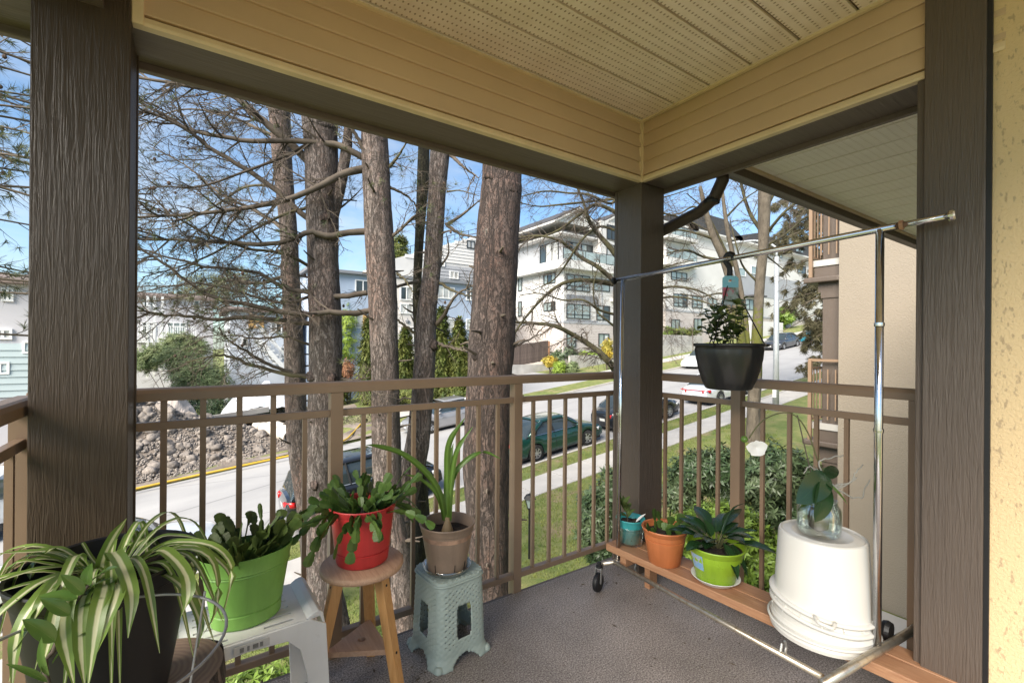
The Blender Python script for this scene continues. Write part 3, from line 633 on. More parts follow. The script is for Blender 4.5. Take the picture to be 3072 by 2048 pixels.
MB().lathe([(.009,-.012),(.011,0),(.006,.012),(.001,.014)], 8, (.075,.03,.225)).build('dry_flower', M['lime'], rp1)
# ---- woven plastic stool with amaryllis
rs_ = thing('woven_stool', 'grey green plastic stool with woven sides under the taupe pot', 'stool', (.848, 1.684, 0), R(5))
def rsq(a, h_, rr):                       # rounded square outline radius point
    c, s_ = math.cos(a), math.sin(a); p_ = 5.5; k_ = (abs(c)**p_+abs(s_)**p_)**(-1/p_); return V((c*k_*h_, s_*k_*h_, 0))
NU, NV = 168, 60; H_ = .312; b = MB(); gi = {}
def sp_pt(i, j):
    a = 2*PI*i/NU; v = j/NV; h_ = .119-.011*v+.014*max(0, .12-v)/.12
    p = rsq(a, h_, .03); wv_ = .0013*math.sin(2*PI*i/6+(PI if (j//2) % 2 else 0)); p = p*(1+wv_/p.length); return (p.x, p.y, H_*v)
for j in range(NV+1):
    for i in range(NU): gi[i, j] = len(b.v); b.v.append(sp_pt(i, j))
for j in range(NV):
    for i in range(NU):
        s_ = ((i+NU/8) % (NU/4))/(NU/4)-.5; v = (j+.5)/NV
        win = abs(s_) < .19 and .30 < v < .70 and not (abs(s_) > .15 and (v < .34 or v > .66))
        arch = v < .115*math.sqrt(max(0, 1-(s_/.27)**2))
        hole = (not (abs(s_) < .23 and .26 < v < .74)) and .2 < v < .9 and abs(s_) < .42 and (i % 3 == 1) and (j % 4 == (1 if (i//3) % 2 else 3))
        if win or arch or hole: continue
        b.f.append((gi[i,j], gi[(i+1) % NU,j], gi[(i+1) % NU,j+1], gi[i,j+1]))
o_ = b.build('woven_side', M['sage'], rs_, smooth=True); md = o_.modifiers.new('solid', 'SOLIDIFY'); md.thickness = .0035; md.offset = -1
b = MB(); rings = [(.1085, .3125), (.1065, .320), (.098, .3225), (.03, .3225)]
for h_, z in rings:
    for k in range(96):
        p = rsq(2*PI*k/96, h_, .03); b.v.append((p.x, p.y, z+(.0012*(1 if (k//2+int(h_*400)) % 2 else -1) if z > .321 else 0)))
for i in range(3):
    for k in range(96): b.f.append((i*96+k, i*96+(k+1) % 96, (i+1)*96+(k+1) % 96, (i+1)*96+k))
b.f.append(tuple(3*96+k for k in range(96)))
b.build('seat', M['sage'], rs_)
bump_m = MB().lathe([(.0065,0),(.006,.002),(.003,.0034),(.0008,.0038)], 8, cap1=True).mesh('weave_knob', M['sage'])
for k in range(40):
    p = rsq(2*PI*k/40, .104, .03); piece('weave_knob', bump_m, (p.x, p.y, .319), rs_, world=False)
b = MB().tube([(*rsq(2*PI*k/64, .1105, .03)[:2], .306) for k in range(65)], .0042, 6, False); b.build('rim_braid', M['sage'], rs_, smooth=True)
for sx, sy in ((1,1),(1,-1),(-1,1),(-1,-1)):
    MB().lathe([(.017,0),(.020,.004),(.018,.010),(.012,.020),(.006,.022)], 14, (sx*.109, sy*.109, 0.0005), cap1=True).build('foot', M['sage'], rs_, smooth=True)
sau = tag(MB().lathe([(.001,.002),(.075,.0),(.082,.004),(.094,.022),(.097,.022),(.085,.001),(.075,-.0015),(.001,-.0012)], 40).build('saucer', M['clearp'], smooth=True), 'clear plastic saucer under the taupe pot', 'saucer'); sau.location = (.832, 1.668, .3285)
am = thing('potted_amaryllis', 'strap leaved bulb plant in a taupe pot on the woven stool', 'plant', (.832, 1.668, .331))
potted(am, M['taupe'], .076, .105, .185, soil=.045, rim=.005, rimh=.03)
M['limescale'] = mat('pale water stain', (.30,.19,.13), .7, .4, 30)
MB().lathe([(.0972,.128),(.0985,.138),(.0992,.146)], 40).build('stain_band', M['limescale'], am, smooth=True)
for a in (R(-150), R(-95), R(-60)): MB().bar((.079*math.cos(a), .079*math.sin(a), .012), (.0835*math.cos(a), .0835*math.sin(a), .042), .0015, .003).build('drain_slot', M['dark'], am)
M['bulb'] = mat('papery bulb', (.38,.27,.15), .7, .3, 30, st=(1,1,.2))
MB().lathe([(.018,.138),(.024,.148),(.018,.165),(.011,.185),(.009,.2)], 14, (0,0,0), cap1=True).build('bulb', M['bulb'], am, smooth=True)
def za(x, y, D): return pt(x, y, D=D)-V(am.location)
D0 = 1.848
for ks, w_ in (([(1335,1560,D0),(1318,1479,D0-.02),(1274,1414,D0-.05),(1205,1361,D0-.08),(1130,1339,D0-.1),(1098,1335,D0-.11)], .026), ([(1334,1560,D0),(1318,1500,D0-.01),(1292,1461,D0-.03),(1250,1432,D0-.05),(1212,1424,D0-.06)], .017),
   ([(1340,1560,D0),(1341,1435,D0),(1347,1330,D0-.02),(1394,1254,D0-.03)], .026), ([(1346,1560,D0),(1355,1435,D0),(1372,1348,D0),(1418,1280,D0)], .021),
   ([(1348,1560,D0),(1359,1435,D0+.02),(1400,1379,D0+.03),(1453,1357,D0+.04),(1503,1376,D0+.05)], .020), ([(1342,1560,D0),(1346,1430,D0+.02),(1352,1370,D0+.03),(1360,1330,D0+.04)], .018)):
    ribbon(MB(), [za(*k_) for k_ in ks], w_, n=16, fold=.2, taper=(.9,1,1,.85,.1), side=(_r.x,_r.y,.15)).build('leaf', M['amaryllis'], am, smooth=True)
# ---- low plank bench
BT = .20
bn = thing('plank_bench', 'low bench of two weathered planks along the right railing', 'bench', (1.87, 1.1, 0), R(3.2))
def bw(x, y): d = V((x-1.87, y-1.1)); c, s_ = math.cos(-R(3.2)), math.sin(-R(3.2)); return d.x*c-d.y*s_, d.x*s_+d.y*c
for x0, x1, y0, y1 in ((-.078, .010, -.76, .60), (.014, .102, -.76, .545)): MB().bx(x0, x1, y0, y1, BT-.036, BT).build('plank', M['plank'], bn, bevel=.003)
for y in (.50, -.60): MB().bx(-.065, .095, y-.018, y+.018, BT-.085, BT-.0365).build('block_leg', M['plank'], bn, bevel=.002)
for y in (.43, -.60):
    for x in (.055, .085): MB().bx(x-.016, x+.016, y-.015, y+.015, 0.0005, BT-.0855).build('foot_block', M['plank'], bn)
def leafy(t_, n, z0, l, w_, spread, m, lean=.6, bend=.12, nm='leaf', base_r=.01):
    for i in range(n):
        a = 2*PI*i/n*2.4+random.uniform(-.3,.3); up = random.uniform(.25, 1.2)
        d = V((math.cos(a)*lean, math.sin(a)*lean, up)).normalized(); p = V((base_r*math.cos(a), base_r*math.sin(a), z0)); s_ = l*random.uniform(.6,1.1)
        q = p+d*s_*.5; MB().tube([p, p.lerp(q,.6)+V((0,0,.004)), q], .0018, 5).build('leaf_stalk', M['stem'], t_)
        d2 = (d+V((math.cos(a)*.5, math.sin(a)*.5, -.55))).normalized(); leaf(MB(), q, q+d2*s_*spread, w_*random.uniform(.75,1.1), (math.cos(a)*-.3, math.sin(a)*-.3, 1), bend).build(nm, m, t_, smooth=True)
random.seed(5)
# teal pot in a jar
jr = tag(MB().lathe([(.001,.001),(.050,.0),(.056,.006),(.058,.075),(.0575,.080),(.055,.079),(.0545,.008),(.048,.004),(.001,.004)], 36).build('glass_jar', M['clear'], smooth=True), 'short clear glass jar holding the turquoise pot', 'jar'); jr.location = (1.868, 1.628, BT+.001)
jr.scale = (1.17,)*3
tp = thing('potted_seedling', 'small leafy seedling in a turquoise pot', 'plant', (1.868, 1.628, BT+.0065)); tp.scale = (1.17,)*3
potted(tp, M['teal'], .044, .060, .108, soil=.022, groove=.062, rim=.003, rimh=.012)
MB().bx(-.034, -.032, -.035, -.033, .018, .036).build('drain_slot', M['dark'], tp)
MB().tube([(-.02,-.005,.083),(-.028,-.008,.11),(-.045,-.012,.145)], [.003,.0025,.0015], 6).build('stem', M['twig'], tp)
for i in range(26):
    a = random.uniform(0, 2*PI); z = random.uniform(.105,.185); p = V((-.028-(z-.1)*.35, -.01, z)); d = V((math.cos(a)*.8, math.sin(a)*.6, random.uniform(.2,1))).normalized()
    leaf(MB(), p, p+d*random.uniform(.034,.058), .018, (0,-.3,1), .1, 5).build('leaf', M['tint_leaf'], tp, smooth=True)
leaf(MB(), (.012,-.02,.09), (.055,-.04,.125), .012, (0,-.3,1), .1, 5).build('leaf', M['white'], tp, smooth=True)
# terracotta pot
op = thing('potted_cactus', 'sparse jointed cactus in a terracotta coloured pot', 'plant', (1.838, 1.392, BT+.001)); op.scale = (1.12,)*3
potted(op, M['terra'], .064, .089, .150, soil=.024, rim=.005, rimh=.02, groove=.105)
for (x, y, dx, dy, dz, n_) in ((-.03,.02,-.1,.1,1,2),(-.045,.01,-.9,.1,.5,2),(.01,.03,.2,.3,1,2),(.03,-.02,.4,-.3,.8,2),(.045,-.03,.7,-.3,.6,2),(.02,-.04,.1,-.6,.7,2),(.0,.0,.3,.2,1,1),(.05,.02,.6,.3,.7,2),(.015,-.015,-.2,-.3,1,2),(-.02,-.03,-.5,-.5,.8,1)):
    bb = MB(); cactus_stem(bb, (x, y, .126), (dx, dy, dz*1.2), n_, .046, .032, .02); bb.build('stem', M['cactus'], op)
# lime pot on white saucer
sw = tag(MB().lathe([(.001,.002),(.072,.0),(.080,.004),(.098,.022),(.101,.024),(.0985,.025),(.078,.008),(.001,.006)], 44).build('saucer', M['white'], smooth=True), 'white plastic saucer under the lime green pot', 'saucer'); sw.location = (1.880, 1.158, BT+.0015)
lp = thing('peace_lily', 'dark glossy leaved plant in a lime green pot', 'plant', (1.880, 1.158, BT+.0085)); lp.scale = (1.09,)*3
potted(lp, M['lime'], .072, .108, .142, soil=.022, rim=.004, rimh=.026, groove=.10)
M['sticker'] = mat('blue and white sticker', (.72,.75,.78), .5, .5, 40, col2=(.16,.35,.55))
b = MB(); rows = []
for z in (.055, .075, .095, .12):
    r_ = .072+(.036)*z/.142+.0022; rows.append([(r_*math.cos(a), r_*math.sin(a), z) for a in (R(150), R(160), R(172), R(184))])
b.strip(rows, (0,.3,.6,1)); b.build('sticker', M['sticker'], lp, smooth=True)
random.seed(8)
leafy(lp, 24, .12, .175, .058, .85, M['lily'], .62)
for (tx, ty, tz, w_) in ((-.115,.06,.215,.05),(.01,.06,.215,.05),(.12,-.05,.15,.045),(-.03,-.11,.05,.05),(.03,-.115,.045,.045)):
    p = V((tx*.35, ty*.35, .16)); MB().tube([(0,0,.12), p], .002, 5).build('leaf_stalk', M['stem'], lp); leaf(MB(), p, (tx, ty, tz), w_, (0,-.4,1), .15).build('leaf', M['lily'], lp, smooth=True)
ribbon(MB(), [(.03,0,.12),(.055,-.005,.2),(.10,-.015,.265),(.165,-.03,.282)], .012, n=10).build('leaf', M['lily'], lp, smooth=True)
# ---- upturned white buckets
BX, BY = 1.866, .738
bk = thing('bucket', 'upper of two upturned white buckets, carrying the glass jar', 'bucket', (BX, BY, BT+.035), 0)
bk.rotation_euler = (R(0), R(0), 0)
M['pail'] = mat('white bucket plastic', (.66,.645,.60), .28, .03, 5)
MB().lathe([(.152,.0),(.156,.004),(.1575,.014),(.154,.018),(.153,.030),(.1365,.310),(.1335,.318),(.128,.321),(.124,.3165),(.104,.3165),(.098,.319),(.09,.319),(.085,.316),(.001,.316)], 56).build('shell', M['pail'], bk, auto=40)
def tilt_ring(r_, z, w_, h, tiltd, n=56, m=8):
    b_ = MB(); q = Matrix.Rotation(R(tiltd), 3, 'X') @ Matrix.Rotation(R(tiltd*.4), 3, 'Y'); pr_ = [(r_-w_*.3, -h/2), (r_+w_, -h/2), (r_+w_*1.15, 0), (r_+w_, h/2), (r_-w_*.3, h/2)]
    b_.lathe(pr_, n); b_.v = [tuple(q @ V(p)+V((0,0,z))) for p in b_.v]; return b_
tilt_ring(.153, .082, .012, .010, 6).build('rim_flange', M['pail'], bk, smooth=True)
tilt_ring(.154, .050, .010, .012, 6).build('rim_ridge', M['pail'], bk, smooth=True)
rib_m = MB().prism([(.150,.052),(.165,.055),(.151,.08)], 'x', -.0015, .0015).mesh('rib', M['pail'])
for k in range(16): piece('rib', rib_m, (0,0,0), bk, rot=(0,0,2*PI*k/16), world=False)
for a in (R(205), R(335)):
    c, s_ = math.cos(a), math.sin(a); MB().tube(cr([(c*.16-s_*.028, s_*.16+c*.028, .085), (c*.20-s_*.02, s_*.20+c*.02, .085), (c*.205, s_*.205, .09), (c*.20+s_*.02, s_*.20-c*.02, .092), (c*.16+s_*.028, s_*.16-c*.028, .09)], 10), .006, 6).build('handle', M['pail'], bk, smooth=True)
bk2 = thing('bucket', 'lower of two upturned white buckets, mostly hidden inside the upper', 'bucket', (BX+.004, BY, BT+.001), 0)
MB().lathe([(.158,.0),(.164,.003),(.166,.016),(.162,.022),(.1605,.040),(.1625,.044),(.1605,.048),(.158,.06),(.154,.06),(.15,.004)], 56).build('shell', M['pail'], bk2, auto=40)
MB().lathe([(.166,.028),(.172,.030),(.173,.034),(.166,.036)], 56).build('rim_ridge', M['pail'], bk2, smooth=True)
# ---- orchid in a glass jar
JZ = BT+.035+.3195
jo = tag(MB().lathe([(.001,.002),(.058,.0),(.066,.006),(.068,.020),(.068,.090),(.060,.104),(.056,.112),(.058,.122),(.0555,.123),(.0535,.112),(.058,.102),(.0655,.088),(.0655,.02),(.06,.006),(.001,.005)], 40).build('glass_jar', M['clear'], smooth=True), 'clear glass jar on the upturned bucket, holding the orchid', 'jar'); jo.location = (BX-.016, BY+.004, JZ+.001)
oc = thing('orchid', 'orchid with thick leaves and one white flower above the bucket', 'plant', (BX-.016, BY+.004, JZ+.0025))
def zo(x, y, D=1.63): return pt(1700+x*.4677, 1348+y*.4677, D=D)-V(oc.location)
MB().lathe([(.01,.0065),(.03,.02),(.034,.06),(.02,.12)], 12).build('root_ball', M['twig'], oc, smooth=True)
for b0, t0, w_, nz, D, m in (((1665,165),(1475,345),.088,(-.35,-.75,.5),1.56,'orchid'),((1655,215),(1592,462),.086,(-.2,-.9,.25),1.54,'orchid'),((1650,205),(1800,352),.056,(.3,-.75,.6),1.56,'orchid_l'),((1670,180),(1725,110),.042,(0,-.5,.9),1.68,'orchid'),((1640,170),(1540,75),.036,(.2,-.6,.7),1.69,'orchid'),((1630,240),(1480,395),.040,(-.4,-.8,.3),1.68,'orchid_l'),((1650,190),(1620,110),.034,(.2,-.8,.5),1.69,'orchid')):
    leaf(MB(), zo(*b0, 1.60), zo(*t0, D), w_, nz, .10, 10, .07, lambda u: math.sin(PI*min(1,u*.97+.03)**.72)**.6).build('leaf', M[m], oc, smooth=True)
def zs2(x, y, D): return pt(x, y, D=D)-V(oc.location)
MB().tube(cr([zo(1660,170,1.65), zs2(2455,1385,1.65), zs2(2425,1300,1.66), zs2(2390,1250,1.67), zs2(2350,1237,1.68), zs2(2301,1253,1.69), zs2(2272,1278,1.70), zs2(2247,1314,1.70)], 30), .0024, 6).build('flower_stem', M['stem'], oc, smooth=True)
MB().tube([zo(1655,180,1.66), zs2(2434,1424,1.66), zs2(2392,1245,1.67)], .0022, 6).build('stake', M['twig'], oc)
fl = zs2(2266,1342,1.70)
for a in range(5):
    an = 2*PI*a/5+.4; d = _r*math.cos(an)+_u*math.sin(an)*.7
    leaf(MB(), fl-_f*.004, fl+d*.042-_f*.012, .044, -_f, .12, 6, .05).build('petal', M['white'], oc, smooth=True)
MB().lathe([(.001,-.012),(.011,-.006),(.013,.002),(.009,.011),(.001,.014)], 12, zs2(2233,1318,1.69)).build('bud', M['orchid_l'], oc, smooth=True)
M['root'] = mat('grey aerial root', (.27,.26,.23), .8, .2, 30)
for ks in ([(1660,200),(1740,240),(1830,200),(1850,150),(1900,100)], [(1680,220),(1790,290),(1890,310),(1910,250),(1945,195)], [(1700,230),(1800,215),(1860,180)], [(1640,150),(1620,80),(1700,50),(1770,38)], [(1640,160),(1560,110),(1520,160)], [(1720,240),(1780,225),(1835,205),(1860,185)]):
    P_ = [zo(x, y, 1.62) for x, y in ks]; P_ = [p+V((0,0,random.uniform(-.004,.004))) for p in cr(P_, 14)]; MB().tube(P_, [.0032-.0012*i/14 for i in range(15)], 6).build('aerial_root', M['root'], oc, smooth=True)
# ---- rolling garment rack
rk = thing('garment_rack', 'chrome rolling garment rack standing over the bench', 'rack', (1.8, 1.1, 0))
def rt_(name, pts, r_, m='chrome', n=14): return MB().tube(pts, r_, n).build(name, M[m], rk, world=True, smooth=True)
FA, FB = V((1.690, 1.650, .128)), V((1.935, 1.585, .128)); NA = pt(2467, 2052, Z=.232); NB = pt(2770, 1870, Z=.232)
uL = V((1.775, 1.627, .128)); uR = pt(2666, 1958, Z=.232)
dirx = (FB-FA).normalized()
rt_('end_crossbar', [FA, FB], .0115, 'rusty'); rt_('end_crossbar', [NA, NB], .0135, 'rusty')
LA = V((1.752, 1.634, .128)); LB = pt(2467, 2030, Z=.215); rt_('long_base_bar', [LA, LB], .0105, 'rusty')
TL = V((uL.x, uL.y, 1.568)); TR = V((uR.x, uR.y, 1.60))
TL = pt(1868, 838, X=1.775); TR = pt(2640, 688, X=uR.x); uR.y = TR.y; 
rt_('upright', [uL, TL], .0108); rt_('upright', [V((TR.x, TR.y, .232)), TR], .0122)
dv = (TR-TL).normalized(); EL = TL-dv*.05; ER = TR+dv*.17
rt_('hanging_rail', [EL, TR+dv*.055], .0112); rt_('rail_extension', [TR+dv*.05, ER], .0098)
for p, d in ((EL, -dv), (ER, dv)):
    o_ = MB().lathe([(.016,0),(.0185,.004),(.0185,.012),(.014,.016)], 16, cap0=True, cap1=True).build('end_cap', M['chrome' if d.y < 0 else 'dark'], rk, smooth=False); o_.location = p-V(rk.location)-d*.004; o_.rotation_euler = d.to_track_quat('Z','Y').to_euler()
MB().tube([TR+dv*.050, TR+dv*.060], .0155, 14).build('clamp_ring', M['plank'], rk, world=True)
for p in (uL+V((0,0,.75)), V((TR.x, TR.y, .95)), V((TR.x, TR.y, 1.30))): MB().lathe([(.0142,-.006),(.0146,0),(.0142,.006)], 14, p).build('tube_joint', M['chrome'], rk, world=True, smooth=True)
for f in (.32, .62):
    p = LA.lerp(LB, f); o_ = MB().lathe([(.0118,-.004),(.0122,0),(.0118,.004)], 12).build('tube_joint', M['rusty'], rk); o_.location = p-V(rk.location); o_.rotation_euler = (LB-LA).to_track_quat('Z','Y').to_euler()
M['steel'] = mat('dull grey steel', (.42,.42,.40), .4, .1, 20, metal=.7)
def caster(p, rz):
    cs = bpy.data.objects.new('caster', MB().lathe([(.012,.0),(.017,.004),(.017,.014),(.010,.018),(.009,.03)], 12, (0,0,.112), cap1=True).mesh('caster', M['dark'])); C.objects.link(cs); cs.parent = rk; cs.location = V(p)-V(rk.location); cs.rotation_euler = (0,0,rz)
    o_ = MB().lathe([(.006,-.012),(.040,-.0125),(.045,-.008),(.046,0),(.045,.008),(.040,.0125),(.006,.012)], 26, cap0=True, cap1=True).build('wheel', M['dark'], cs, auto=40); o_.rotation_euler = (R(90),0,0); o_.location = (.012,0,.0465)
    for s_ in (-1, 1): MB().prism([(-.012,.118),(.012,.118),(.022,.05),(.014,.038),(.006,.05)], 'y', s_*.0155-.0012, s_*.0155+.0012).build('fork', M['steel'], cs)
    MB().bx(-.014,.014,-.0167,.0167,.110,.116).build('fork_plate', M['steel'], cs)
caster((1.668, 1.652, 0), R(200)); caster((1.945, 1.582, 0), R(60)) if 0 else None
caster((NB.x-.03, NB.y-.005, BT+.0), R(40)) if 0 else None
o_ = MB().lathe([(.006,-.012),(.030,-.0125),(.034,0),(.030,.0125),(.006,.012)], 22, cap0=True, cap1=True).build('wheel', M['dark'], rk); o_.location = V((1.998, .585, BT+.0355))-V(rk.location); o_.rotation_euler = (R(90),0,0)
for p in (pt(1912, 1700, Z=.035), pt(2350, 1945, Z=.215)):
    for s_ in (-1, 1):
        MB().tube([p+V((.012*s_,0,-.018)), p+V((.018*s_,0,0)), p+V((.010*s_,0,.022))], .0045, 6).build('clip_jaw', M['steel'], rk, world=True)
    MB().tube([p+V((-.012,0,-.02)), p+V((.012,0,-.02))], .006, 6).build('clip_base', M['steel'], rk, world=True)
# ---- hanging basket
tb = ((2188-1868)/(2640-1868)); lo, hi = 0., 1.
for _ in range(40):
    md_ = (lo+hi)/2; p = TL.lerp(TR, md_); q = p-CAM; u = CXP+FPX*q.dot(_r)/q.dot(_f)
    if u < 2188: lo = md_
    else: hi = md_
HK = TL.lerp(TR, lo); DH = (HK-CAM).dot(_f); rc = pt(2187, 1030, D=DH); HB = rc.z-pt(2187, 1166, D=DH).z
hb = thing('hanging_basket', 'black hanging basket with a small leafy plant on the rack', 'hanging basket', (HK.x, HK.y, rc.z-HB))
b = MB(); RR = 98/FPX*DH; n_ = 96; prof = [(.62,0),(.66,.02),(.74,.18),(.84,.42),(.91,.66),(.945,.86),(.95,.93),(1.,.935),(1.015,.96),(1.01,1.),(.965,1.),(.93,.9),(.8,.5)]
for r_, z in prof:
    for k in range(n_):
        a = 2*PI*k/n_; amp = .034 if .03 < z < .87 and r_ > .7 else 0; rr = r_*(1+amp*abs(math.sin(9*a+z*4.2))); b.v.append((RR*rr*math.cos(a), RR*rr*math.sin(a), HB*z))
for i in range(len(prof)-1):
    for k in range(n_): b.f.append((i*n_+k, i*n_+(k+1) % n_, (i+1)*n_+(k+1) % n_, (i+1)*n_+k))
M['basket'] = mat('satin black basket plastic', (.018,.018,.019), .3, .2, 12)
b.f.append(tuple(range(n_-1,-1,-1))); b.build('basket', M['basket'], hb, smooth=True)
MB().lathe([(RR*.9, HB*.88), (RR*.5, HB*.9), (.004, HB*.91)], 24, cap1=True).build('soil', M['soil'], hb)
HT = HK.z-(rc.z-HB)
for a in (R(186), R(306), R(66)):
    p = V((RR*1.0*math.cos(a), RR*1.0*math.sin(a), HB)); MB().tube([p+V((0,0,-.01)), p.lerp(V((0,0,HT-.085)), .5), V((0,0,HT-.085))], .0026, 6).build('hanger_wire', M['dark'], hb)
    MB().bx(p.x-.014, p.x+.014, p.y-.010, p.y+.010, HB-.012, HB-.0015).build('wire_lug', M['dark'], hb)
MB().tube(cr([(0,0,HT-.09),(.003,.0,HT-.04),(0,.017,HT-.005),(0,.006,HT+.019),(0,-.012,HT+.014),(0,-.019,HT-.004)], 18), .0115, 8).build('wrapped_hook', M['dark'], hb, smooth=True)
th_ = math.atan2(-_f.x, _f.y)             # tag hangs facing the room
tg = bpy.data.objects.new('plant_tag', None); 
M['card_blue'] = mat('sky blue card', (.22,.50,.62), .45, .05); M['card_foot'] = mat('pale card print', (.55,.58,.58), .45, .25, 90)
t = NT('printed flower picture'); t.p(Roughness=.4); t.col(t.mix(t.ramp(t.noise(26, 3), [(.48,0.),(.56,1.)]), t.mix(t.ramp(t.noise(40, 3), [(.45,0.),(.6,1.)]), (.10,.15,.08), (.34,.36,.34)), t.mix(t.noise(33, 2), (.50,.05,.09), (.62,.16,.22)))); M['card_pic'] = t.m
cd = MB(); w2 = 24/FPX*DH; h2 = 78/FPX*DH; zc0 = HT-.085
TA = V((math.cos(th_), math.sin(th_), 0)); TB = V((-math.sin(th_), math.cos(th_), 0))*-1
def card(name, x0, x1, z0, z1, off, m, par, cut=0):
    b_ = MB(); P4 = [(x0,z0),(x1,z0),(x1,z1-cut),(x1-cut,z1),(x0+cut,z1),(x0,z1-cut)] if cut else [(x0,z0),(x1,z0),(x1,z1),(x0,z1)]
    for o in (off, off+.0007): b_.v += [tuple(TA*x+V((0,0,z))+TB*o) for x, z in P4]
    n = len(P4); b_.f = [tuple(range(n)), tuple(range(2*n-1,n-1,-1))]+[(i, n+i, n+(i+1) % n, (i+1) % n) for i in range(n)]
    return b_.build(name, m, par)
ct = card('plant_tag', -w2, w2, zc0-h2*1.0, zc0+.012, .011, M['card_blue'], hb, .010)
card('tag_picture', -w2+.0005, w2-.0005, zc0-h2*.88, zc0-h2*.33, .0122, M['card_pic'], ct); card('tag_foot', -w2+.0005, w2-.0005, zc0-h2*.995, zc0-h2*.885, .0122, M['card_foot'], ct)
card('tag_logo', -.010, .001, zc0-.014, zc0-.007, .0122, M['white'], ct); card('tag_logo', -.006, .004, zc0-.010, zc0-.004, .0124, M['terra'], ct); card('tag_line', .004, .019, zc0-.011, zc0-.009, .0122, M['card_foot'], ct)
random.seed(21)
for i in range(15):
    a = random.uniform(0, 2*PI); h = random.uniform(.08,.21); p = V((random.uniform(-.07,.05), random.uniform(-.06,.06), HB*.9)); e = p+V((math.cos(a)*random.uniform(.02,.09)-.02, math.sin(a)*random.uniform(.02,.08), h))
    P_ = cr([p, p.lerp(e,.5)+V((random.uniform(-.015,.015),0,0)), e], 8); MB().tube(P_, .0016, 5).build('stem', M['stem'], hb)
    for k in range(3, 9):
        for s_ in ((0, 1) if k > 5 else (0,)):
            an = random.uniform(0, 2*PI); d = V((math.cos(an), math.sin(an), random.uniform(-.5,.5))).normalized(); q = P_[k]; leaf(MB(), q, q+d*random.uniform(.032,.050), .036, (0,-.3,1), .15, 5).build('leaf', M['tint_leaf'], hb, smooth=True)
# crumbs of soil and dry bits on the deck
random.seed(6); db = MB()
for i in range(260):
    near = random.random() < .6
    x, y = (random.choice(((.49,1.66),(.84,1.67),(.2,1.6),(1.85,1.3),(1.86,.75)))[k] for k in (0, 1)) if near else (random.uniform(.2,1.9), random.uniform(.3,1.82))
    x += random.gauss(0,.14) if near else 0; y += random.gauss(0,.12) if near else 0
    if not (-.4 < x < 1.9 and .2 < y < 1.85): continue
    s_ = random.uniform(.0015,.006); a = random.uniform(0,6.3); z = .0012; o = len(db.v); l = s_*random.choice((1,1,3))
    db.v += [(x+math.cos(a)*l,y+math.sin(a)*l,z),(x-math.sin(a)*s_,y+math.cos(a)*s_,z),(x-math.cos(a)*l,y-math.sin(a)*l,z),(x+math.sin(a)*s_,y-math.cos(a)*s_,z),(x,y,z+s_*.6)]; db.f += [(o,o+1,o+4),(o+1,o+2,o+4),(o+2,o+3,o+4),(o+3,o,o+4)]
stuff(tag(db.build('deck_litter', M['twig'] if 'twig' in M else M['soil']), 'crumbs of soil and dry bits scattered on the grey deck', 'litter'))
# ================================================================== GROUND AND STREET
YC0, YC1 = 13.5, 23.3
def grid(xs, ys, hf):
    b_ = MB(); n = len(xs)
    for y in ys:
        for x in xs: b_.v.append((x, y, hf(x, y)))
    for j in range(len(ys)-1):
        for i in range(n-1): b_.f.append((j*n+i, j*n+i+1, (j+1)*n+i+1, (j+1)*n+i))
    return b_
def frange(a, b_, n): return [a+(b_-a)*i/n for i in range(n+1)]
def gh(x, y):
    h = zt(x, y)+(.12 if (y <= YC0-.17 or y >= YC1+.17) else -.06)
    if -45 < x < 12 and y > 23.5: h += .25*noise.noise(V((x*.5, y*.5, 0)))*sm(23.5, 26, y)
    return h
t = NT('lawn and bare earth'); t.p(Roughness=.95)
g1 = t.mix(t.ramp(t.noise(1.3, 8, .7), [(.36, 0.), (.66, 1.)]), (.11,.16,.032), (.25,.25,.085))
g1 = t.mix(t.ramp(t.noise(.7, 7, .7), [(.54, 0.), (.66, .85)]), g1, (.29,.215,.13)); t.col(g1); t.bump(t.noise(45, 4), .05); M['lawn'] = t.m
xs = [-400,-200,-120]+frange(-80, 120, 150)+[160,240,400]
ys = [-40,-20,-8,-4]+frange(-2, 13.2, 26)+[YC0-.17, YC0-.16, 16, 19, 21, YC1+.16, YC1+.17]+frange(23.8, 45, 34)+[50,60,80,120,200,400]
struct(grid(xs, ys, gh).build('ground', M['lawn'], smooth=True))
RX = [-200,-120]+frange(-80, 120, 100)+[200]
t = NT('pale worn asphalt'); t.p(Roughness=.88)
a1 = t.mix(t.ramp(t.noise(.5, 9, .65, st=(.35,1,1)), [(.3, 0.), (.75, 1.)]), (.27,.268,.268), (.36,.355,.35))
vo = t.n('TexVoronoi', feature='DISTANCE_TO_EDGE'); vo.inputs['Scale'].default_value = .22; t.l(t.co((.6,1,1)), vo.inputs['Vector'])
a1 = t.mix(t.ramp(vo.outputs['Distance'], [(0, 1.), (.006, 0.)]), a1, (.17,.17,.17))
a1 = t.mix(t.ramp(t.noise(3.5, 6, .7), [(.66, 0.), (.8, .6)]), a1, (.20,.195,.19)); t.col(a1); t.bump(t.noise(110, 3), .004); M['road'] = t.m
struct(grid(RX, [YC0-.05, 15.8, 18.4, 21, YC1+.05], lambda x, y: zt(x, y)+.06*math.sin(PI*(y-YC0)/(YC1-YC0))).build('road', M['road'], smooth=True))
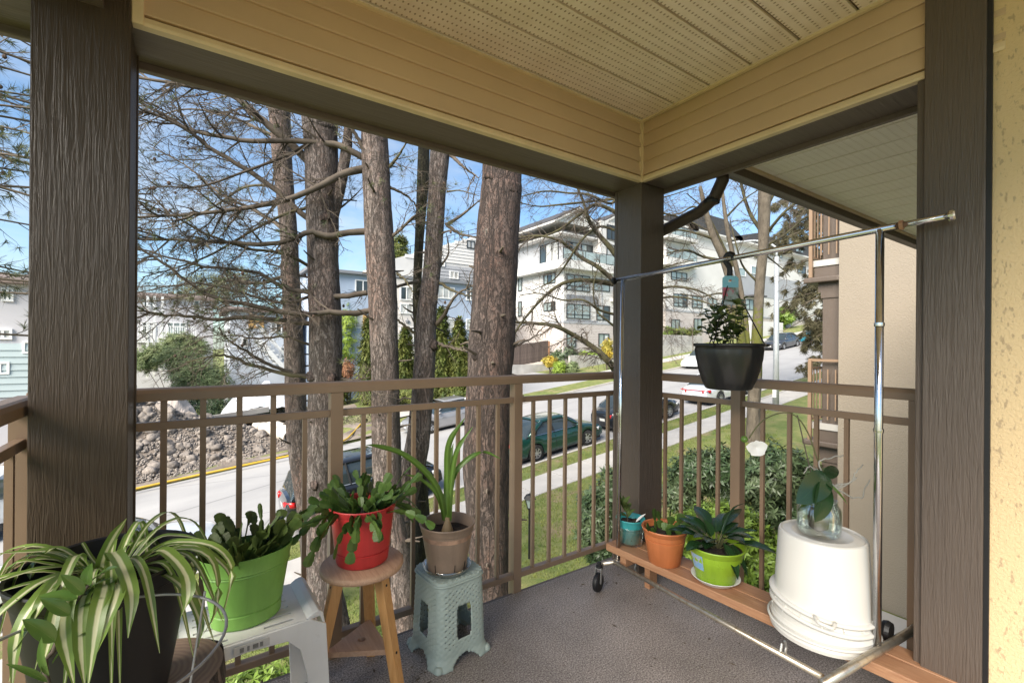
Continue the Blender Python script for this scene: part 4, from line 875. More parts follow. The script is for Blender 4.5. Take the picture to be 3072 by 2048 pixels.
def kerb(name, y0, y1, x0=-80, x1=120, step=2.):
    n = int((x1-x0)/step); b_ = MB()
    for i in range(n):
        a = x0+i*step+.006; c = a+step-.012; za, zc_ = zt(a, y0), zt(c, y0)
        b_.add([(a,y0,za-.1),(c,y0,zc_-.1),(c,y1,zc_-.1),(a,y1,za-.1),(a,y0,za+.135),(c,y0,zc_+.135),(c,y1,zc_+.135),(a,y1,za+.135)], [(4,5,6,7),(0,1,5,4),(1,2,6,5),(2,3,7,6),(3,0,4,7)])
    o = b_.build(name, M['concrete']); return struct(o)
kerb('near_kerb', YC0-.17, YC0-.0505); kerb('far_kerb', YC1+.0505, YC1+.17, 8.5)
# near footpath: slabs with open joints
def slab_mesh(L_, W, H2=.05):
    return MB().bx(0, L_-.018, 0, W, -H2, 0).mesh('slab', M['concrete'])
fp = struct(grid(RX, [10.98, 12.27], lambda x, y: zt(x, y)+.124).build('footpath', M['conc_d']))
slm = slab_mesh(1.5, 1.27); ang = -math.atan(GR)
for i in range(46):
    x = -8+1.5*i; piece('slab', slm, (x, 10.99, zt(x, 11)+.142+random.uniform(0,.006)), fp, rot=(0, ang, 0))
fp2 = struct(grid(frange(9, 110, 60), [26.4, 28.0], lambda x, y: zt(x, y)+.14).build('far_footpath', M['concrete']))
struct(grid(frange(17.2, 25.6, 12), [YC1+.2, 26.3, 28.2, 31, 34.5], lambda x, y: zt(x, y)+(.02 if y < 24 else .15)).build('driveway', M['asphalt']))
struct(grid(frange(2.4, 8.2, 6), [-.29, 1.2, 3.0], lambda x, y: zt(x, y)+.16).build('bounce_paving', M['concrete']))  # unseen pale slab, added to bounce daylight up onto the eave soffit
struct(grid(frange(23.6, 27.2, 6), [YC0-.2, 12.3], lambda x, y: zt(x, y)+(.02 if y > 13 else .143)).build('driveway_apron', M['concrete']))
mh = tag(MB().lathe([(.36,.0),(.36,.012),(.30,.016),(.001,.016)], 28).build('manhole_cover', M['asphalt']), 'round iron manhole cover in the road behind the white saloon', 'manhole cover')
p = gp(2055, 1153); mh.location = (p.x, p.y, zt(p.x, p.y)+.055); mh.rotation_euler = (0, ang, 0)
# bare earth of the building plot across the street
struct(grid(frange(-40, 9.2, 90), frange(23.36, 38, 34), lambda x, y: gh(x, max(y, 23.6))+.02+.16*noise.noise(V((x*1.1, y*1.1, 3)))*sm(23.36, 24.5, y)).build('earth', M['dirt'], smooth=True))
# grass blades where the lawn is near enough to show them
random.seed(4); b = MB()
def blade(x, y, z, h, w_):
    a = random.uniform(0, PI); l = random.uniform(-.5,.5); c, s_ = math.cos(a)*w_, math.sin(a)*w_; o = len(b.v)
    b.v += [(x-c, y-s_, z), (x+c, y+s_, z), (x+l*h*.7, y+l*h*.5, z+h)]; b.f.append((o, o+1, o+2))
for _ in range(90000):
    y = random.uniform(3.6, 13.25); x = random.uniform(-2, 3+1.75*y)
    if 10.95 < y < 12.3 or (y > 12.2 and 23.4 < x < 27.3): continue
    if noise.noise(V((x*.55, y*.55, 9)))+noise.noise(V((x*2.1, y*2.1, 4)))*.6 < -.2: continue
    blade(x, y, zt(x, y)+.11, random.uniform(.035,.085), .011)
stuff(tag(b.build('grass', M['grass_b']), 'short patchy spring grass of the front lawn and verge', 'grass'))
# ------------------------------------------------------------------ cars
def paint(name, c, metal=.35, rough=.28): return mat(name, c, rough, .04, 3, metal=metal, coat=1.)
M['tyre'] = mat('black tyre rubber', (.018,.018,.018), .8, .2, 30); M['rim'] = mat('silver alloy rim', (.55,.56,.58), .3, .05, 20, metal=.8)
M['lamp_w'] = mat('clear headlamp', (.55,.57,.60), .1, .2, 20, spec=.9); M['lamp_r'] = mat('red tail lamp', (.50,.012,.012), .12, .2, 20); M['plate'] = mat('number plate', (.55,.55,.53), .5, .3, 40); M['trimb'] = mat('black car trim', (.015,.015,.016), .45, .2, 9)
def spokes_wheel(r_, w_):
    tyre = MB().lathe([(r_*.62,-w_/2),(r_*.93,-w_/2),(r_,-w_*.35),(r_,w_*.35),(r_*.93,w_/2),(r_*.62,w_/2)], 26).mesh('tyre', M['tyre'], True)
    rm = MB().lathe([(r_*.63,-w_*.42),(r_*.63,w_*.46),(r_*.57,w_*.47),(r_*.55,w_*.2)], 26)
    for k in range(7):
        a = 2*PI*k/7; d = V((math.cos(a), math.sin(a), 0)); rm.bar(V((0,0,w_*.36)), d*r_*.58+V((0,0,w_*.40)), r_*.15, w_*.10, (0,0,1))
    rm.lathe([(r_*.14,w_*.3),(r_*.14,w_*.47),(.001,w_*.48)], 10); return tyre, rm.mesh('rim', M['rim'], False)
def interp(T, x):
    if x <= T[0][0]: return T[0][1]
    for (a, va), (c, vc) in zip(T, T[1:]):
        if x <= c: u = (x-a)/(c-a); u = u*u*(3-2*u)*.35+u*.65; return va+(vc-va)*u
    return T[-1][1]
def car(label, pm_, L_, W, top, cab, roof, wr, wf, wb, x, y, face=1, dz=0, pitch=True, group=None, suv=False, sunroof=False, steer=0, plate=True, grille=True):
    # local: +X is the nose; top = [(x, z)] of bonnet and boot line, cab = (screen foot, roof front, roof rear, back glass foot)
    c_ = thing('parked_car', label, 'car', (x, y, zt(x, y)+.006+dz), 0 if face > 0 else PI, group)
    ay = -math.atan(GR)*face
    c_.rotation_euler = (0, ay, 0) if face > 0 else (0, ay, PI)
    hw = W/2; zb = .20 if not suv else .26; rx = (wb, wf); N = 64; b_ = MB(); rows = []
    def plan(u): e = abs(2*u-1); return hw*(1-.16*e**5-.03*e**2)
    for i in range(N+1):
        u = i/N; X_ = -L_/2+L_*u; z1 = interp(top, X_); pw = plan(u); zl = zb+.12*max(0, abs(2*u-1)-.9)*5
        for cx_ in rx:
            d = X_-cx_; ra = wr*1.16
            if abs(d) < ra: zl = max(zl, wr*.98+math.sqrt(ra*ra-d*d)-.02)
        zl = min(zl, z1-.1); h = z1-zl
        rows.append([V((X_, s_*pw*k, zl+h*q)) for s_ in (1,) for k, q in ((.90,0),(.985,.10),(1.,.35),(.995,.62),(.965,.84),(.90,.95),(.72,1.0),(.40,1.025),(0,1.035))])
    for i in range(len(rows)): rows[i] = rows[i]+[V((p.x,-p.y,p.z)) for p in rows[i][-2::-1]]
    b_.strip(rows); n = len(rows[0]); b_.f.append(tuple(range(n-1,-1,-1))); b_.f.append(tuple(len(b_.v)-n+i for i in range(n)))
    body = b_.build('body', pm_, c_, auto=38)
    MB().bx(-L_*.46, L_*.46, -hw*.86, hw*.86, zb-.05, zb+.25).build('underbody', M['trimb'], c_)
    for cx_ in rx: MB().bx(cx_-wr*1.1, cx_+wr*1.1, -hw*.93, hw*.93, wr*.5, wr*1.75).build('wheel_well', M['trimb'], c_)
    # cabin
    xs0, xr0, xr1, xs1 = cab; bw_ = hw*.90; rw = hw*.70; zs0, zs1 = interp(top, xs0)-.03, interp(top, xs1)-.03; gl = MB(); R1 = []; NC = 16
    def cabz(X_):
        if X_ > xr0: return zs0+(roof-zs0)*math.sin(PI/2*(xs0-X_)/(xs0-xr0))**.9
        if X_ < xr1: return zs1+(roof-zs1)*math.sin(PI/2*(X_-xs1)/(xr1-xs1))**.9
        return roof+.02*math.sin(PI*(X_-xr1)/(xr0-xr1))
    for i in range(NC+1):
        X_ = xs1+(xs0-xs1)*i/NC; z1 = cabz(X_); zl = interp(top, X_)-.05; k = min(1, max(0,(z1-zl)/(roof-zl))); ww = bw_+(rw-bw_)*k
        R1.append([V((X_, -bw_, zl)), V((X_, -(bw_+ww)/2*1.02, (zl+z1)/2)), V((X_, -ww, z1-.015)), V((X_, -ww*.85, z1)), V((X_, 0, z1+.012)), V((X_, ww*.85, z1)), V((X_, ww, z1-.015)), V((X_, (bw_+ww)/2*1.02, (zl+z1)/2)), V((X_, bw_, zl))])
    gl.strip(R1); gl.build('windows', M['glass_d'], c_, smooth=True)
    rf = MB(); RR_ = []
    for i in range(11):
        X_ = xr1-.10+(xr0-xr1+.16)*i/10; z1 = cabz(X_)+.008; ww = rw*1.03; RR_.append([V((X_, -ww-.015, z1-.045)), V((X_, -ww*.93, z1)), V((X_, -ww*.5, z1+.014)), V((X_, 0, z1+.019)), V((X_, ww*.5, z1+.014)), V((X_, ww*.93, z1)), V((X_, ww+.015, z1-.045))])
    rf.strip(RR_); o = rf.build('roof', pm_, c_, smooth=True); md = o.modifiers.new('s', 'SOLIDIFY'); md.thickness = .02
    if sunroof:
        for a, q in ((xr1+.35, xr1+1.05), (xr1+1.15, xr0-.12)): MB().bx(a, q, -rw*.72, rw*.72, roof+.036, roof+.044).build('sunroof', M['glass_t'], c_, bevel=.01)
    for s_ in (-1, 1):
        def side(X_, k):
            z1 = cabz(X_)-.02; zl = interp(top, X_)-.03; z = zl+(z1-zl)*k; return V((X_, s_*((bw_+(rw*1.02-bw_)*k)+.012), z))
        for nm, xa, xb in (('front_pillar', xs0-.10, xr0-.06), ('rear_pillar', xs1+.14, xr1+.02)):
            P_ = [V((xa+(xb-xa)*q, s_*(bw_+(rw*1.02-bw_)*q+.008), interp(top, xa)-.02+(cabz(xb)-.01-interp(top, xa)+.02)*q)) for q in (0,.33,.66,1)]; MB().tube(P_, .042 if 'front' in nm else .085, 6).build(nm, pm_, c_, smooth=True)
        xm = (xs0+xs1)/2-.05; MB().tube([side(xm, 0), side(xm-.03, .5), side(xm-.06, 1)], .035, 6).build('door_pillar', M['trimb'], c_)
        MB().tube([V((X_, s_*(bw_+.02), interp(top, X_)-.012)) for X_ in frange(xs1+.1, xs0-.1, 8)], .014, 5).build('window_trim', M['chrome'] if not suv else M['rim'], c_)
        for X_ in (xm+.02, xs0-.18, xs1+.42):
            MB().tube([V((X_, s_*(hw*1.002), zb+.17)), V((X_, s_*(hw*1.004), (zb+interp(top, X_))/2)), V((X_, s_*hw*.972, interp(top, X_)-.12))], .006, 4).build('door_gap', M['trimb'], c_)
        for X_ in (xm-.16, xm+.95): MB().bx(X_-.09, X_+.09, s_*hw*.99-.02, s_*hw*.99+.02, interp(top, X_)-.24, interp(top, X_)-.205).build('door_handle', pm_, c_, bevel=.008)
        m_ = MB(); m_.lathe([(.001,-.05),(.07,-.04),(.09,.0),(.07,.05),(.001,.06)], 10, (0,0,0), 1.1, .7); o = m_.build('mirror', pm_, c_, smooth=True); o.location = (xs0-.28, s_*(bw_+.13), interp(top, xs0)+.04)
        # lamps hug the corners
        zf, zr = interp(top, L_/2-.14), interp(top, -L_/2+.1)
        fl_ = MB(); fl_.strip([[V((L_/2-.03-.07*q-.25*q*q, s_*(hw*.52+hw*.38*q+.010), zf-.20+.02*q+.11*v)) for v in (0,.5,1)] for q in (0,.3,.6,1)]); o = fl_.build('headlight', M['lamp_w'], c_, smooth=True); md = o.modifiers.new('s','SOLIDIFY'); md.thickness = .09; md.offset = 0
        tl = MB(); tl.strip([[V((-L_/2+.02+.05*q+.16*q*q, s_*(hw*.50+hw*.40*q+.012), zr-.24+.02*q+.15*v)) for v in (0,.5,1)] for q in (0,.3,.6,1)]); o = tl.build('taillight', M['lamp_r'], c_, smooth=True); md = o.modifiers.new('s','SOLIDIFY'); md.thickness = .09; md.offset = 0
        for cx_ in rx:
            o = bpy.data.objects.new('wheel', None); C.objects.link(o); o.parent = c_; o.location = (cx_, s_*(hw-.11), wr); o.rotation_euler = (R(-90)*s_, 0, steer if cx_ == wf else 0)
            ty, rm_ = WH[wr] if wr in WH else WH.setdefault(wr, spokes_wheel(wr, .20)); piece('tyre', ty, (0,0,0), o, world=False); piece('rim', rm_, (0,0,0), o, world=False)
    if grille: MB().bx(L_/2-.10, L_/2-.012, -hw*.48, hw*.48, zf-.30, zf-.17).build('grille', M['trimb'], c_, bevel=.02)
    MB().bx(L_/2-.09, L_/2-.004, -hw*.62, hw*.62, zb+.08, zb+.17).build('front_intake', M['trimb'], c_, bevel=.02)
    MB().bx(-L_/2-.006, -L_/2+.08, -hw*.66, hw*.66, zb+.02, zb+.13).build('rear_skirt', M['trimb'], c_, bevel=.02)
    if plate:
        MB().bx(-L_/2-.004, -L_/2+.05, -.155, .155, zr-.42 if not suv else zr-.35, zr-.30 if not suv else zr-.23).build('number_plate', M['plate'], c_); MB().bx(L_/2-.05, L_/2+.004, -.15, .15, zb+.18, zb+.28).build('number_plate', M['plate'], c_)
    return c_
WH = {}
SED = [(-2.35,.70),(-2.25,.90),(-1.9,.97),(-1.5,.985),(-.5,.965),(.6,.955),(.95,.955),(1.4,.90),(1.9,.80),(2.2,.69),(2.35,.56)]
SEDC = (1.08, .30, -.85, -1.72)
SUVT = [(-2.35,.85),(-2.28,1.05),(-1.8,1.12),(0,1.08),(.9,1.06),(1.3,1.04),(1.8,.99),(2.15,.90),(2.35,.70)]
P_ = {k: paint(k+' car paint', c) for k, c in dict(green=(.005,.052,.040), silver=(.30,.30,.31), black=(.012,.013,.016), white=(.78,.79,.80), teal=(.02,.33,.47), charcoal=(.05,.052,.06)).items()}
YN, YF = 14.62, 22.2
car('dark green saloon parked at the near kerb with turned front wheels', P_['green'], 4.6, 1.76, SED, SEDC, 1.40, .315, 1.33, -1.30, 11.92, YN, 1, group='cars along the street', steer=R(-22))
car('black car with glass roof parked behind the tree trunks', P_['black'], 4.7, 1.88, SUVT, (1.15,.35,-1.75,-2.2), 1.68, .36, 1.4, -1.35, 4.45, YN+.05, 1, group='cars along the street', suv=True, sunroof=True)
car('white car parked nearest at the lower left, mostly hidden by plants', P_['white'], 4.6, 1.78, SED, SEDC, 1.42, .32, 1.33, -1.3, -1.75, YN-.1, 1, group='cars along the street')
car('silver grey saloon parked across the street behind the trunks', P_['silver'], 4.7, 1.80, SED, SEDC, 1.43, .32, 1.36, -1.34, 11.05, YF, -1, group='cars along the street')
car('black saloon with red tail lamp, half hidden by the corner post', P_['black'], 4.6, 1.78, SED, SEDC, 1.42, .32, 1.33, -1.3, 17.35, YN+.12, 1, group='cars along the street')
ws_ = car('white saloon with a wide red tail light strip, under the hanging basket', P_['white'], 4.6, 1.80, SED, SEDC, 1.40, .32, 1.33, -1.3, 23.85, 14.5, 1, group='cars along the street')
MB().bx(-2.335, -2.24, -.80, .80, .80, .835).build('light_strip', M['lamp_r'], ws_, bevel=.01)
car('white car facing the camera at the far kerb', P_['white'], 4.6, 1.80, SED, SEDC, 1.42, .32, 1.33, -1.3, 34.6, YF+.1, -1, group='cars along the street')
car('black car by the lamp pole far up the street', P_['charcoal'], 4.6, 1.80, SED, SEDC, 1.42, .32, 1.33, -1.3, 47.0, YF, -1, group='cars along the street')
car('bright teal car farthest up the street beside the brown column', P_['teal'], 4.5, 1.78, SED, SEDC, 1.46, .32, 1.33, -1.3, 53.4, YF-.6, -1, group='cars along the street')
bus = thing('yellow_truck', 'yellow truck glimpsed behind the left end railing', 'truck', (-8.6, 21.6, zt(-8.6, 21.6)), 0); M['yellow'] = mat('yellow vehicle paint', (.75,.42,.02), .35, .05)
bus.rotation_euler = (0, ang, 0)
MB().bx(-3.2, 2.6, -1.1, 1.1, .62, 2.75).build('box_body', M['yellow'], bus, bevel=.06); MB().bx(-3.21, 2.4, -1.11, 1.11, 1.55, 1.75).build('stripe', M['trimb'], bus); MB().bx(2.62, 3.9, -1.0, 1.0, .55, 2.1).build('cab', M['white'], bus, bevel=.2); MB().bx(2.9, 3.92, -1.01, 1.01, 1.35, 1.95).build('cab_window', M['glass_d'], bus)
MB().bx(-3.1, 3.7, -.9, .9, .35, .6).build('chassis', M['trimb'], bus)
ty, rm_ = spokes_wheel(.42, .26)
for X_ in (-2.2, 3.0):
    for s_ in (-1, 1):
        o = bpy.data.objects.new('wheel', None); C.objects.link(o); o.parent = bus; o.location = (X_, s_*.95, .42); o.rotation_euler = (R(-90)*s_,0,0); piece('tyre', ty, (0,0,0), o, world=False); piece('rim', rm_, (0,0,0), o, world=False)
# ------------------------------------------------------------------ street furniture
p = gp(2327, 1238); lpz = zt(p.x, p.y)+.12
sl = thing('street_lamp', 'tall grey metal street lamp on the near verge', 'street lamp', (p.x, p.y, lpz)); M['galv'] = mat('galvanised grey pole', (.42,.44,.45), .5, .1, 6, metal=.3)
tz = pt(2317, 770, D=(p-CAM).dot(_f)).z-lpz
MB().tube([(0,0,0),(0,0,2.4),(0,0,tz)], [.14,.12,.10], 12).build('pole', M['galv'], sl, smooth=True); MB().bx(-.2,.2,-.2,.2,0,.06).build('base_plate', M['galv'], sl); MB().bx(-.145,-.1,-.08,.08,.6,1.4).build('hatch', M['white'], sl)
MB().tube(cr([(0,0,tz),(0,.1,tz+.5),(0,.9,tz+.9),(0,1.8,tz+1.0)], 10), .05, 8).build('arm', M['galv'], sl, smooth=True); MB().bx(-.14,.14,1.7,2.4,tz+.94,tz+1.06).build('lamp_head', M['galv'], sl, bevel=.03)
p = gp(1588, 1690); q = pt(1590, 1480, D=(p-CAM).dot(_f)); gz = zt(p.x, p.y)+.12
gl_ = thing('garden_lantern', 'small black garden lantern on a post beside the footpath', 'lantern', (p.x, p.y, gz)); hz = q.z-gz
MB().tube([(0,0,0),(0,0,hz-.32)], .03, 8).build('post', M['dark'], gl_); MB().lathe([(.05,hz-.34),(.11,hz-.12),(.12,hz-.10)], 6).build('glass', M['glass_t'], gl_); MB().lathe([(.15,hz-.11),(.08,hz-.02),(.02,hz),(.001,hz+.03)], 6).build('cap', M['dark'], gl_); MB().lathe([(.04,hz-.36),(.07,hz-.32),(.05,hz-.30)], 6, cap0=True, cap1=True).build('collar', M['dark'], gl_)
for k in range(6): a = 2*PI*k/6; MB().bar((.052*math.cos(a),.052*math.sin(a),hz-.34),(.122*math.cos(a),.122*math.sin(a),hz-.10),.012,.012).build('frame_bar', M['dark'], gl_)
# ================================================================== BUILDINGS ACROSS THE STREET
M['bwhite'] = mat('off white render', (.60,.588,.57), .8, .08, .4)
M['bbrick'] = NT('pale grey brick').m
t = NT('pale brick courses'); t.p(Roughness=.85); br = t.n('TexBrick'); br.inputs['Scale'].default_value = 1; br.inputs['Brick Width'].default_value = .42; br.inputs['Row Height'].default_value = .16; br.inputs['Mortar Size'].default_value = .016
br.inputs['Color1'].default_value = (.40,.345,.32,1); br.inputs['Color2'].default_value = (.47,.42,.395,1); br.inputs['Mortar'].default_value = (.56,.53,.51,1)
cx_ = t.n('CombineXYZ'); sx_ = t.n('SeparateXYZ'); t.tc = t.n('TexCoord'); t.l(t.tc.outputs['Object'], sx_.inputs[0]); ad_ = t.n('Math', operation='ADD'); t.l(sx_.outputs[0], ad_.inputs[0]); t.l(sx_.outputs[1], ad_.inputs[1]); t.l(ad_.outputs[0], cx_.inputs[0]); t.l(sx_.outputs[2], cx_.inputs[1]); t.l(cx_.outputs[0], br.inputs['Vector']); t.col(br.outputs[0]); M['bbrick'] = t.m
M['bgrey'] = mat('dark grey cladding', (.19,.20,.22), .7, .06, .6); M['bgrey2'] = mat('mid grey siding', (.33,.34,.36), .75, .06, .6)
M['bblue'] = mat('weathered blue render', (.34,.41,.52), .8, .10, .5, det=8); M['bcream'] = mat('pale cream render', (.62,.58,.54), .8, .06, .5)
M['bwood'] = mat('raw plywood sheet', (.55,.33,.12), .7, .15, 3); M['roofd'] = mat('charcoal roof shingles', (.055,.055,.06), .85, .2, 3); M['roofb'] = mat('brown roof shingles', (.17,.13,.11), .85, .2, 3)
M['curt'] = mat('glass over pale curtain', (.42,.42,.40), .12, .35, 1.1, spec=.8, det=2); M['teal_w'] = mat('pale teal siding', (.42,.50,.51), .8, .05, .5); M['housegrey'] = mat('pale lilac grey siding', (.52,.51,.53), .8, .06, .5)
def rect(par, name, ax, at_, a0, a1, z0, z1, th, m, bevel=0):   # a slab on a facade; ax y faces -Y, ax x faces -X
    b_ = MB()
    b_.bx(a0, a1, at_-th, at_, z0, z1) if ax == 'y' else b_.bx(at_-th, at_, a0, a1, z0, z1)
    return b_.build(name, m, par, world=True, bevel=bevel)
def win(par, ax, at_, a0, a1, z0, z1, cols=2, rows=1, fm='wframe', gm='glass_t', fw=.07, low=0):
    def bx(b_, p0, p1, q0, q1, d0, d1):
        b_.bx(p0, p1, at_-d1, at_-d0, q0, q1) if ax == 'y' else b_.bx(at_-d1, at_-d0, p0, p1, q0, q1)
    b_ = MB(); bx(b_, a0, a1, z0, z0+fw, .0, .09); bx(b_, a0, a1, z1-fw, z1, .0, .09); bx(b_, a0, a0+fw, z0+fw, z1-fw, .0, .088); bx(b_, a1-fw, a1, z0+fw, z1-fw, .0, .088)
    for i in range(1, cols): c = a0+(a1-a0)*i/cols; bx(b_, c-fw/2, c+fw/2, z0+fw, z1-fw, .0, .080)
    for i in range(1, rows): c = z0+(z1-z0)*i/rows; bx(b_, a0+fw, a1-fw, c-fw/2, c+fw/2, .0, .075)
    if low: bx(b_, a0+fw, a1-fw, z0+(z1-z0)*low-fw/2, z0+(z1-z0)*low+fw/2, .0, .075)
    f_ = b_.build('window', M[fm], par, world=True)
    for i in range(cols):
        g_ = MB(); c0, c1 = a0+(a1-a0)*i/cols+fw*.5, a0+(a1-a0)*(i+1)/cols-fw*.5; bx(g_, c0, c1, z0+fw*.9, z1-fw*.9, .015, .03); g_.build('pane', M[gm if random.random() < .7 else ('glass_d' if gm != 'glass_d' else 'curt')], f_, world=True)
    return f_
def pwin(par, ax, at_, x0, y0, x1, y1, **k):   # window on a facade from where its corners are seen
    kw = {'Y': at_} if ax == 'y' else {'X': at_}; A = pt(x0, y0, **kw); B = pt(x1, y1, **kw); i = 0 if ax == 'y' else 1
    a0, a1 = sorted((A[i], B[i])); return win(par, ax, at_, a0, a1, min(A.z, B.z), max(A.z, B.z), **k)
def guard(par, x0, x1, y, z, h=1.05, step=1.2, gm=True):
    MB().bx(x0, x1, y-.03, y+.03, z+h-.06, z+h).build('balcony_rail', M['wframe'], par, world=True)
    n = max(1, int((x1-x0)/step)); pm_ = MB().bx(-.025,.025,-.025,.025,0,h-.06).mesh('rail_post', M['wframe'])
    for i in range(n+1): piece('rail_post', pm_, (x0+.03+(x1-x0-.06)*i/n, y, z), par)
    if gm: MB().bx(x0+.05, x1-.05, y-.008, y+.008, z+.1, z+h-.1).build('glass_panel', M['glass_t'], par, world=True)
random.seed(12)
YB = 33.; XB = 28.4
ab = thing('apartment_block', 'white five storey apartment block with pale brick base, behind the mossy branches', 'building', (33, 39, zt(33, 33)))
MB().bx(XB, XB+13, YB, YB+14, 3.5, 9.2).build('wall', M['bwhite'], ab, world=True)
MB().bx(XB-.06, XB+13, YB-.06, YB+14, -3, 3.42).build('brick_base', M['bbrick'], ab, world=True)
MB().bx(XB-.10, XB+13, YB-.10, YB+14, 3.421, 3.62).build('string_course', M['bgrey2'], ab, world=True)
MB().bx(XB-.9, XB+6.2, YB-.9, YB+14, 8.45, 9.25).build('balcony_slab', M['bwhite'], ab, world=True, bevel=.03)
MB().bx(XB+1.2, XB+13, YB+1.6, YB+14, 9.251, 12.1).build('upper_wall', M['bgrey2'], ab, world=True)
MB().bx(XB+5.2, XB+13, YB+.4, YB+14, 9.26, 14.0).build('stair_tower', M['bwhite'], ab, world=True)
MB().bx(XB+.3, XB+7.2, YB+.7, YB+15, 12.25, 12.38).build('lower_roof', M['roofd'], ab, world=True); MB().bx(XB+.31, XB+7.1, YB+.71, YB+15, 12.1, 12.249).build('eave_soffit', M['bwhite'], ab, world=True)
for x0, x1, zr_ in ((XB-.2, XB+5.2, 15.0), (XB+4.6, XB+12.6, 15.6)):
    xm = (x0+x1)/2; MB().prism([(x0, 13.2), (x1, 13.2), (xm, zr_-.25)], 'y', YB+.9, YB+12).build('gable', M['bwhite'], ab, world=True)
    MB().prism([(x0-.5, 13.12), (x0-.5, 13.26), (xm, zr_), (x1+.5, 13.26), (x1+.5, 13.12), (xm, zr_-.14)], 'y', YB+.6, YB+12.4).build('roof', M['roofd'], ab, world=True)
    MB().prism([(x0-.5, 12.95), (x0-.5, 13.115), (xm, zr_-.145), (x1+.5, 13.115), (x1+.5, 12.95), (xm, zr_-.32)], 'y', YB+.58, YB+12.4).build('barge_board', M['bwhite'], ab, world=True)
for x0, y0, x1, y1, c, low in ((1699,821,1769,876,3,.28),(1699,909,1769,958,3,.28),(1789,915,1828,962,2,.3),(1699,997,1727,1040,2,0),(1795,1000,1826,1040,2,0),(1780,835,1828,876,2,0)): pwin(ab, 'y', YB-.001 if y0 < 990 else YB-.061, x0, y0, x1, y1, cols=c, low=low)
for x0, y0, x1, y1 in ((1632,823,1667,848),(1632,908,1667,931)): pwin(ab, 'x', XB-.001, x0, y0, x1, y1, cols=3)
pwin(ab, 'x', XB-.001, 1556, 822, 1567, 872, cols=1); pwin(ab, 'x', XB-.001, 1556, 905, 1566, 948, cols=1)
MB().bx(XB+.3, XB+4.4, YB-.05, YB, 5.45, 6.15).build('spandrel_panel', M['bgrey'], ab, world=True); MB().bx(XB+.3, XB+4.4, YB-.05, YB, 3.63, 3.75).build('spandrel_panel', M['bgrey'], ab, world=True)
for i in range(2): win(ab, 'y', YB+1.599, XB+1.6+i*2.0, XB+3.2+i*2.0, 9.5, 11.6, cols=2, fm='wframe', gm='glass_t')
win(ab, 'x', XB+1.199, YB+2.2, YB+5.2, 9.5, 11.7, cols=3, fm='wframe', gm='curt'); win(ab, 'y', YB+.399, XB+6, XB+8.2, 9.6, 11.7, cols=2, gm='glass_d'); win(ab, 'y', YB+.399, XB+6, XB+8.2, 12.2, 13.7, cols=3, gm='glass_d')
guard(ab, XB-.85, XB+6.1, YB-.85, 9.25, gm=True)
for z in (6.1, 9.25): guard(ab, XB+6.3, XB+12.8, YB-.3, z)
MB().bx(XB+6.2, XB+13, YB-.5, YB, 8.9, 9.24).build('balcony_slab', M['bwhite'], ab, world=True); MB().bx(XB+6.2, XB+13, YB-.5, YB, 5.8, 6.1).build('balcony_slab', M['bwhite'], ab, world=True)
MB().lathe([(.12,0),(.12,.35),(.001,.36)], 8, (XB+5.5, YB-.2, 1.9)).build('wall_lamp', M['lamp_w'], ab, world=True)
for z in (4.35, 6.95): MB().bx(XB-.012, XB+.0, YB+.3, YB+13.5, z, z+.03).build('wall_joint', M['bgrey2'], ab, world=True)
for y in (YB+3.2, YB+7.4, YB+11.): MB().bx(XB-.013, XB, y, y+.03, 3.63, 8.4).build('wall_joint', M['bgrey2'], ab, world=True)
for x in (XB+4.9, XB+9.2): MB().bx(x, x+.09, YB-.09, YB-.001, 3.63, 8.4).build('downpipe', M['bgrey2'], ab, world=True)
for z in (4.0, 6.8): MB().bx(XB+5.2, XB+5.5, YB-.03, YB-.001, z, z+.22).build('wall_vent', M['bgrey'], ab, world=True)
# block farther up the hill
XC = 43.4
a2 = thing('apartment_block', 'white apartment block farther uphill, seen behind the hanging basket', 'building', (52, 39, zt(52, 33)))
MB().bx(XC, XC+44, YB, YB+14, 5.4, 13.2).build('wall', M['bwhite'], a2, world=True); MB().bx(XC-.06, XC+44, YB-.06, YB+14, -1, 5.3).build('brick_base', M['bbrick'], a2, world=True)
MB().bx(XC-.1, XC+26, YB-.1, YB+14, 5.301, 5.5).build('string_course', M['bgrey2'], a2, world=True)
MB().bx(XC-1, XC+4.6, YB-1.0, YB+10, 10.3, 11.1).build('balcony_slab', M['bwhite'], a2, world=True, bevel=.03)
MB().bx(XC-1, XC+4.6, YB-1.0, YB+8, 13.3, 13.7).build('balcony_slab', M['bwhite'], a2, world=True, bevel=.03)
MB().bx(XC+.8, XC+43, YB+1.2, YB+14, 13.71, 15.6).build('upper_wall', M['bwhite'], a2, world=True)
MB().bx(XC+12.5, XC+36.02, YB-.05, YB+.0, 8.2, 11.2).build('siding_panel', M['bgrey2'], a2, world=True)
for x0, x1, zr_ in ((XC, XC+6, 16.4), (XC+5, XC+16, 17.6), (XC+15, XC+29, 17.0), (XC+28, XC+44, 17.4)):
    xm = (x0+x1)/2; MB().prism([(x0-.6, 15.5), (x0-.6, 15.75), (xm-2, zr_), (xm+2, zr_), (x1+.6, 15.75), (x1+.6, 15.5)], 'y', YB+.3, YB+14).build('roof', M['roofd'], a2, world=True); MB().bx(x0-.5, x1+.5, YB+.2, YB+13, 15.3, 15.499).build('eave_soffit', M['bwhite'], a2, world=True)
for x0, y0, x1, y1, c, low in ((2013,813,2060,845,3,.3),(2020,880,2061,922,3,.3),(2075,885,2106,925,2,.3),(2013,957,2038,992,2,0),(2081,955,2104,993,2,0),(2062,753,2083,786,2,.4),(2186,893,2202,924,1,0),(2235,897,2260,930,2,0),(2122,893,2150,920,2,0)): pwin(a2, 'y', YB-.062 if y0 > 940 else YB-.001, x0, y0, x1, y1, cols=c, low=low)
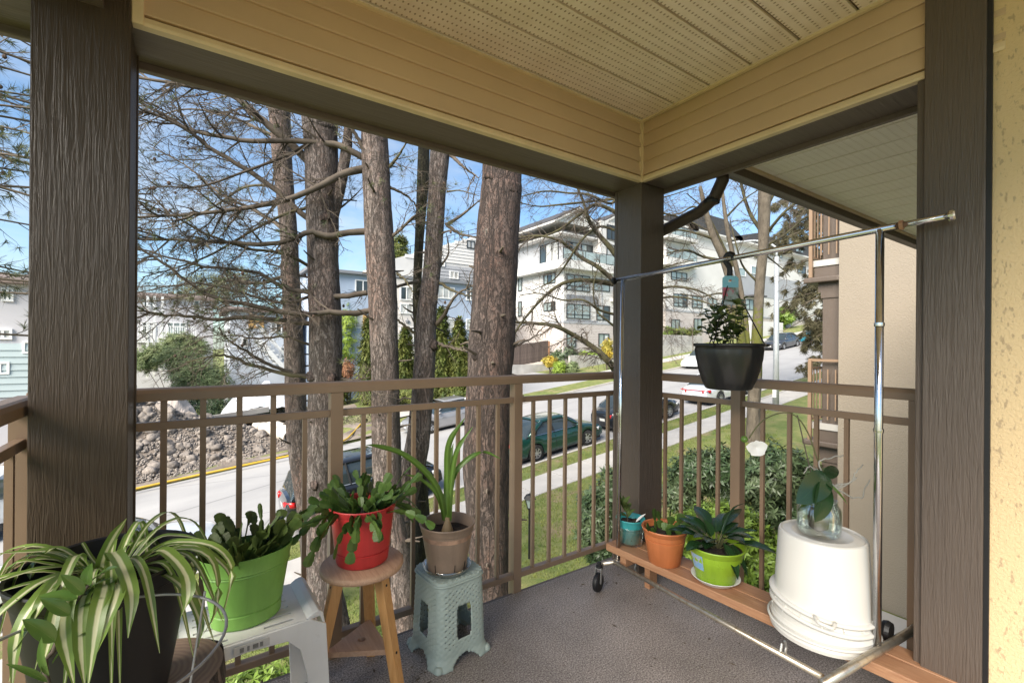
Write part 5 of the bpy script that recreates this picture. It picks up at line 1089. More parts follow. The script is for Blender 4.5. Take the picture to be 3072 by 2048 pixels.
for x0, y0, x1, y1 in ((2215,802,2236,830),(2252,797,2276,825)): pwin(a2, 'y', YB-.051, x0, y0, x1, y1, cols=1, fm='wframe_w')
for x0, y0, x1, y1 in ((2386,743,2410,760),(2392,795,2416,822),(2395,870,2416,888),(2330,760,2345,775)): pwin(a2, 'y', YB-.052, x0, y0, x1, y1, cols=2)
guard(a2, XC-.9, XC+4.5, YB-.9, 11.1); guard(a2, XC-.9, XC+4.5, YB-.9, 13.7)
MB().bx(XC+16.5, XC+19.5, YB-1.4, YB-.06, 8.0, 8.18).build('door_canopy', M['roofd'], a2, world=True)
# blue building
bl = thing('blue_house', 'long blue rendered house with a white bay, behind the cedars', 'building', (16, 40, zt(16, 37)))
YL = 37.; tl0 = pt(930, 812, Y=YL); tl1 = pt(1500, 860, Y=YL); zt0 = pt(1200, 836, Y=YL).z
MB().bx(tl0.x, tl1.x, YL, YL+11, -5, zt0).build('wall', M['bblue'], bl, world=True)
MB().bx(tl0.x-.3, tl1.x+.3, YL-.45, YL+11.3, zt0, zt0+.22).build('roof_edge', M['bgrey'], bl, world=True)
x0, x1 = pt(1184, 900, Y=YL).x, pt(1256, 900, Y=YL).x; MB().bx(x0, x1, YL-.35, YL, -4, zt0-.05).build('white_bay', M['bcream'], bl, world=True)
for x0, y0, x1, y1, c, at_, g in ((1065,838,1112,882,2,YL,'glass_d'),(1065,944,1115,985,2,YL,'curt'),(1200,858,1238,902,2,YL-.35,'curt'),(1200,910,1238,942,2,YL-.35,'curt'),(1200,980,1240,1040,2,YL-.35,'curt'),(1312,858,1363,898,3,YL,'curt'),(1398,862,1424,902,2,YL,'glass_d'),(1318,953,1362,998,2,YL,'curt'),(1398,956,1424,990,2,YL,'curt'),(1320,1040,1360,1070,2,YL,'curt'),(960,840,1005,880,2,YL,'curt')): pwin(bl, 'y', at_-.001, x0, y0, x1, y1, cols=c, fm='wframe_w', gm=g, fw=.08)
A = pt(1088, 945, Y=YL); B = pt(1114, 984, Y=YL); MB().bx(A.x, B.x, YL-.13, YL-.095, B.z, A.z).build('plywood_board', M['bwood'], bl, world=True)
p = pt(1222, 962, Y=YL-.36); MB().lathe([(.12,-.2),(.2,0),(.04,.1),(.02,.25)], 8, p).build('wall_lamp', M['bgrey'], bl, world=True)
# siding clad block behind it
sb = thing('siding_block', 'pale siding clad block stepping uphill behind the blue house', 'building', (24, 56, 0)); YK = 53.
def lap(par, prof, y, z0, z1, m, step=.42):
    n = int((z1-z0)/step)
    for i in range(n):
        za = z0+i*step; xs_ = prof(za+step/2)
        if xs_: MB().prism([(y, za), (y-.09, za), (y-.03, za+step), (y, za+step)], 'x', *xs_).build('siding_board', m, par, world=True)
P1 = [pt(1120, 800, Y=YK), pt(1186, 775, Y=YK), pt(1431, 708, Y=YK), pt(1560, 672, Y=YK)]; zlow = -2
MB().prism([(P1[0].x, zlow), (P1[3].x, zlow), (P1[3].x, P1[3].z), (P1[2].x, P1[2].z), (P1[1].x, P1[1].z), (P1[0].x, P1[0].z)], 'y', YK, YK+12).build('wall', M['bwhite'], sb, world=True)
def pr1(z):
    if z > P1[3].z: return None
    xl = P1[0].x
    for a, c in zip(P1, P1[1:]):
        if a.z <= z <= c.z: xl = a.x+(c.x-a.x)*(z-a.z)/(c.z-a.z)
    return (xl, P1[3].x)
zmid = pt(1380, 792, Y=YK).z
lap(sb, pr1, YK-.001, zmid, P1[3].z, M['bwhite']); lap(sb, lambda z: (pt(1310, 800, Y=YK).x, P1[3].x), YK-.001, zmid-5.4, zmid, M['bgrey2'])
for x0, y0, x1, y1, g in ((1400,720,1424,747,'curt'),(1349,812,1375,838,'glass_d'),(1322,780,1334,800,'curt')): pwin(sb, 'y', YK-.09, x0, y0, x1, y1, cols=2, fm='wframe_w' if y0 > 750 else 'wframe', gm=g, fw=.1)
for q in frange(0, 1, 9):
    p = P1[1].lerp(P1[3], q); MB().bx(p.x-.03, p.x+.03, YK+.3, YK+.36, p.z-.1, p.z+1.0).build('roof_rail_post', M['wframe'], sb, world=True)
MB().bar(P1[1]+V((0,.33,1.0)), P1[3]+V((0,.33,1.0)), .06, .06).build('roof_rail', M['wframe'], sb, world=True)
# houses on the left
M['paleb'] = mat('pale blue white siding', (.56,.60,.66), .8, .08, .6)
def house(label, x0, x1, y0, y1, ztop, wall, roofm, rise, wins, fm='wframe_w'):
    zg = zt((x0+x1)/2, y0)-2; h_ = thing('house', label, 'building', ((x0+x1)/2, (y0+y1)/2, zg))
    MB().bx(x0, x1, y0, y1, zg, ztop).build('wall', M[wall], h_, world=True); xm = (y0+y1)/2
    MB().prism([(y0-.5, ztop-.02), (y0-.5, ztop+.15), (xm, ztop+rise), (y1+.5, ztop+.15), (y1+.5, ztop-.02)], 'x', x0-.4, x1+.4).build('roof', M[roofm], h_, world=True)
    for wx0, wy0, wx1, wy1, c, g in wins: pwin(h_, 'y', y0-.001, wx0, wy0, wx1, wy1, cols=c, fm=fm, gm=g, fw=.09)
    return h_
Y1 = 47.; zh = pt(460, 893, Y=Y1).z
h1 = house('pale house with white balcony rails, seen through the branches on the left', pt(360, 900, Y=Y1).x, pt(640, 900, Y=Y1).x, Y1, Y1+9, zh, 'housegrey', 'roofb', .8, [(430,895,470,925,2,'curt'),(500,965,560,1010,3,'glass_t'),(580,900,615,930,2,'glass_d'),(425,965,470,1005,2,'curt')])
xa, xb = pt(400, 950, Y=Y1-1.6).x, pt(590, 950, Y=Y1-1.6).x; z1 = pt(480, 1018, Y=Y1-1.6).z
MB().bx(xa, xb, Y1-1.7, Y1-.002, z1-.25, z1).build('balcony_floor', M['white'], h1, world=True)
MB().bx(xa, xb, Y1-1.7, Y1-1.62, z1+1.0, z1+1.08).build('balcony_rail', M['white'], h1, world=True)
bm_ = MB().bx(-.03,.03,-.03,.03,0,1.0).mesh('baluster', M['white'])
for x in frange(xa+.05, xb-.05, 26): piece('baluster', bm_, (x, Y1-1.66, z1), h1)
for px_ in (443, 463, 487): x = pt(px_, 950, Y=Y1-1.6).x; MB().bx(x-.08, x+.08, Y1-1.74, Y1-1.58, z1-3, zh).build('balcony_post', M['white'], h1, world=True)
Y2 = 38.; zh2 = pt(760, 935, Y=Y2).z
h2 = house('white and blue house with outside stair, left of the trunks', pt(690, 950, Y=Y2).x, pt(905, 950, Y=Y2).x, Y2, Y2+8, zh2, 'paleb', 'roofb', .6, [(725,1012,744,1040,1,'glass_d'),(812,960,860,1000,3,'curt'),(840,1040,870,1075,2,'curt')])
A = pt(770, 945, Y=Y2-.15); B = pt(792, 985, Y=Y2-.15); MB().bx(A.x-.5, B.x, Y2-.12, Y2-.003, B.z, A.z).build('plywood_board', M['bwood'], h2, world=True)
sA = pt(770, 1012, Y=Y2-1.2); sB = pt(860, 1110, Y=Y2-1.2)
for i in range(9): q = sA.lerp(sB, i/8); MB().bx(q.x-.35, q.x+.35, Y2-1.7, Y2-.5, q.z-.1, q.z).build('stair_step', M['white'], h2, world=True)
for dy in (-1.72, -.5): MB().bar(sA+V((0,dy+1.2,.95)), sB+V((0,dy+1.2,.95)), .08, .10).build('stair_rail', M['white'], h2, world=True); MB().bar(sA+V((0,dy+1.2,-.1)), sB+V((0,dy+1.2,-.1)), .06, .30).build('stair_stringer', M['white'], h2, world=True)
Y3 = 30.; zh3 = pt(40, 850, Y=Y3).z
h3 = house('pale grey house with teal lower storey at the far left edge', pt(-120, 900, Y=Y3).x, pt(150, 900, Y=Y3).x, Y3, Y3+9, zh3, 'housegrey', 'roofb', .9, [(5,862,42,905,2,'glass_d'),(-20,985,38,1018,2,'curt'),(68,1022,110,1060,1,'glass_d'),(-30,1085,30,1122,2,'curt')])
za, zb_ = pt(60, 1030, Y=Y3).z, pt(60, 1150, Y=Y3).z
for i in range(8): z = zb_-.6+i*(za-zb_+.6)/8; MB().prism([(Y3-.002, z), (Y3-.07, z), (Y3-.03, z+(za-zb_+.6)/8), (Y3-.002, z+(za-zb_+.6)/8)], 'x', pt(-120, 900, Y=Y3).x, pt(150, 900, Y=Y3).x).build('siding_board', M['teal_w'], h3, world=True)
# retaining walls, fences
rw_ = thing('retaining_wall', 'stained concrete garden wall in front of the white block', 'wall', (29, 31.6, -1.5))
def wall_seg(par, x0, x1, y0, y1, ztop, m='conc_d', seg=2.4):
    n = max(1, round((x1-x0)/seg))
    for i in range(n):
        a, c = x0+(x1-x0)*i/n, x0+(x1-x0)*(i+1)/n; MB().bx(a+.006, c-.006, y0, y1, zt(a, y0)-.5, ztop).build('wall_panel', M[m], par, world=True, bevel=.012)
wall_seg(rw_, 28.0, 34.6, 31.6, 31.85, zt(29, 31.6)+1.35)
wl = thing('retaining_wall', 'low concrete wall below the wooden fence', 'wall', (26.5, 34.0, -1.5)); wall_seg(wl, 22.8, 27.9, 33.9, 34.1, zt(25, 34)+.95)
r3 = thing('retaining_wall', 'pale concrete wall with hedge above, left of the white car', 'wall', (44, 30, 0.5)); wall_seg(r3, 38.5, 46.5, 30.4, 30.7, zt(42, 30.4)+1.9); wall_seg(r3, 38.0, 47, 29.2, 29.4, zt(42, 29.2)+.8)
r4 = thing('retaining_wall', 'white concrete wall beyond the lamp pole', 'wall', (58, 30, 2)); wall_seg(r4, 55, 63, 29.6, 29.9, zt(58, 29.6)+2.0, 'bwhite')
fn = thing('wooden_fence', 'dark weathered board fence beside the white block', 'fence', (25.5, 34.6, -1.3)); M['fence'] = mat('weathered fence board', (.135,.10,.085), .9, .3, 4, rnd=.35)
fbm = MB().bx(0, .19, 0, .025, 0, 1.9).mesh('fence_board', M['fence'])
for i in range(24): x = 23.0+.2*i; piece('fence_board', fbm, (x, 34.5, zt(x, 34.5)+.95+random.uniform(0,.04)), fn)
for z in (.25, 1.4): MB().bar((23, 34.56, zt(23,34.5)+.95+z), (27.8, 34.56, zt(27.8,34.5)+.95+z), .05, .09).build('fence_rail', M['fence'], fn, world=True)
MB().bx(27.8, 27.95, 34.45, 34.6, -1.6, 1.7).build('fence_post', M['plank'], fn, world=True)
# ------------------------------------------------------------------ building plot
pl = thing('rubble_pile', 'heap of pale stones and earth on the plot across the street', 'rubble', (-1.0, 27.5, zt(-1, 27.5)))
b = MB(); nx, ny = 44, 26; x0, x1, y0, y1 = -9.5, 4.4, 24.3, 33.
def mound(x, y):
    h = 3.5*math.exp(-((x+3.4)/3.2)**2-((y-28.2)/2.5)**2)+1.1*math.exp(-((x-1.0)/2.6)**2-((y-27.2)/1.7)**2); return zt(x, y)+.1+h*(1+.16*noise.noise(V((x*1.2,y*1.2,2))))-.12
for j in range(ny+1):
    for i in range(nx+1): x, y = x0+(x1-x0)*i/nx, y0+(y1-y0)*j/ny; b.v.append((x, y, mound(x, y)))
for j in range(ny):
    for i in range(nx): k = j*(nx+1)+i; b.f.append((k, k+1, k+nx+2, k+nx+1))
b.build('earth_heap', M['dirt'], pl, world=True, smooth=True)
def stone_mesh(seed):
    random.seed(seed); bm = bmesh.new(); bmesh.ops.create_icosphere(bm, subdivisions=3, radius=1)
    for v in bm.verts: v.co *= 1+.38*noise.noise(v.co*1.3+V((seed*7,0,0)))+.16*noise.noise(v.co*3.5+V((0,seed*3,0)))+.07*noise.noise(v.co*8); v.co.z *= .75
    me = bpy.data.meshes.new('stone'); bm.to_mesh(me); bm.free(); me.materials.append(M['rock']); me.polygons.foreach_set('use_smooth', [True]*len(me.polygons)); return me
SM = [stone_mesh(i) for i in range(6)]; random.seed(9)
for i in range(300):
    x = random.gauss(-2.4, 2.4); y = random.uniform(24.4, 28.2); s_ = random.choice((.08,.10,.13,.16,.2,.26)); z = mound(x, y)
    if not (x0 < x < x1): continue
    piece('stone', random.choice(SM), (x, y, z+s_*.05), pl, rot=(random.uniform(-.5,.5), random.uniform(-.5,.5), random.uniform(0,6)), scl=(s_*random.uniform(.8,1.4), s_*random.uniform(.8,1.2), s_))
pb = MB()
for i in range(6000):
    x = random.gauss(-1.5, 3.2); y = random.uniform(24.0, 28.6)
    if not (x0 < x < x1): continue
    s_ = random.uniform(.03,.10); z = mound(x, y)+s_*.3; o = len(pb.v); pb.v += [(x+s_*random.uniform(.6,1.3),y,z), (x-s_,y+s_*.3,z), (x,y+s_,z), (x,y-s_*random.uniform(.6,1.2),z), (x+s_*.2,y,z+s_*random.uniform(.5,1)), (x,y,z-s_)]; pb.f += [(o+a,o+b_,o+4) for a, b_ in ((0,2),(2,1),(1,3),(3,0))]
stuff(pb.build('pebbles', M['rock'], pl, world=True))
def tarp(label, px0, px1, yy, zlo, hgt, m, seed):
    xa, xb = pt(px0, 1150, Y=yy).x, pt(px1, 1150, Y=yy).x; b_ = MB(); n = 30; W_ = 3.2
    for j in range(17):
        for i in range(n+1):
            u, v = i/n, j/16; x = xa+(xb-xa)*u; y = yy-1.2+W_*v; e = math.sin(PI*min(1, max(0, u)))**.5*math.sin(PI*min(1, .12+v*.88))**.7
            b_.v.append((x, y, zt(x, y)+zlo+hgt*e*(1+.35*noise.noise(V((u*4, v*3, seed))))+.10*noise.noise(V((u*13, v*9, seed)))))
    for j in range(16):
        for i in range(n): k = j*(n+1)+i; b_.f.append((k, k+1, k+n+2, k+n+1))
    o = b_.build('tarpaulin', m); return tag(o, label, 'tarpaulin')
M['tarpw'] = mat('white plastic sheet', (.66,.68,.72), .45, .06, 2, .03, 3); M['tarpg'] = mat('brown grey ground sheet', (.40,.35,.31), .7, .25, 2, .03, 3)
tarp('white plastic sheet draped over the left end of the plot', 405, 545, 33.5, .2, 2.5, M['tarpw'], 1)
tarp('large pale tent sheet behind the bushes and left of the trunks', 650, 900, 32.5, .2, 2.5, M['tarpw'], 5)
tarp('brown grey sheet over the top of the stone heap', 395, 600, 29.8, 1.2, 1.7, M['tarpg'], 8)
bin_ = thing('waste_bin', 'black bin standing among the weeds on the plot', 'bin', (3.4, 28.4, zt(3.4, 28.4)+.1)); MB().lathe([(.36,0),(.42,.95),(.46,.97),(.46,1.02),(.40,1.0)], 16).build('body', M['dark'], bin_); MB().lathe([(.47,1.02),(.40,1.12),(.001,1.16)], 16).build('lid', M['dark'], bin_)
M['pipe'] = mat('pale concrete pipe', (.55,.49,.42), .8, .12, 4)
for i, (dx, lab) in enumerate(((0, 'left of two pale concrete pipes lying on the plot'), (.62, 'right of two pale concrete pipes lying on the plot'))):
    p = gp(868, 1340); cp = thing('concrete_pipe', lab, 'pipe', (p.x+dx, p.y+.4, zt(p.x, p.y)+.45), R(14), 'concrete pipes'); o = MB().lathe([(.21,0),(.29,0),(.29,2.3),(.21,2.3),(.21,0)], 24).build('barrel', M['pipe'], cp, auto=40); o.rotation_euler = (R(-80), 0, R(18)); o2 = MB().lathe([(.295,1.9),(.33,1.92),(.33,2.3),(.295,2.3)], 24).build('socket', M['pipe'], cp, auto=40); o2.rotation_euler = o.rotation_euler
M['hose'] = mat('yellow hose', (.52,.33,.03), .5, .1, 5)
hp = []
for px_, py_ in ((200,1512),(410,1466),(500,1446),(620,1420),(760,1390),(889,1363),(960,1345),(1031,1322),(1058,1300),(1085,1270),(1110,1245)):
    q = gp(px_, py_, .2); hp.append(V((q.x, q.y, zt(q.x, q.y)+.22)))
tag(MB().tube(cr(hp, 70), .045, 7).build('yellow_hose', M['hose'], smooth=True), 'yellow hose lying along the far edge of the road', 'hose')
bd = tag(MB().bx(-1.6, 1.6, -.03, .03, 0, .32).build('plank_board', M['concrete'], bevel=.01), 'grey board lying on the weeds above the stones', 'board'); q = gp(690, 1265); bd.location = (q.x, 30.0, zt(q.x, 30)+1.3); bd.rotation_euler = (.2, -.10, .05)
# ================================================================== TREES AND SHRUBS
random.seed(31)
def trunk_mesh(path, n=30, step=.09, rough=.07, seed=0):
    # path = [(point, radius)] from the top down
    pts = [V(p) for p, r_ in path]; rad = [r_ for p, r_ in path]; tot = sum((a-b_).length for a, b_ in zip(pts, pts[1:])); m = max(6, int(tot/step))
    P2 = cr(pts, m); b_ = MB(); x = V((1,0,0))
    for i, p in enumerate(P2):
        u = i/m*(len(rad)-1); k = min(int(u), len(rad)-2); r_ = rad[k]+(rad[k+1]-rad[k])*(u-k); t_ = (P2[min(i+1,m)]-P2[max(i-1,0)]).normalized(); x = (x-t_*x.dot(t_)).normalized(); y = t_.cross(x)
        for j in range(n):
            a = 2*PI*j/n; c, s_ = math.cos(a), math.sin(a); q = V((c*2.2, s_*2.2, p.z*1.1+seed)); rr = r_*(1+rough*noise.noise(q)+rough*.9*abs(noise.noise(V((c*6, s_*6, p.z*2.2+seed)))) + rough*.4*noise.noise(V((c*14, s_*14, p.z*9+seed)))); b_.v.append(tuple(p+(x*c+y*s_)*rr))
    for i in range(m):
        for j in range(n): b_.f.append((i*n+j, i*n+(j+1) % n, (i+1)*n+(j+1) % n, (i+1)*n+j))
    return b_
def px_path(ks, D, grow=None):
    out_ = []
    for x, y, w_ in ks: out_.append((pt(x, y, D=D), w_/FPX*D/2))
    lp, lr = out_[-1]; pp, _ = out_[-2]; d = (lp-pp).normalized(); zg = zt(lp.x, lp.y)-.15
    if lp.z > zg:
        k = (lp.z-zg)/max(.2, -d.z); e = lp+V((d.x*k*.6, d.y*k*.6, zg-lp.z)); out_.append((lp.lerp(e,.55), lr*1.04)); out_.append((e, lr*1.25))
    fp_, fr0 = out_[0]; sp_2, _ = out_[1]; d = (fp_-sp_2).normalized(); out_.insert(0, (fp_+d*5, fr0*.72)); return out_
def knot(par, p, r_, d, m): 
    b_ = MB(); P_ = [p-d*r_*.5, p+d*r_*.02, p+d*r_*.10, p+d*r_*.12]; b_.tube(P_, [r_*.9, r_*.7, r_*.45, r_*.1], 11, True, .3); b_.build('branch_knot', M[m], par, world=True, smooth=True)
def wig(p, d, L_, n, wob, droop):
    out_ = [p.copy()]; d = d.normalized()
    for i in range(n):
        d = (d+V((random.uniform(-wob,wob), random.uniform(-wob,wob), random.uniform(-wob,wob)-droop))).normalized(); p = p+d*L_/n; out_.append(p.copy())
    return out_
def twigs(mb, P_, r0, dens, L_, lev, wob=.28, droop=.04, tips=None, spread=.8, n0=4, rmin=.0032):
    # side shoots along a branch polyline
    m = len(P_)-1
    tot = sum((a-b_).length for a, b_ in zip(P_, P_[1:])); k = max(1, int(tot*dens))
    for _ in range(k):
        u = random.uniform(.12, 1)*m; i = min(int(u), m-1); p = P_[i].lerp(P_[i+1], u-i); t_ = (P_[i+1]-P_[i]).normalized()
        s_ = t_.orthogonal().normalized(); s_ = Matrix.Rotation(random.uniform(0, 2*PI), 3, t_) @ s_; s_.z *= .7
        d = (t_*random.uniform(.35,1)+s_*spread).normalized(); l = L_*random.uniform(.4,1.2)*(1-.35*u/m); q = wig(p, d, l, n0, wob, droop); r_ = r0*random.uniform(.45,.75)
        mb.tube(q, [r_*(1-.72*j/n0) for j in range(n0+1)], 4, False)
        if lev > 1: twigs(mb, q, max(rmin, r_*.7), dens*(1.7 if lev > 2 else 1.3), l*.5, lev-1, wob, droop, tips, spread, 3, rmin)
        elif tips is not None: tips.append((q[-1], (q[-1]-q[-2]).normalized()))
    return mb
def tuft(mb, p, d, L_, n, wd=.0035):
    s0 = d.orthogonal().normalized()
    for i in range(n):
        a = random.uniform(0, 2*PI); s_ = Matrix.Rotation(a, 3, d) @ s0; v = (d*random.uniform(.1,1.1)+s_*random.uniform(.4,1)).normalized(); l = L_*random.uniform(.6,1.1); w_ = v.cross(V((random.uniform(-1,1),random.uniform(-1,1),.3))).normalized()*wd; q = p-d*random.uniform(0,L_*.6); o = len(mb.v)
        mb.v += [tuple(q-w_), tuple(q+w_), tuple(q+v*l+V((0,0,-.1*l)))]; mb.f.append((o,o+1,o+2))
def cone_at(mb, p, s_): mb.lathe([(s_*.25,-s_),(s_*.75,-s_*.5),(s_*.8,0),(s_*.5,s_*.7),(.002,s_)], 6, p)
def pxb(ks, D0_, D1_): 
    n = len(ks)-1; return [pt(x, y, D=D0_+(D1_-D0_)*i/n) for i, (x, y) in enumerate(ks)]
TR_ = {}
def pine(key, label, ks, D, m='bark', knots=(), seed=0, rough=.06):
    path = px_path(ks, D); base = path[-1][0]; t_ = thing('pine_tree', label, 'tree', (base.x, base.y, base.z), 0, 'pines on the front lawn')
    trunk_mesh(path, rough=rough, seed=seed).build('trunk', M[m], t_, world=True, smooth=True); TR_[key] = (t_, D)
    for x, y, s_ in knots:
        p = pt(x, y, D=D); p = p-_f*(path[2][1]*.86); knot(t_, p, s_, (-_f+V((0,0,.3))).normalized(), 'bark_r')
    sb_ = MB(); P2 = cr([p for p, r_ in path], 60)
    for _ in range(22):
        i = random.randint(12, 50); r_ = path[min(len(path)-2, int(i/60*(len(path)-1)))][1]; a = random.uniform(0, 2*PI); d = V((math.cos(a), math.sin(a), random.uniform(-.1,.5))).normalized(); p0 = P2[i]+d*r_*.8; l = random.uniform(.08,.4); sb_.tube(wig(p0, d, l, 3, .2, .02), [.022,.018,.014,.008], 5)
    stuff(sb_.build('dead_stubs', M['twig'], t_, world=True))
    return t_
pine('t5', 'thickest reddish barked trunk, right of the others', [(1508,470,118),(1505,560,121),(1493,700,126),(1488,800,131),(1478,1000,132),(1468,1150,131),(1461,1305,132),(1457,1400,136),(1468,1660,118),(1478,1780,100)], 5.3, knots=((1480,540,.10),(1480,700,.09),(1500,845,.08),(1432,1060,.08),(1490,1078,.09),(1475,1370,.09),(1415,1355,.07)), seed=1, m='bark_r')
pine('t4', 'slim reddish trunk second from the right, leaning left toward its foot', [(1322,430,57),(1312,560,52),(1297,800,52),(1281,936,57),(1275,1070,62),(1264,1218,63),(1250,1348,72),(1214,1500,70),(1205,1616,67),(1222,1800,66),(1240,1900,66)], 8.0, knots=((1295,845,.09),(1298,1030,.12),(1270,1262,.1)), seed=2)
pine('t3', 'grey straight trunk in the middle of the row', [(1122,350,76),(1124,420,76),(1132,600,80),(1140,760,84),(1150,936,83),(1155,1100,80),(1158,1300,82),(1165,1500,81),(1188,1650,76),(1212,1850,74)], 7.2, knots=((1128,690,.10),(1150,940,.09),(1140,1090,.08),(1180,1150,.09)), seed=3)
pine('t2', 'thick grey forked trunk, second from the left', [(955,300,100),(960,380,98),(966,560,92),(970,800,86),(976,1000,92),(976,1150,92),(965,1280,84),(958,1500,76),(975,1750,92),(1020,1946,80)], 7.2, knots=((985,660,.10),(950,1125,.10),(1010,1130,.08),(960,1440,.09)), seed=4)
pine('t1', 'slender leftmost trunk with many bare branches', [(830,280,58),(838,340,58),(850,520,52),(866,700,48),(872,820,48),(884,1100,56),(890,1260,60),(905,1400,62),(925,1520,64)], 9.0, knots=((862,540,.08),(880,900,.08)), seed=5)
t4b = pine('t4b', 'dark mossy thin trunk just behind the slim reddish one', [(1272,420,34),(1268,560,34),(1258,712,27),(1250,900,24),(1252,1000,20),(1262,1300,18),(1268,1560,44),(1262,1700,44)], 8.5, 'bark_d', seed=6)
t2, D2 = TR_['t2']
q = [(pt(1048, 360, D=7.2), .065), (pt(1040, 440, D=7.2), .08), (pt(1020, 560, D=7.2), .085), (pt(998, 650, D=7.2), .09), (pt(985, 720, D=7.2), .10), (pt(975, 800, D=7.2), .09)]; q.insert(0, (q[0][0]+V((.3,0,3)), .05))
trunk_mesh(q, 18, seed=9).build('fork', M['bark'], t2, world=True, smooth=True)
needle, cones = MB(), MB()
def branches(key, specs, dens=5.5, L_=.75, lev=2, tuf=.25, m='twig', wob=.28, droop=.02):
    t_, D = TR_[key]; tw = MB(); tips = []
    for ks, w_, dd in specs:
        P_ = cr(pxb(ks, D, D+dd), 22); P_ = [p+V((random.uniform(-.012,.012),)*3) for p in P_]; r_ = w_/FPX*D/2
        MB().tube(P_, [max(.006, r_*(1-.75*i/22)) for i in range(23)], 7, False, .06).build('branch', M['twig_m' if random.random() < .25 else m], t_, world=True, smooth=True)
        twigs(tw, P_[2:], max(.007, r_*.42), dens, L_, lev, wob, droop, tips)
    stuff(tw.build('twigs', M[m], t_, world=True))
    nb, cb = MB(), MB()
    for p, d in tips:
        if random.random() < tuf: tuft(nb, p, d, .11, 16)
        elif random.random() < .004: cone_at(cb, p, random.uniform(.015,.03))
    if nb.v: stuff(nb.build('needles', M['needle'], t_, world=True))
    if cb.v: stuff(cb.build('cones', M['cone'], t_, world=True))
branches('t3', [([(1100,505),(1034,520),(954,561),(860,598),(759,620),(580,643),(405,652)], 24, -1.2), ([(1096,478),(1024,440),(969,431),(870,422),(759,424),(670,411),(567,388),(491,344),(405,300)], 21, -.8), ([(1098,695),(1034,699),(980,708),(928,696),(870,720),(803,732),(714,729),(625,725),(536,720),(400,718)], 21, -1.),
    ([(1100,878),(1011,889),(900,873),(848,859),(759,814),(625,801),(536,779),(405,743)], 17, -.6), ([(1128,500),(1092,449),(1060,390),(1030,330)], 19, -.3), ([(1119,931),(1056,940),(989,936),(915,944),(803,926),(714,908),(625,886),(536,823),(473,779),(405,730)], 19, -1.4), ([(1160,720),(1200,690),(1240,650),(1262,640)], 12, -.2), ([(1165,560),(1200,575),(1235,600),(1260,640)], 10, .3), ([(1170,500),(1200,460),(1225,415)], 11, -.3), ([(1190,820),(1215,840),(1240,880)], 9, -.2)], dens=9, L_=1.0, lev=3, tuf=.035)
branches('t2', [([(950,505),(839,402),(759,339),(696,286),(625,268),(520,250),(405,232)], 26, -.6), ([(960,690),(848,589),(732,504),(625,442),(558,388),(480,350),(405,330)], 18, -1.), ([(940,970),(759,953),(647,957),(567,948),(487,944),(405,930)], 15, -.9), ([(960,1131),(893,1127),(759,1095),(692,1069),(643,1066),(560,1085)], 14, -.7), ([(880,1118),(800,1090),(740,1055),(696,1029),(655,985)], 12, -.9),
    ([(930,800),(850,760),(740,745),(620,700),(500,640),(405,600)], 11, -1.2), ([(940,620),(860,640),(760,690),(640,760),(540,800),(430,830)], 10, -1.), ([(1010,1135),(1060,1140),(1110,1130)], 12, 0), ([(950,880),(880,905),(800,900),(700,870),(600,850),(500,860),(405,880)], 10, -1.3), ([(945,1040),(860,1010),(780,1015),(700,1005),(610,1010)], 9, -1.), ([(945,420),(850,470),(720,520),(600,560),(500,560),(405,570)], 10, -1.1), ([(1000,640),(1050,600),(1090,560)], 8, .2)], dens=9, L_=1.0, lev=3, tuf=.03)
branches('t1', [([(866,700),(780,640),(660,580),(560,500),(450,440)], 12, 1.0), ([(870,820),(780,850),(690,840),(590,880),(480,900),(405,905)], 11, .6), ([(878,980),(800,960),(720,930),(640,940),(550,920)], 10, .8), ([(850,420),(760,380),(660,340),(540,330),(410,380)], 11, .8), ([(845,560),(740,560),(640,620),(520,680),(410,690)], 9, .5)], dens=8, L_=1.1, lev=3, tuf=.03)
branches('t4', [([(1340,672),(1369,695),(1404,708),(1440,712)], 12, -.6), ([(1345,672),(1391,641),(1440,600)], 12, -.6), ([(1350,462),(1387,498),(1436,534)], 13, -.7), ([(1308,975),(1333,945),(1346,918),(1373,882),(1430,850)], 15, -.8), ([(1315,846),(1373,878),(1420,889)], 11, -.5), ([(1308,1029),(1369,1047),(1415,1053)], 11, -.5), ([(1256,842),(1177,864),(1101,880),(1060,890)], 11, -.4), ([(1262,1015),(1195,962),(1170,945)], 11, .3), ([(1320,800),(1345,760),(1340,700)], 8, .2), ([(1340,575),(1380,572),(1436,588)], 6, -.4), ([(1275,640),(1235,660),(1170,720)], 9, .2)], dens=5.5, L_=.8, lev=3, tuf=.01)
branches('t5', [([(1540,1040),(1600,1010),(1650,960)], 8, .4), ([(1440,1060),(1380,1040)], 9, .5)], dens=2.5, L_=.4, tuf=0)
# left edge: needle bearing pine boughs beside the post
lp_ = thing('pine_tree', 'needle bearing pine boughs left of the wide post', 'tree', (-6.0, 8.2, zt(-6, 8.2)), 0, 'pines on the front lawn')
trunk_mesh([(V((-6.1,8.2,9)), .12), (V((-6.05,8.2,4)), .2), (V((-6,8.2,0)), .25), (V((-6,8.2,zt(-6,8.2)-.1)), .3)], seed=7).build('trunk', M['bark'], lp_, world=True, smooth=True)
tw, nb, cb, tips = MB(), MB(), MB(), []
for i in range(34):
    z = random.uniform(.5, 6.5); e = pt(random.uniform(-60,480), random.uniform(20,1050), D=random.uniform(5.2, 7)); a = V((-6.05, 8.2, e.z+random.uniform(-.4,.8))); P_ = cr([a, a.lerp(e,.5)+V((0,0,random.uniform(-.2,.35))), e], 16)
    MB().tube(P_, [.03*(1-.7*j/16) for j in range(17)], 6, False).build('branch', M['twig'], lp_, world=True, smooth=True); twigs(tw, P_[4:], .010, 4.2, .7, 2, .3, .03, tips)
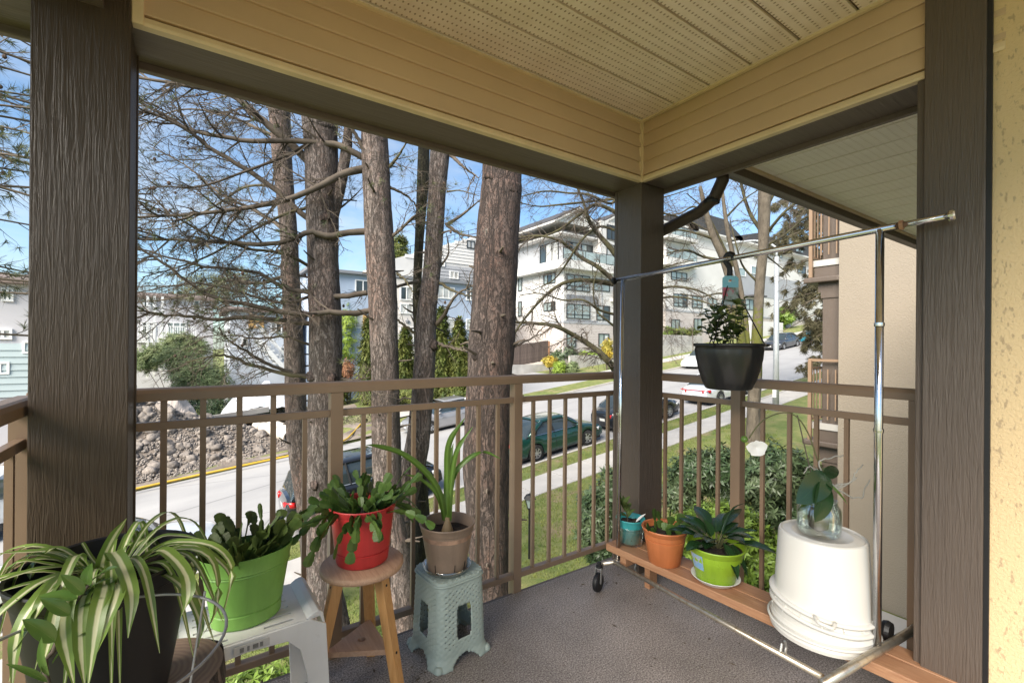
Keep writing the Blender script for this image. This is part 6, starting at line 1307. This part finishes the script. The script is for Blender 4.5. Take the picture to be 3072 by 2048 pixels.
for p, d in tips:
    k = random.random()
    px_ = CXP+FPX*(p-CAM).dot(_r)/(p-CAM).dot(_f)
    if k < (.8 if px_ < 120 else .14 if px_ < 520 else .05): tuft(nb, p, d, .14, 26)
    elif k > .93: cone_at(cb, p, .03)
stuff(tw.build('twigs', M['twig'], lp_, world=True)); stuff(nb.build('needles', M['needle'], lp_, world=True)); stuff(cb.build('cones', M['cone'], lp_, world=True))
# weeping birch behind the corner post
DB = 12.; bt = thing('birch_tree', 'weeping mossy branched tree behind the corner post', 'tree', (0,0,0)); bp = gp(1888, 1400); bt.location = (bp.x, bp.y, zt(bp.x, bp.y))
DB = (bp-CAM).dot(_f)
def birch_path(ks): return [(pt(x, y, D=DB), w_/FPX*DB/2) for x, y, w_ in ks]
trunk_mesh(birch_path([(1885,300,20),(1880,500,34),(1872,700,46),(1868,900,56),(1874,1100,64),(1882,1262,70),(1888,1410,76)]), 18, .2, seed=12).build('trunk', M['bark_b'], bt, world=True, smooth=True)
M['branch_m'] = mat('dark mossy branch bark', (.045,.038,.022), .95, .3, 5, .01, 30, col2=(.085,.078,.033)); tw = MB()
BR = [([(1872,560),(1835,610),(1770,585),(1704,579),(1632,574),(1555,592)], 16), ([(1872,600),(1835,598),(1681,614),(1614,619),(1550,606)], 14), ([(1870,650),(1793,614),(1748,637),(1659,699),(1550,722)], 20), ([(1870,880),(1835,837),(1788,797),(1739,770),(1686,726),(1623,708),(1550,712)], 24), ([(1872,860),(1835,851),(1748,840),(1686,851),(1632,890),(1579,949),(1540,1005)], 26), ([(1868,1160),(1845,1110),(1820,1080),(1788,1047),(1726,1007),(1659,976),(1592,969),(1535,966)], 36),
  ([(1870,800),(1835,748),(1784,690),(1762,650),(1748,600),(1720,540)], 26), ([(1870,700),(1800,680),(1745,720),(1700,790),(1660,840),(1600,870)], 14), ([(1870,950),(1800,930),(1750,900),(1690,900),(1620,880),(1560,885)], 13), ([(1870,520),(1800,500),(1740,530),(1680,520),(1600,540)], 11), ([(1872,1000),(1820,960),(1790,930),(1780,860),(1800,780)], 12),
  ([(1870,700),(1920,640),(1990,640),(2060,660),(2120,690)], 14), ([(1872,850),(1930,830),(2000,800),(2080,780)], 14), ([(1872,900),(1940,880),(2010,860),(2090,870),(2150,900)], 18), ([(1872,930),(1940,905),(2020,890),(2110,905),(2160,930)], 14), ([(1872,980),(1950,970),(2020,990),(2080,1010)], 9), ([(1870,640),(1940,600),(2000,590),(2090,560)], 11)]
for ks, w_ in BR:
    P_ = cr([pt(x, y, D=DB+random.uniform(-.6,.6) if i else DB) for i, (x, y) in enumerate(ks)], 20); r_ = w_/FPX*DB/2
    MB().tube(P_, [max(.012, r_*(.68-.48*i/20)) for i in range(21)], 7, False, .12).build('branch', M['branch_m'], bt, world=True, smooth=True)
    twigs(tw, P_[1:], max(.011, r_*.20), 5.2, 1.35, 3, .24, .10, None, .8, 5, .0065)
stuff(tw.build('twigs', M['twig'], bt, world=True))
# mossy many stemmed tree on the lawn to the right
gp0 = gp(2264, 1334); DG = (gp0-CAM).dot(_f); rt2 = thing('maple_tree', 'bare many stemmed tree with yellow green moss, behind the hanging basket', 'tree', (gp0.x, gp0.y, zt(gp0.x, gp0.y)))
M['bark_m'] = None
t = NT('grey bark with moss on the lower trunk'); t.p(Roughness=.92)
bk_ = t.mix(t.ramp(t.noise(6, 6, .7, st=(1,1,.4)), [(.3, 0.), (.7, 1.)]), (.06,.048,.035), (.155,.13,.098))
mz0, mz1 = pt(2270, 1115, D=DG).z-zt(gp0.x, gp0.y), pt(2270, 900, D=DG).z-zt(gp0.x, gp0.y)
if t.tc is None: t.tc = t.n('TexCoord')
sz_ = t.n('SeparateXYZ'); t.l(t.tc.outputs['Object'], sz_.inputs[0]); mr = t.n('MapRange'); mr.inputs[1].default_value = mz0-.8; mr.inputs[2].default_value = mz1+.6; t.l(sz_.outputs[2], mr.inputs[0])
mk = t.ramp(mr.outputs[0], [(0, .05), (.22, .62), (.75, .5), (1, .1)]); mm = t.n('Math', operation='MULTIPLY_ADD'); mm.inputs[1].default_value = 1.; t.l(t.noise(5.5, 6, .7), mm.inputs[0]); t.l(mk, mm.inputs[2])
t.col(t.mix(t.ramp(mm.outputs[0], [(.98, 0.), (1.12, 1.)]), bk_, (.095,.10,.018))); t.bump(t.noise(20, 5, st=(1,1,.3)), .03); M['bark_m'] = t.m
def gpath(ks, D): return [(pt(x, y, D=D), w_/FPX*D/2) for x, y, w_ in ks]
trunk_mesh(gpath([(2330,300,16),(2308,450,26),(2295,560,34),(2292,656,34),(2290,736,27),(2281,831,27),(2275,927,27),(2271,1022,31),(2267,1120,34),(2260,1240,35),(2262,1345,46)], DG), 20, .14, seed=14).build('trunk', M['bark_m'], rt2, world=True, smooth=True)
for ks in ([(2100,560,10),(2119,640,16),(2138,704,20),(2173,783,22),(2205,895,26),(2224,1022,26),(2250,1160,26)], [(2165,560,8),(2175,640,11),(2188,720,13),(2215,830,14),(2236,960,16),(2246,1080,16),(2256,1200,18)], [(2175,880,12),(2190,940,18),(2215,1000,18),(2240,1080,18),(2254,1180,16)]):
    trunk_mesh(gpath(ks, DG), 12, .2, seed=len(ks)).build('stem', M['bark_m'], rt2, world=True, smooth=True)
tw = MB()
GB = [([(2290,700),(2250,640),(2225,560),(2215,480)], 16), ([(2300,700),(2350,640),(2400,600),(2450,590)], 12), ([(2295,740),(2360,700),(2420,650),(2480,640)], 10), ([(2173,783),(2110,770),(2060,750),(2000,760)], 12), ([(2150,720),(2090,700),(2030,690),(1985,705)], 11), ([(2119,640),(2080,620),(2040,640),(1990,650)], 9), ([(2290,640),(2330,560),(2350,480)], 14), ([(2205,895),(2160,880),(2100,890),(2040,880)], 9), ([(2276,850),(2230,800),(2210,740),(2190,660)], 9), ([(2180,650),(2230,600),(2290,560)], 8), ([(2290,760),(2340,800),(2370,830)], 7), ([(2200,800),(2120,640),(2060,580)], 9), ([(2300,560),(2250,500),(2190,470)], 9)]
for ks, w_ in GB:
    P_ = cr([pt(x, y, D=DG+random.uniform(-.8,.8) if i else DG) for i, (x, y) in enumerate(ks)], 16); r_ = w_/FPX*DG/2
    MB().tube(P_, [max(.012, r_*(.85-.55*i/16)) for i in range(17)], 6, False, .06).build('branch', M['branch_m'], rt2, world=True, smooth=True); twigs(tw, P_[1:], max(.012, r_*.30), 3.4, 1.9, 3, .25, .02, None, .7, 5, .008)
stuff(tw.build('twigs', M['twig'], rt2, world=True))
# hanging pine bough by the next wing
hpn = gp(2460, 1120); D9 = 24.; np_ = thing('pine_tree', 'drooping brown green pine in front of the far block, beside the brown balcony', 'tree', (26.0, 8.8, zt(26, 8.8)))
M['needle_b'] = leafmat('olive brown needles', (.075,.068,.035), (.15,.135,.075), .7, .12)
trunk_mesh([(V((26.0,8.6,11)), .15), (V((26.0,8.7,6)), .22), (V((26,8.8,zt(26,8.8)-.1)), .34)], 16, .3, seed=15).build('trunk', M['bark'], np_, world=True, smooth=True)
tw, nb, tips = MB(), MB(), []
for i in range(72):
    y = random.uniform(560, 1110); u = (y-560)/550; x = 2475-random.uniform(10, 60+170*math.sin(PI*min(1,u*.9+.15)))*(1 if random.random() < .8 else .5); e = pt(x, y, D=random.uniform(22.5, 25)); a = V((26, 8.7, e.z+random.uniform(.3,1.6))); P_ = cr([a, a.lerp(e,.55)+V((0,0,.25)), e], 12)
    MB().tube(P_, [.045*(1-.75*j/12) for j in range(13)], 5, False).build('branch', M['twig'], np_, world=True, smooth=True); twigs(tw, P_[3:], .014, 2.6, .9, 2, .25, .12, tips, .6)
for p, d in tips:
    for _ in range(4): tuft(nb, p+V((random.uniform(-.1,.1),)*3), (d+V((0,0,-.7))).normalized(), .30, 16, .016)
b_ = nb; stuff(tw.build('twigs', M['twig'], np_, world=True)); o = nb.build('needles', M['needle_b'], np_, world=True); stuff(o)
# ---- shrubs built from leaf clusters
def leafblob(mb, c, rx, ry, rz, n, l, w_, ros=6, up=.35, flat=.7, bias=1.0):
    for _ in range(n):
        v = V((random.gauss(0,1), random.gauss(0,1), random.gauss(0,1))).normalized(); k = random.uniform(.25,1)**.5; bump_ = 1+.42*noise.noise(v*2.6+V(c))+.2*noise.noise(v*6+V(c)); p = V((c[0]+v.x*rx*k*bump_, c[1]+v.y*ry*k*bump_, c[2]+v.z*rz*k*bump_))
        ax = (v+V((0,0,up))).normalized(); s0 = ax.orthogonal().normalized()
        for j in range(ros):
            s_ = Matrix.Rotation(2*PI*j/ros+random.uniform(-.4,.4), 3, ax) @ s0; d = (s_+ax*random.uniform(-.5, flat)).normalized(); e = d.cross(ax).normalized()*w_*random.uniform(.4,.6); ll = l*random.uniform(.7,1.15); o = len(mb.v); m_ = p+d*ll*.5; dn = ax*-.03*ll
            mb.v += [tuple(p), tuple(m_-e), tuple(p+d*ll+dn), tuple(m_+e)]; mb.f.append((o,o+1,o+2,o+3))
def shrub(name, label, blobs, m, l, w_, n, ros=6, group=None, stems=6, **k):
    c0 = blobs[0]; zg = zt(c0[0], c0[1])+.1; t_ = thing(name, label, 'shrub' if 'tree' not in name else 'tree', (c0[0], c0[1], zg), 0, group); mb = MB(); vol = sum(b_[3]*b_[4]*b_[5] for b_ in blobs)
    for b_ in blobs: leafblob(mb, b_[:3], *b_[3:], max(8, int(n*b_[3]*b_[4]*b_[5]/vol)), l, w_, ros, **k)
    mb.build('foliage', m, t_, world=True); tw_ = MB()
    for i in range(stems):
        b_ = random.choice(blobs); e = V((b_[0]+random.uniform(-.6,.6)*b_[3], b_[1]+random.uniform(-.6,.6)*b_[4], b_[2]+b_[5]*.4)); s_ = V((c0[0]+random.uniform(-.15,.15), c0[1]+random.uniform(-.15,.15), zg-.1)); tw_.tube(cr([s_, s_.lerp(e,.5)+V((random.uniform(-.1,.1),random.uniform(-.1,.1),0)), e], 6), [.03,.028,.025,.022,.02,.016,.012], 5)
    stuff(tw_.build('stems', M['twig'], t_, world=True)); return t_
M['rhodo'] = leafmat('dark blue green leathery leaf', (.040,.075,.030), (.115,.155,.078), .33, .12, 1.2); M['laurel'] = leafmat('fresh green glossy leaf', (.10,.18,.025), (.22,.32,.06), .35, .3, 1.2); M['willow'] = leafmat('soft grey green leaf', (.17,.23,.10), (.31,.36,.18), .6, .35, .8)
M['cedar'] = leafmat('cedar hedge green', (.045,.075,.014), (.14,.15,.035), .7, .15, 1.5); M['yel'] = leafmat('spring yellow green leaf', (.24,.36,.05), (.40,.50,.10), .6, .4, .6); M['redb'] = leafmat('reddish brown leaf', (.25,.10,.06), (.36,.19,.10), .7, .2, .8); M['weed'] = leafmat('olive weeds', (.13,.155,.065), (.25,.24,.13), .7, .2, .6); M['gold'] = leafmat('golden leaf', (.50,.36,.05), (.45,.42,.10), .6, .3, 1.)
def blobs_px(L2, D): return [(*pt(x, y, D=D), rx/FPX*D, rx/FPX*D*.8, ry/FPX*D) for x, y, rx, ry in L2]
shrub('rhododendron', 'dark leathery shrub on the lawn just left of the corner post', blobs_px([(1790,1560,62,110),(1830,1480,46,80),(1815,1660,52,70),(1880,1600,60,110)], 7.6), M['rhodo'], .13, .035, 1500, 7, stems=10)
shrub('rhododendron', 'big dark leathery shrub behind the right railing, left part', blobs_px([(2080,1420,80,64),(2150,1410,90,62),(2040,1480,70,50),(2190,1470,70,50)], 8.0), M['rhodo'], .13, .036, 1700, 7, stems=8)
shrub('rhododendron', 'big dark leathery shrub behind the right railing, nearest the next wing', blobs_px([(2330,1420,90,85),(2400,1450,80,95),(2270,1450,70,70),(2390,1560,90,80),(2300,1540,60,60)], 7.6), M['rhodo'], .13, .036, 2000, 7, stems=8)
shrub('laurel_shrub', 'bright green low shrubs below the right railing', blobs_px([(2060,1600,80,70),(2140,1560,80,60),(2230,1600,80,70),(2290,1680,90,90),(2100,1700,90,80),(2200,1720,80,70),(2030,1690,60,60)], 6.2), M['laurel'], .095, .034, 2600, 6, stems=10)
shrub('laurel_shrub', 'bright green low shrub at the foot of the house below the white stool', [(*pt(760, 2010, D=5.0)[:2], pt(760, 2010, D=5.0).z-.3, .55, .4, .4), (*pt(850, 1990, D=5.0)[:2], pt(850, 1990, D=5.0).z-.35, .5, .4, .36)], M['laurel'], .10, .03, 420, 6)
random.seed(77)
for i, (x, y0, y1, w_, D, lab) in enumerate(((1105,950,1190,46,33,'leftmost pointed cedar in front of the blue house'),(1214,985,1190,46,32,'pointed cedar below the white bay of the blue house'),(1322,925,1200,50,31,'tallest pointed cedar, right of the slim reddish trunk'),(1376,955,1200,46,31,'pointed cedar second from the thickest trunk'),(1430,940,1200,46,30,'pointed cedar next to the thickest trunk'),(1010,1090,1200,40,34,'low rounded cedar left of the pointed ones'))):
    top_, bot = pt(x, y0, D=D), pt(x, y1, D=D); zg = min(bot.z, zt(bot.x, bot.y)+.1); t_ = thing('cedar_tree', lab, 'tree', (bot.x, bot.y, zg), 0, 'cedars across the street'); mb = MB(); R0 = w_/FPX*D; Hc = top_.z-zg
    for _ in range(2300):
        u = random.random()**.8; a = random.uniform(0, 2*PI); r_ = R0*(1-u)**.55*(min(1, .35+u*5))*random.uniform(.72,1.06)*(1+.2*noise.noise(V((a*1.2, u*6, i)))); p = V((bot.x+math.cos(a)*r_, bot.y+math.sin(a)*r_, zg+Hc*u)); d = V((math.cos(a)*.6, math.sin(a)*.6, random.uniform(-.9,.9))).normalized(); e = V((-math.sin(a), math.cos(a), random.uniform(-.4,.4)))*random.uniform(.06,.13); l = random.uniform(.15,.34); o = len(mb.v); mb.v += [tuple(p-e*.5), tuple(p+e*.5), tuple(p+d*l+e*.4), tuple(p+d*l*1.1-e*.3)]; mb.f.append((o,o+1,o+2,o+3))
    mb.build('foliage', M['cedar'], t_, world=True); MB().tube([(bot.x,bot.y,zg-.1),(bot.x,bot.y,zg+Hc*.9)], [.14,.02], 6).build('trunk', M['twig'], t_, world=True)
    core = MB().lathe([(R0*.62,.1*Hc),(R0*.60,.4*Hc),(R0*.35,.75*Hc),(.02,.97*Hc)], 12, (bot.x,bot.y,zg)); core.build('inner_twigs', M['cedar'], t_, world=True)
S = lambda n_, lab, L2, D, m, l, w_, n, **k: shrub(n_, lab, blobs_px(L2, D), M[m], l, w_, n, **k)
S('willow_shrub', 'soft grey green bush on the plot, lower of two', [(600,1130,80,60),(560,1100,60,50),(640,1160,60,40),(520,1070,50,36)], 30, 'willow', .24, .05, 3000, up=.9)
S('willow_shrub', 'darker green bush on the plot, above the softer one', [(540,1030,56,36),(480,1060,50,30),(440,1080,46,34),(590,1040,40,30)], 34, 'willow', .26, .06, 2200, up=.9)
S('weeds', 'dark green weeds behind the stone heap under the top rail', [(640,1225,60,30),(720,1220,60,32),(780,1225,60,36),(560,1205,50,24)], 29, 'rhodo', .25, .06, 1100)
S('weeds', 'golden brown weeds below the grey board', [(670,1300,40,22),(640,1290,30,20)], 25, 'redb', .18, .03, 320)
S('weeds', 'brown weeds beside the yellow hose behind the trunks', [(1060,1270,70,26),(1110,1255,50,30),(1000,1265,40,26)], 27, 'weed', .20, .04, 600)
S('weeds', 'dark bushes behind the silver saloon', [(1250,1180,90,30),(1380,1190,90,34),(1150,1190,70,30)], 30, 'cedar', .22, .06, 1100)
S('spring_tree', 'small tree with fresh yellow green leaves left of the cedars', [(1030,1030,42,60),(1045,960,30,40),(1020,1090,30,30)], 36, 'yel', .20, .07, 900)
S('weeds', 'reddish brown bush at the foot of the yellow green tree', [(1045,1110,24,34)], 34, 'redb', .2, .05, 260)
S('garden_shrub', 'green shrub on the concrete wall, below the brick base', [(1700,1060,42,24),(1670,1070,30,18)], 44, 'rhodo', .3, .10, 420)
S('garden_shrub', 'golden leaved shrub before the concrete wall', [(1650,1085,26,16)], 41, 'gold', .25, .08, 240)
S('garden_shrub', 'light green shrub standing left before the concrete wall', [(1680,1105,24,24)], 40.5, 'yel', .25, .08, 260)
S('garden_shrub', 'light green shrub standing right before the concrete wall', [(1717,1105,22,22)], 40.5, 'willow', .25, .08, 260)
S('garden_shrub', 'low flowering plants on the wall beside the brick entrance', [(1765,1065,44,14),(1800,1070,30,12)], 45, 'yel', .3, .10, 300)
S('garden_shrub', 'bush with orange green leaves close to the corner post', [(1822,1050,18,34)], 40, 'gold', .3, .10, 240)
S('hedge', 'clipped dark hedge above the pale wall', [(2050,997,60,14),(2020,997,40,14)], 53, 'cedar', .3, .12, 500)
S('cedar_hedge', 'yellow green cedar hedge beside the corner post uphill', [(2005,1015,18,34)], 51, 'laurel', .35, .12, 340)
S('cedar_hedge', 'green hedge behind the lamp pole', [(2360,945,36,28),(2342,985,16,24)], 66, 'laurel', .45, .16, 420)
S('far_tree', 'grey brown bare treetops far behind the left branches', [(640,860,90,46),(720,830,60,36),(560,890,60,36)], 62, 'weed', .7, .10, 800, up=1.2)
S('far_tree', 'dark green treetop behind the siding clad block', [(1200,740,26,40),(1195,790,34,40)], 62, 'cedar', .6, .16, 500)
sp2 = thing('young_tree', 'thin bare sapling on the verge beside the white car', 'tree', (36.2, 24.6, zt(36.2, 24.6)+.1)); tw = MB(); P_ = [V((0,0,0)),V((.02,0,1.2)),V((0,.03,2.4)),V((.05,0,3.6))]; MB().tube(P_, [.05,.04,.03,.015], 6).build('trunk', M['twig'], sp2); twigs(tw, P_[1:], .018, 5, 1.2, 2, .2, -.03, None, .5); stuff(tw.build('twigs', M['twig'], sp2))
